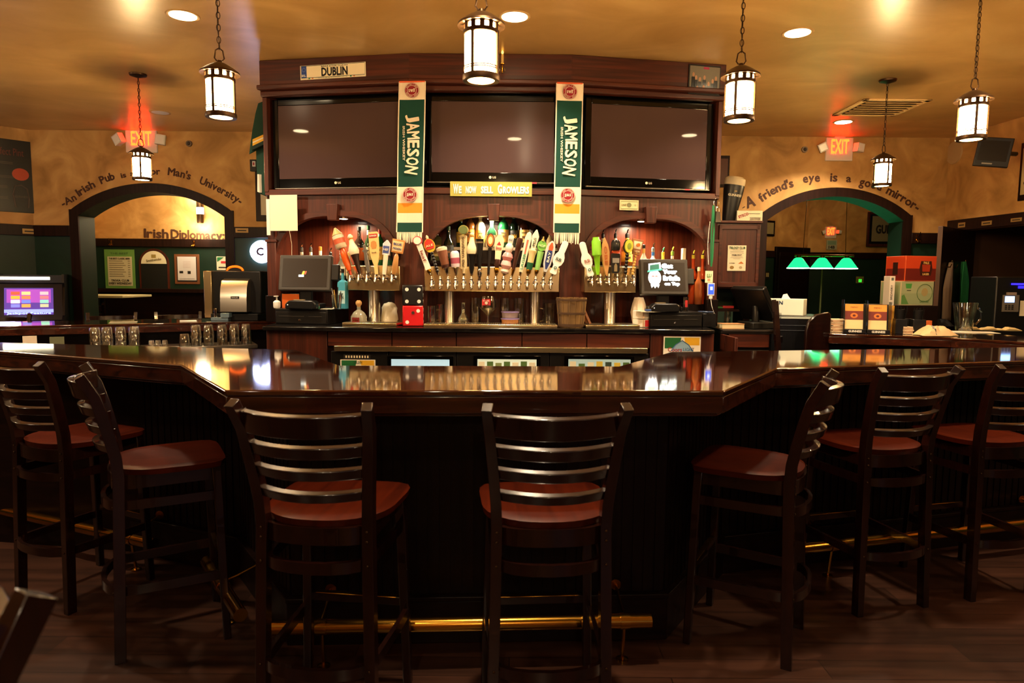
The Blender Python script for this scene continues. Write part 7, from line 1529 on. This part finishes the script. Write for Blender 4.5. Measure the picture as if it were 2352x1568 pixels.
P = atz(2225, 763, BT); t = thing('white_paper_sheet', 'white sheet of paper lying under the glass pitcher', 'paper', (P.x, P.y, ZB), -.25); mb = MB(); mb.box2(-.16, .19, -.09, .10, 0, .003, C('#e4dcc8', .8)); obj('sheet', mb, t)
P = atz(2285, 760, BT); t = thing('folded_cloth', 'long folded yellowish cloth lying on the far bar beside the pitcher', 'cloth', (P.x, P.y+.05, ZB+.003), -.28); mb = MB(); NX = 16; vs = []
for i in range(NX+1):
    x = -.19+.40*i/NX; hh = .022+.010*math.sin(i*1.1)+.006*math.sin(i*2.7); 
    for (y, z) in ((-.05, 0), (-.055, hh*.5), (-.03, hh), (.03, hh*.9), (.055, hh*.5), (.05, 0)): vs.append((x, y+.01*math.sin(i*.9), z))
mb.add(vs, [(i*6+k, (i+1)*6+k, (i+1)*6+(k+1) % 6, i*6+(k+1) % 6) for i in range(NX) for k in range(6)]+[(0, 1, 2, 3, 4, 5), tuple(NX*6+k for k in (5, 4, 3, 2, 1, 0))], mat('cloth_yellow', '#cdb376', .95)); obj('fabric', mb, t)
P = atz(2219, 761, BT); kk = mpp(P); t = thing('glass_pitcher', 'clear glass beer pitcher standing on the white paper', 'pitcher', (P.x, P.y+.03, ZB+.004), .1); r0, r1, hh = 17*kk, 25*kk, 64*kk; gq = thin_glass('pitcher_glass', (.80, .84, .84))
mb = MB(); mb.lathe([(r0, 0), (r0*1.02, .012), (r0*1.02, hh*.12), (r1*.95, hh*.88), (r1, hh), (r1-.003, hh), (r1*.95-.004, hh*.88), (r0*.98-.004, hh*.14), (.001, hh*.12)], gq, n=28, capt=False); mb.add([(-r1*.96, -.02, hh*.96), (-r1*.96, .02, hh*.96), (-r1*1.12, 0, hh*1.05)], [(0, 1, 2)], gq); obj('pitcher_body', mb, t)
mb = MB(); mb.tube([(r1*.9, 0, hh*.78), (r1*1.35, 0, hh*.80), (r1*1.62, 0, hh*.66), (r1*1.58, 0, hh*.42), (r1*1.2, 0, hh*.24), (r0*1.1, 0, hh*.22)], .008, gq, 10); obj('handle', mb, t)
P = atz(2165, 751, BT); t = thing('black_cloth', 'dark cloth bundle behind the towel and the pitcher', 'cloth', (P.x+.02, P.y+.12, ZB), 0); bpy.data.objects.remove(t); blob('black_cloth', 'dark cloth bundle behind the towel and the pitcher', 'cloth', (P.x+.03, P.y+.10, ZB), 0, .12, .05, .06, C('#0d0c0c', .9), 12, .4)
# beer cartons beyond the bar, on a stand
FK = Yf(5.9)
(a, zc0), (b, zc1) = FK.loc(2030, 701), FK.loc(2150, 701); t = thing('carton_stand', 'dark low cabinet behind the far bar carrying the beer cartons', 'cabinet', FK.w((a+b)/2, 0, 0), 0); mb = MB(); mb.box2(-(b-a)/2-.02, (b-a)/2+.02, .0, .42, 0, zc0-.001, M['darkx']); obj('cabinet_body', mb, t)
def carton(lb, x0, y0, x1, y1, zb, depth, rz, c1, c2, side, deco):
    (a, za_), (b, zb_) = FK.loc(x0, y1, -.05), FK.loc(x1, y0, -.05); hw = (b-a)/2; h = zb_-zb; t = thing('beer_carton', lb, 'carton', FK.w((a+b)/2, -.05-depth/2, zb), rz); mb = MB(); mb.box2(-hw, hw, -depth/2, depth/2, 0, h, C(side)); obj('box_body', mb, t, bevel=.002); mb = MB(); y = -depth/2-.001
    mb.box2(-hw*.98, hw*.98, y, y+.001, h*.5, h*.97, C(c1)); mb.box2(-hw*.98, hw*.98, y, y+.001, h*.03, h*.5, C(c2)); deco(mb, hw, h, y-.001); obj('print', mb, t, smooth=False); return zb_, t, hw, h
def d_green(mb, hw, h, y):
    N = 24; mb.tube([(hw*.45+h*.36*math.cos(2*PI*q/N), y, h*.52+h*.36*math.sin(2*PI*q/N)) for q in range(N)], .003, C('#4a6a3a'), 4, closed=True); mb.plate([(hw*.45+h*.15*math.cos(2*PI*q/N), h*.55+h*.17*math.sin(2*PI*q/N)) for q in range(N)], y, y+.001, C('#a89a6a')); mb.text('GREEN ALE', hw*.55, h*.09, C('#4a7a3a'), x=hw*.45, z=h*.16, y=y); mb.plate([(-hw*.7, h*.7), (-hw*.4, h*.7), (-hw*.35, h*.9), (-hw*.75, h*.9)], y, y+.001, C('#4a9a4a')); mb.plate([(-hw*.95, h*.05), (-hw*.5, h*.05), (-hw*.8, h*.45), (-hw*.95, h*.4)], y, y+.001, C('#5a8a4a')); mb.box2(-hw*.65, -hw*.4, y, y+.001, h*.6, h*.63, M['ink'])
def d_red(mb, hw, h, y):
    mb.plate([(-hw*.02, h*.22), (hw*.66, h*.22), (hw*.74, h*.5), (hw*.66, h*.80), (-hw*.02, h*.80), (-hw*.10, h*.5)], y, y+.001, C('#3a1812')); mb.plate([(hw*.1, h*.38), (hw*.56, h*.38), (hw*.6, h*.66), (hw*.06, h*.66)], y-.001, y, C('#a8361c')); mb.text('PALE', hw*.36, h*.10, C('#d8b06a'), x=hw*.32, z=h*.73, y=y-.001, off=.03); mb.text('LAGER', hw*.42, h*.09, C('#d8b06a'), x=hw*.32, z=h*.28, y=y-.001, off=.03)
zt_, t1, hw1, h1 = carton('grey-green beer carton with a round emblem under the red carton', 2058, 646, 2145, 700, zc0, .26, .16, '#a4b08c', '#98a883', '#c4b494', d_green)
mb = MB(); mb.box2(-hw1-.001, -hw1, -.12, .12, h1*.05, h1*.95, C('#9ab08c')); mb.box2(-hw1-.002, -hw1-.001, -.05, .05, h1*.2, h1*.8, C('#6a9a6a')); obj('side_print', mb, t1)
_, t2, hw2, h2_ = carton('red and maroon beer carton with a barrel emblem, topmost of the cartons', 2068, 588, 2152, 645, zt_+.001, .24, .18, '#c8421c', '#6a1c14', '#c8542a', d_red)
mb = MB(); mb.box2(-hw2-.001, -hw2, -.11, .11, h2_*.5, h2_*.97, C('#b83c1c')); mb.box2(-hw2-.001, -hw2, -.11, .11, h2_*.03, h2_*.5, C('#6a1c14')); mb.box2(-hw2-.002, -hw2-.001, -.03, .03, h2_*.25, h2_*.75, C('#2a120c')); obj('side_print', mb, t2)
t, hw, h = simple_box('white_carton', 'narrow white carton with dark print beside the grey-green beer carton', 'carton', FK, 2041, 634, 2057, 701, .02, .10, M['white'], z=zc0)
mb = MB(); mb.text('BREWERY', h*.5, hw*.8, M['ink'], T=Matrix.Translation((-hw*.2, -.051, h*.45)) @ Matrix.Rotation(-PI/2, 4, 'Y')); mb.box2(-hw*.5, hw*.4, -.051, -.05, h*.85, h*.95, C('#5a6a6a')); obj('print', mb, t)
# aprons on the door
FDR = Fr((Pd.x, Pd.y), bpy.data.objects['door_2'].rotation_euler.z)
def apron(lb, x0, y0, x1, y1, c, seed):
    (a_, z0_), (b_, z1_) = FDR.loc(x0, y1, .05), FDR.loc(x1, y0, .05); w_, h = abs(b_-a_), z1_-z0_
    t = thing('hanging_apron', lb, 'apron', FDR.w((a_+b_)/2, .03, z0_), FDR.a); mb = MB(); NV, NU = 14, 8; vs = []
    for v in range(NV+1):
        f = v/NV; ww = w_*(.5-.40*max(0, f-.55)/.45)*(1-.1*math.sin(f*5))
        for u_ in range(NU+1): g = -1+2*u_/NU; vs.append((g*ww+w_*.10*math.sin(f*3)*(1 if seed > 3 else -1)-(w_*.25*(f-.5) if seed > 3 else 0), -.02+.016*math.sin(g*7+seed), f*h))
    fs = [(v*(NU+1)+u_, v*(NU+1)+u_+1, (v+1)*(NU+1)+u_+1, (v+1)*(NU+1)+u_) for v in range(NV) for u_ in range(NU)]
    mb.add(vs, fs, C(c, .9)); o = obj('cloth', mb, t); sm_ = o.modifiers.new('thick', 'SOLIDIFY'); sm_.thickness = .010
    mb = MB(); mb.lathe([(.006, 0), (.012, .01), (.006, .02)], M['chrome'], (0, -.02, h), 10); obj('hook_ball', mb, t)
apron('grey striped apron hanging on the dark door leaf', 2168, 603, 2195, 737, '#8a7a6e', 2); apron('green apron hanging on the dark door leaf beside the grey one', 2200, 602, 2227, 705, '#1f7a48', 5)
# touch kiosk by the doorway
FT = Yf(5.9); (a, z0), (b, z1) = FT.loc(2292, 728), FT.loc(2345, 635); hw = (b-a)/2; t = thing('payment_kiosk', 'dark wall kiosk with a small pale blue screen and blue lights at the photo edge', 'kiosk', FT.w((a+b)/2, 0, 0), -.1); mb = MB(); mb.box2(-hw*1.3, hw*2.2, .0, .4, 0, z1, M['black']); obj('kiosk_body', mb, t, bevel=.01)
k = 1/ FPX*5.9; zq = lambda y: FT.loc(2315, y)[1]; xq = lambda x: FT.loc(x, 700)[0]-(a+b)/2
mb = MB(); mb.box2(xq(2302), xq(2336), -.02, 0, zq(716), zq(677), C('#6a645c', .5)); obj('keypad_housing', mb, t, bevel=.003); mb = MB(); mb.box2(xq(2305), xq(2325), -.023, -.02, zq(694), zq(680), E('#8ab8ff', 3.5)); obj('screen', mb, t)
mb = MB(); mb.box2(xq(2319), xq(2350), -.01, 0, zq(654), zq(650), E('#2a20ff', 3)); mb.box2(xq(2334), xq(2345), -.01, 0, zq(662), zq(656), E('#2a20ff', 2)); obj('blue_light', mb, t)
mb = MB()
for r in range(3):
    for q in range(3): mb.box2(xq(2306+q*7), xq(2310+q*7), -.023, -.02, zq(703+r*4), zq(700+r*4), M['ink'])
mb.box2(xq(2310), xq(2329), -.021, 0, zq(677), zq(671), C('#9a8a80')); obj('keypad', mb, t); mb = MB(); mb.box2(xq(2341), xq(2375), -.004, 0, zq(725), zq(690), M['paper']); obj('instruction_card', mb, t)

# ------------------------------------------------------------------ right room
YP = 9.6; FPp = Yf(YP); pl = []
(xa, za_), (xb, zb_) = FPp.loc(1834, 586), FPp.loc(1952, 586); c = (xa+xb)/2; zc = FPp.loc(1893, 617)[1]; zbar = FPp.loc(1893, 587)[1]
t = thing('pool_table_lamp', 'brass bar lamp with three glowing green glass shades seen through the right archway', 'pendant light', FPp.w(c, 0, zc), 0)
mb = MB(); mb.tube([(-.42, 0, zbar-zc), (.42, 0, zbar-zc)], .016, M['brass'], 12); obj('brass_bar', mb, t)
gsh = mat('green_shade', '#1f9a5a', .25, emit='#12b060', es=1.3); gin = mat('shade_rim_light', '#d8ffe8', .4, emit='#c8ffe0', es=3)
for k in range(3):
    u = FPp.loc((1834, 1888, 1944)[k], 600)[0]-c; mb = MB(); hh = zbar-zc-.03; mb.lathe([(.152, 0.004), (.148, .012), (.06, hh*.9), (.035, hh)], gsh, (u, 0, 0), 28, capb=False); obj('shade', mb, t)
    mb = MB(); mb.lathe([(.150, .0), (.153, .006), (.150, .010)], gin, (u, 0, 0), 28, capb=False, capt=False); mb.lathe([(.05, .06), (.06, .09), (.03, .13)], E('#e8ffe8', 6), (u, 0, 0), 16); obj('rim', mb, t)
    mb = MB(); mb.lathe([(.035, hh), (.03, hh+.03)], M['brass'], (u, 0, 0), 16); obj('cap', mb, t)
    P = FPp.w(c+u, 0, zc-.005); area_lamp('pool_lamp', P, .2, 5, (.75, 1, .8), 160)
for s in (-.3, .3): mb = MB(); mb.tube([(s, 0, zbar-zc), (s*.9, 0, CEIL-zc-.01)], .004, M['bronze'], 6); obj('chain', mb, t)
# pool table
P = at(1893, 735, YP); t = thing('pool_table', 'pool table with green cloth under the three-shade lamp', 'pool table', (P.x, YP+.1, 0), 0); mb = MB(); mb.box2(-1.2, 1.2, -.62, .62, .76, .79, C('#128a4c', .9)); obj('cloth_bed', mb, t)
mb = MB()
for (x0, x1, y0, y1) in ((-1.3, 1.3, -.72, -.62), (-1.3, 1.3, .62, .72), (-1.3, -1.2, -.72, .72), (1.2, 1.3, -.72, .72)): mb.box2(x0, x1, y0, y1, .70, .82, M['cherryx'])
obj('rail', mb, t, bevel=.008)
for sx in (-1, 1):
    for sy in (-1, 1): mb = MB(); mb.box((sx*1.05, sy*.5, .35), (.14, .14, .70), M['cherry']); obj('leg', mb, t)
P = at(2038, 660, 8.2); t = thing('pool_cue', 'dark red pool cue leaning upright beside the white carton', 'cue', (P.x-.06, 8.15, 0), rot=(-.02, .05, 0)); mb = MB(); mb.tube([(0, 0, .0), (0, 0, at(2040, 624, 8.15).z)], [.016, .007], C('#5a1c14', .3), 8); obj('shaft', mb, t)
P = at(1886, 660, 10.8); t = thing('brass_pole', 'thin brass pole standing beyond the pool table', 'pole', (P.x, 10.8, 0), 0); mb = MB(); mb.lathe([(.09, 0), (.09, .01), (.016, .02), (.016, at(1888, 617, 10.8).z)], C('#6a5228', .4, .5), n=12); obj('tube', mb, t)
t, hw, h = fbox('room_poster', 'large framed poster with black letters GU seen through the right archway', 'poster', FR2, 1990, 487, 2068, 566, .06, .03, M['cherry'], .006); mb = MB(); mb.box2(-hw*.86, hw*.86, -.004, 0, h*.08, h*.93, M['black']); mb.box2(-hw*.72, hw*.9, -.006, -.004, h*.15, h*.88, C('#8a8062')); mb.text('GUINNESS', hw*2.2, h*.26, M['ink'], x=hw*.62, z=h*.5, y=-.007, off=.05); mb2 = MB(); obj('poster_print', mb, t, smooth=False)
t, hw, h = fbox('room_picture', 'small framed pale picture above the dark rail beside the hanging cupboard', 'picture', FR3, 1746, 507, 1781, 541, .03, .02, M['dark'], .004); mb = MB(); mb.box2(-hw*.8, hw*.8, -.003, 0, h*.14, h*.86, C('#9a8c64')); obj('picture', mb, t)
t, hw, h = fbox('number_sign', 'pale sign with number 14B hanging under the distant exit sign', 'sign', FR2, 1898, 551, 1923, 573, .02, .02, C('#a8a890')); mb = MB(); mb.text('14B', hw*1.2, h*.32, M['ink'], z=h*.25, y=-.002, off=.04); mb.box2(-hw*.8, hw*.8, -.002, 0, h*.5, h*.9, C('#7a9a84')); obj('print', mb, t)
t, hw, h = fbox('light_switch', 'small pale switch plate with lit green buttons on the far green wall', 'switch', FR2, 1966, 635, 1984, 650, .01, .01, C('#8a8a4a')); mb = MB(); mb.box2(-hw*.3, -hw*.0, -.002, 0, h*.15, h*.6, E('#3aff3a', 1.5)); mb.box2(hw*.15, hw*.45, -.002, 0, h*.15, h*.6, E('#3aff3a', 1.5)); obj('buttons', mb, t)
t, hw, h = fbox('restroom_sign', 'small dim wall plate with two pale figures beside the far door', 'sign', FR3, 1757, 623, 1768, 641, .02, .01, C('#1c1a14')); mb = MB(); mb.box2(-hw*.6, -hw*.1, -.002, 0, h*.3, h*.8, C('#b8a878')); mb.box2(hw*.1, hw*.6, -.002, 0, h*.3, h*.8, C('#b8a878')); obj('figures', mb, t)
lamp('unseen_room_lamp', (5.5, 11.2, 2.8), 10, (1, .6, .3), .12)
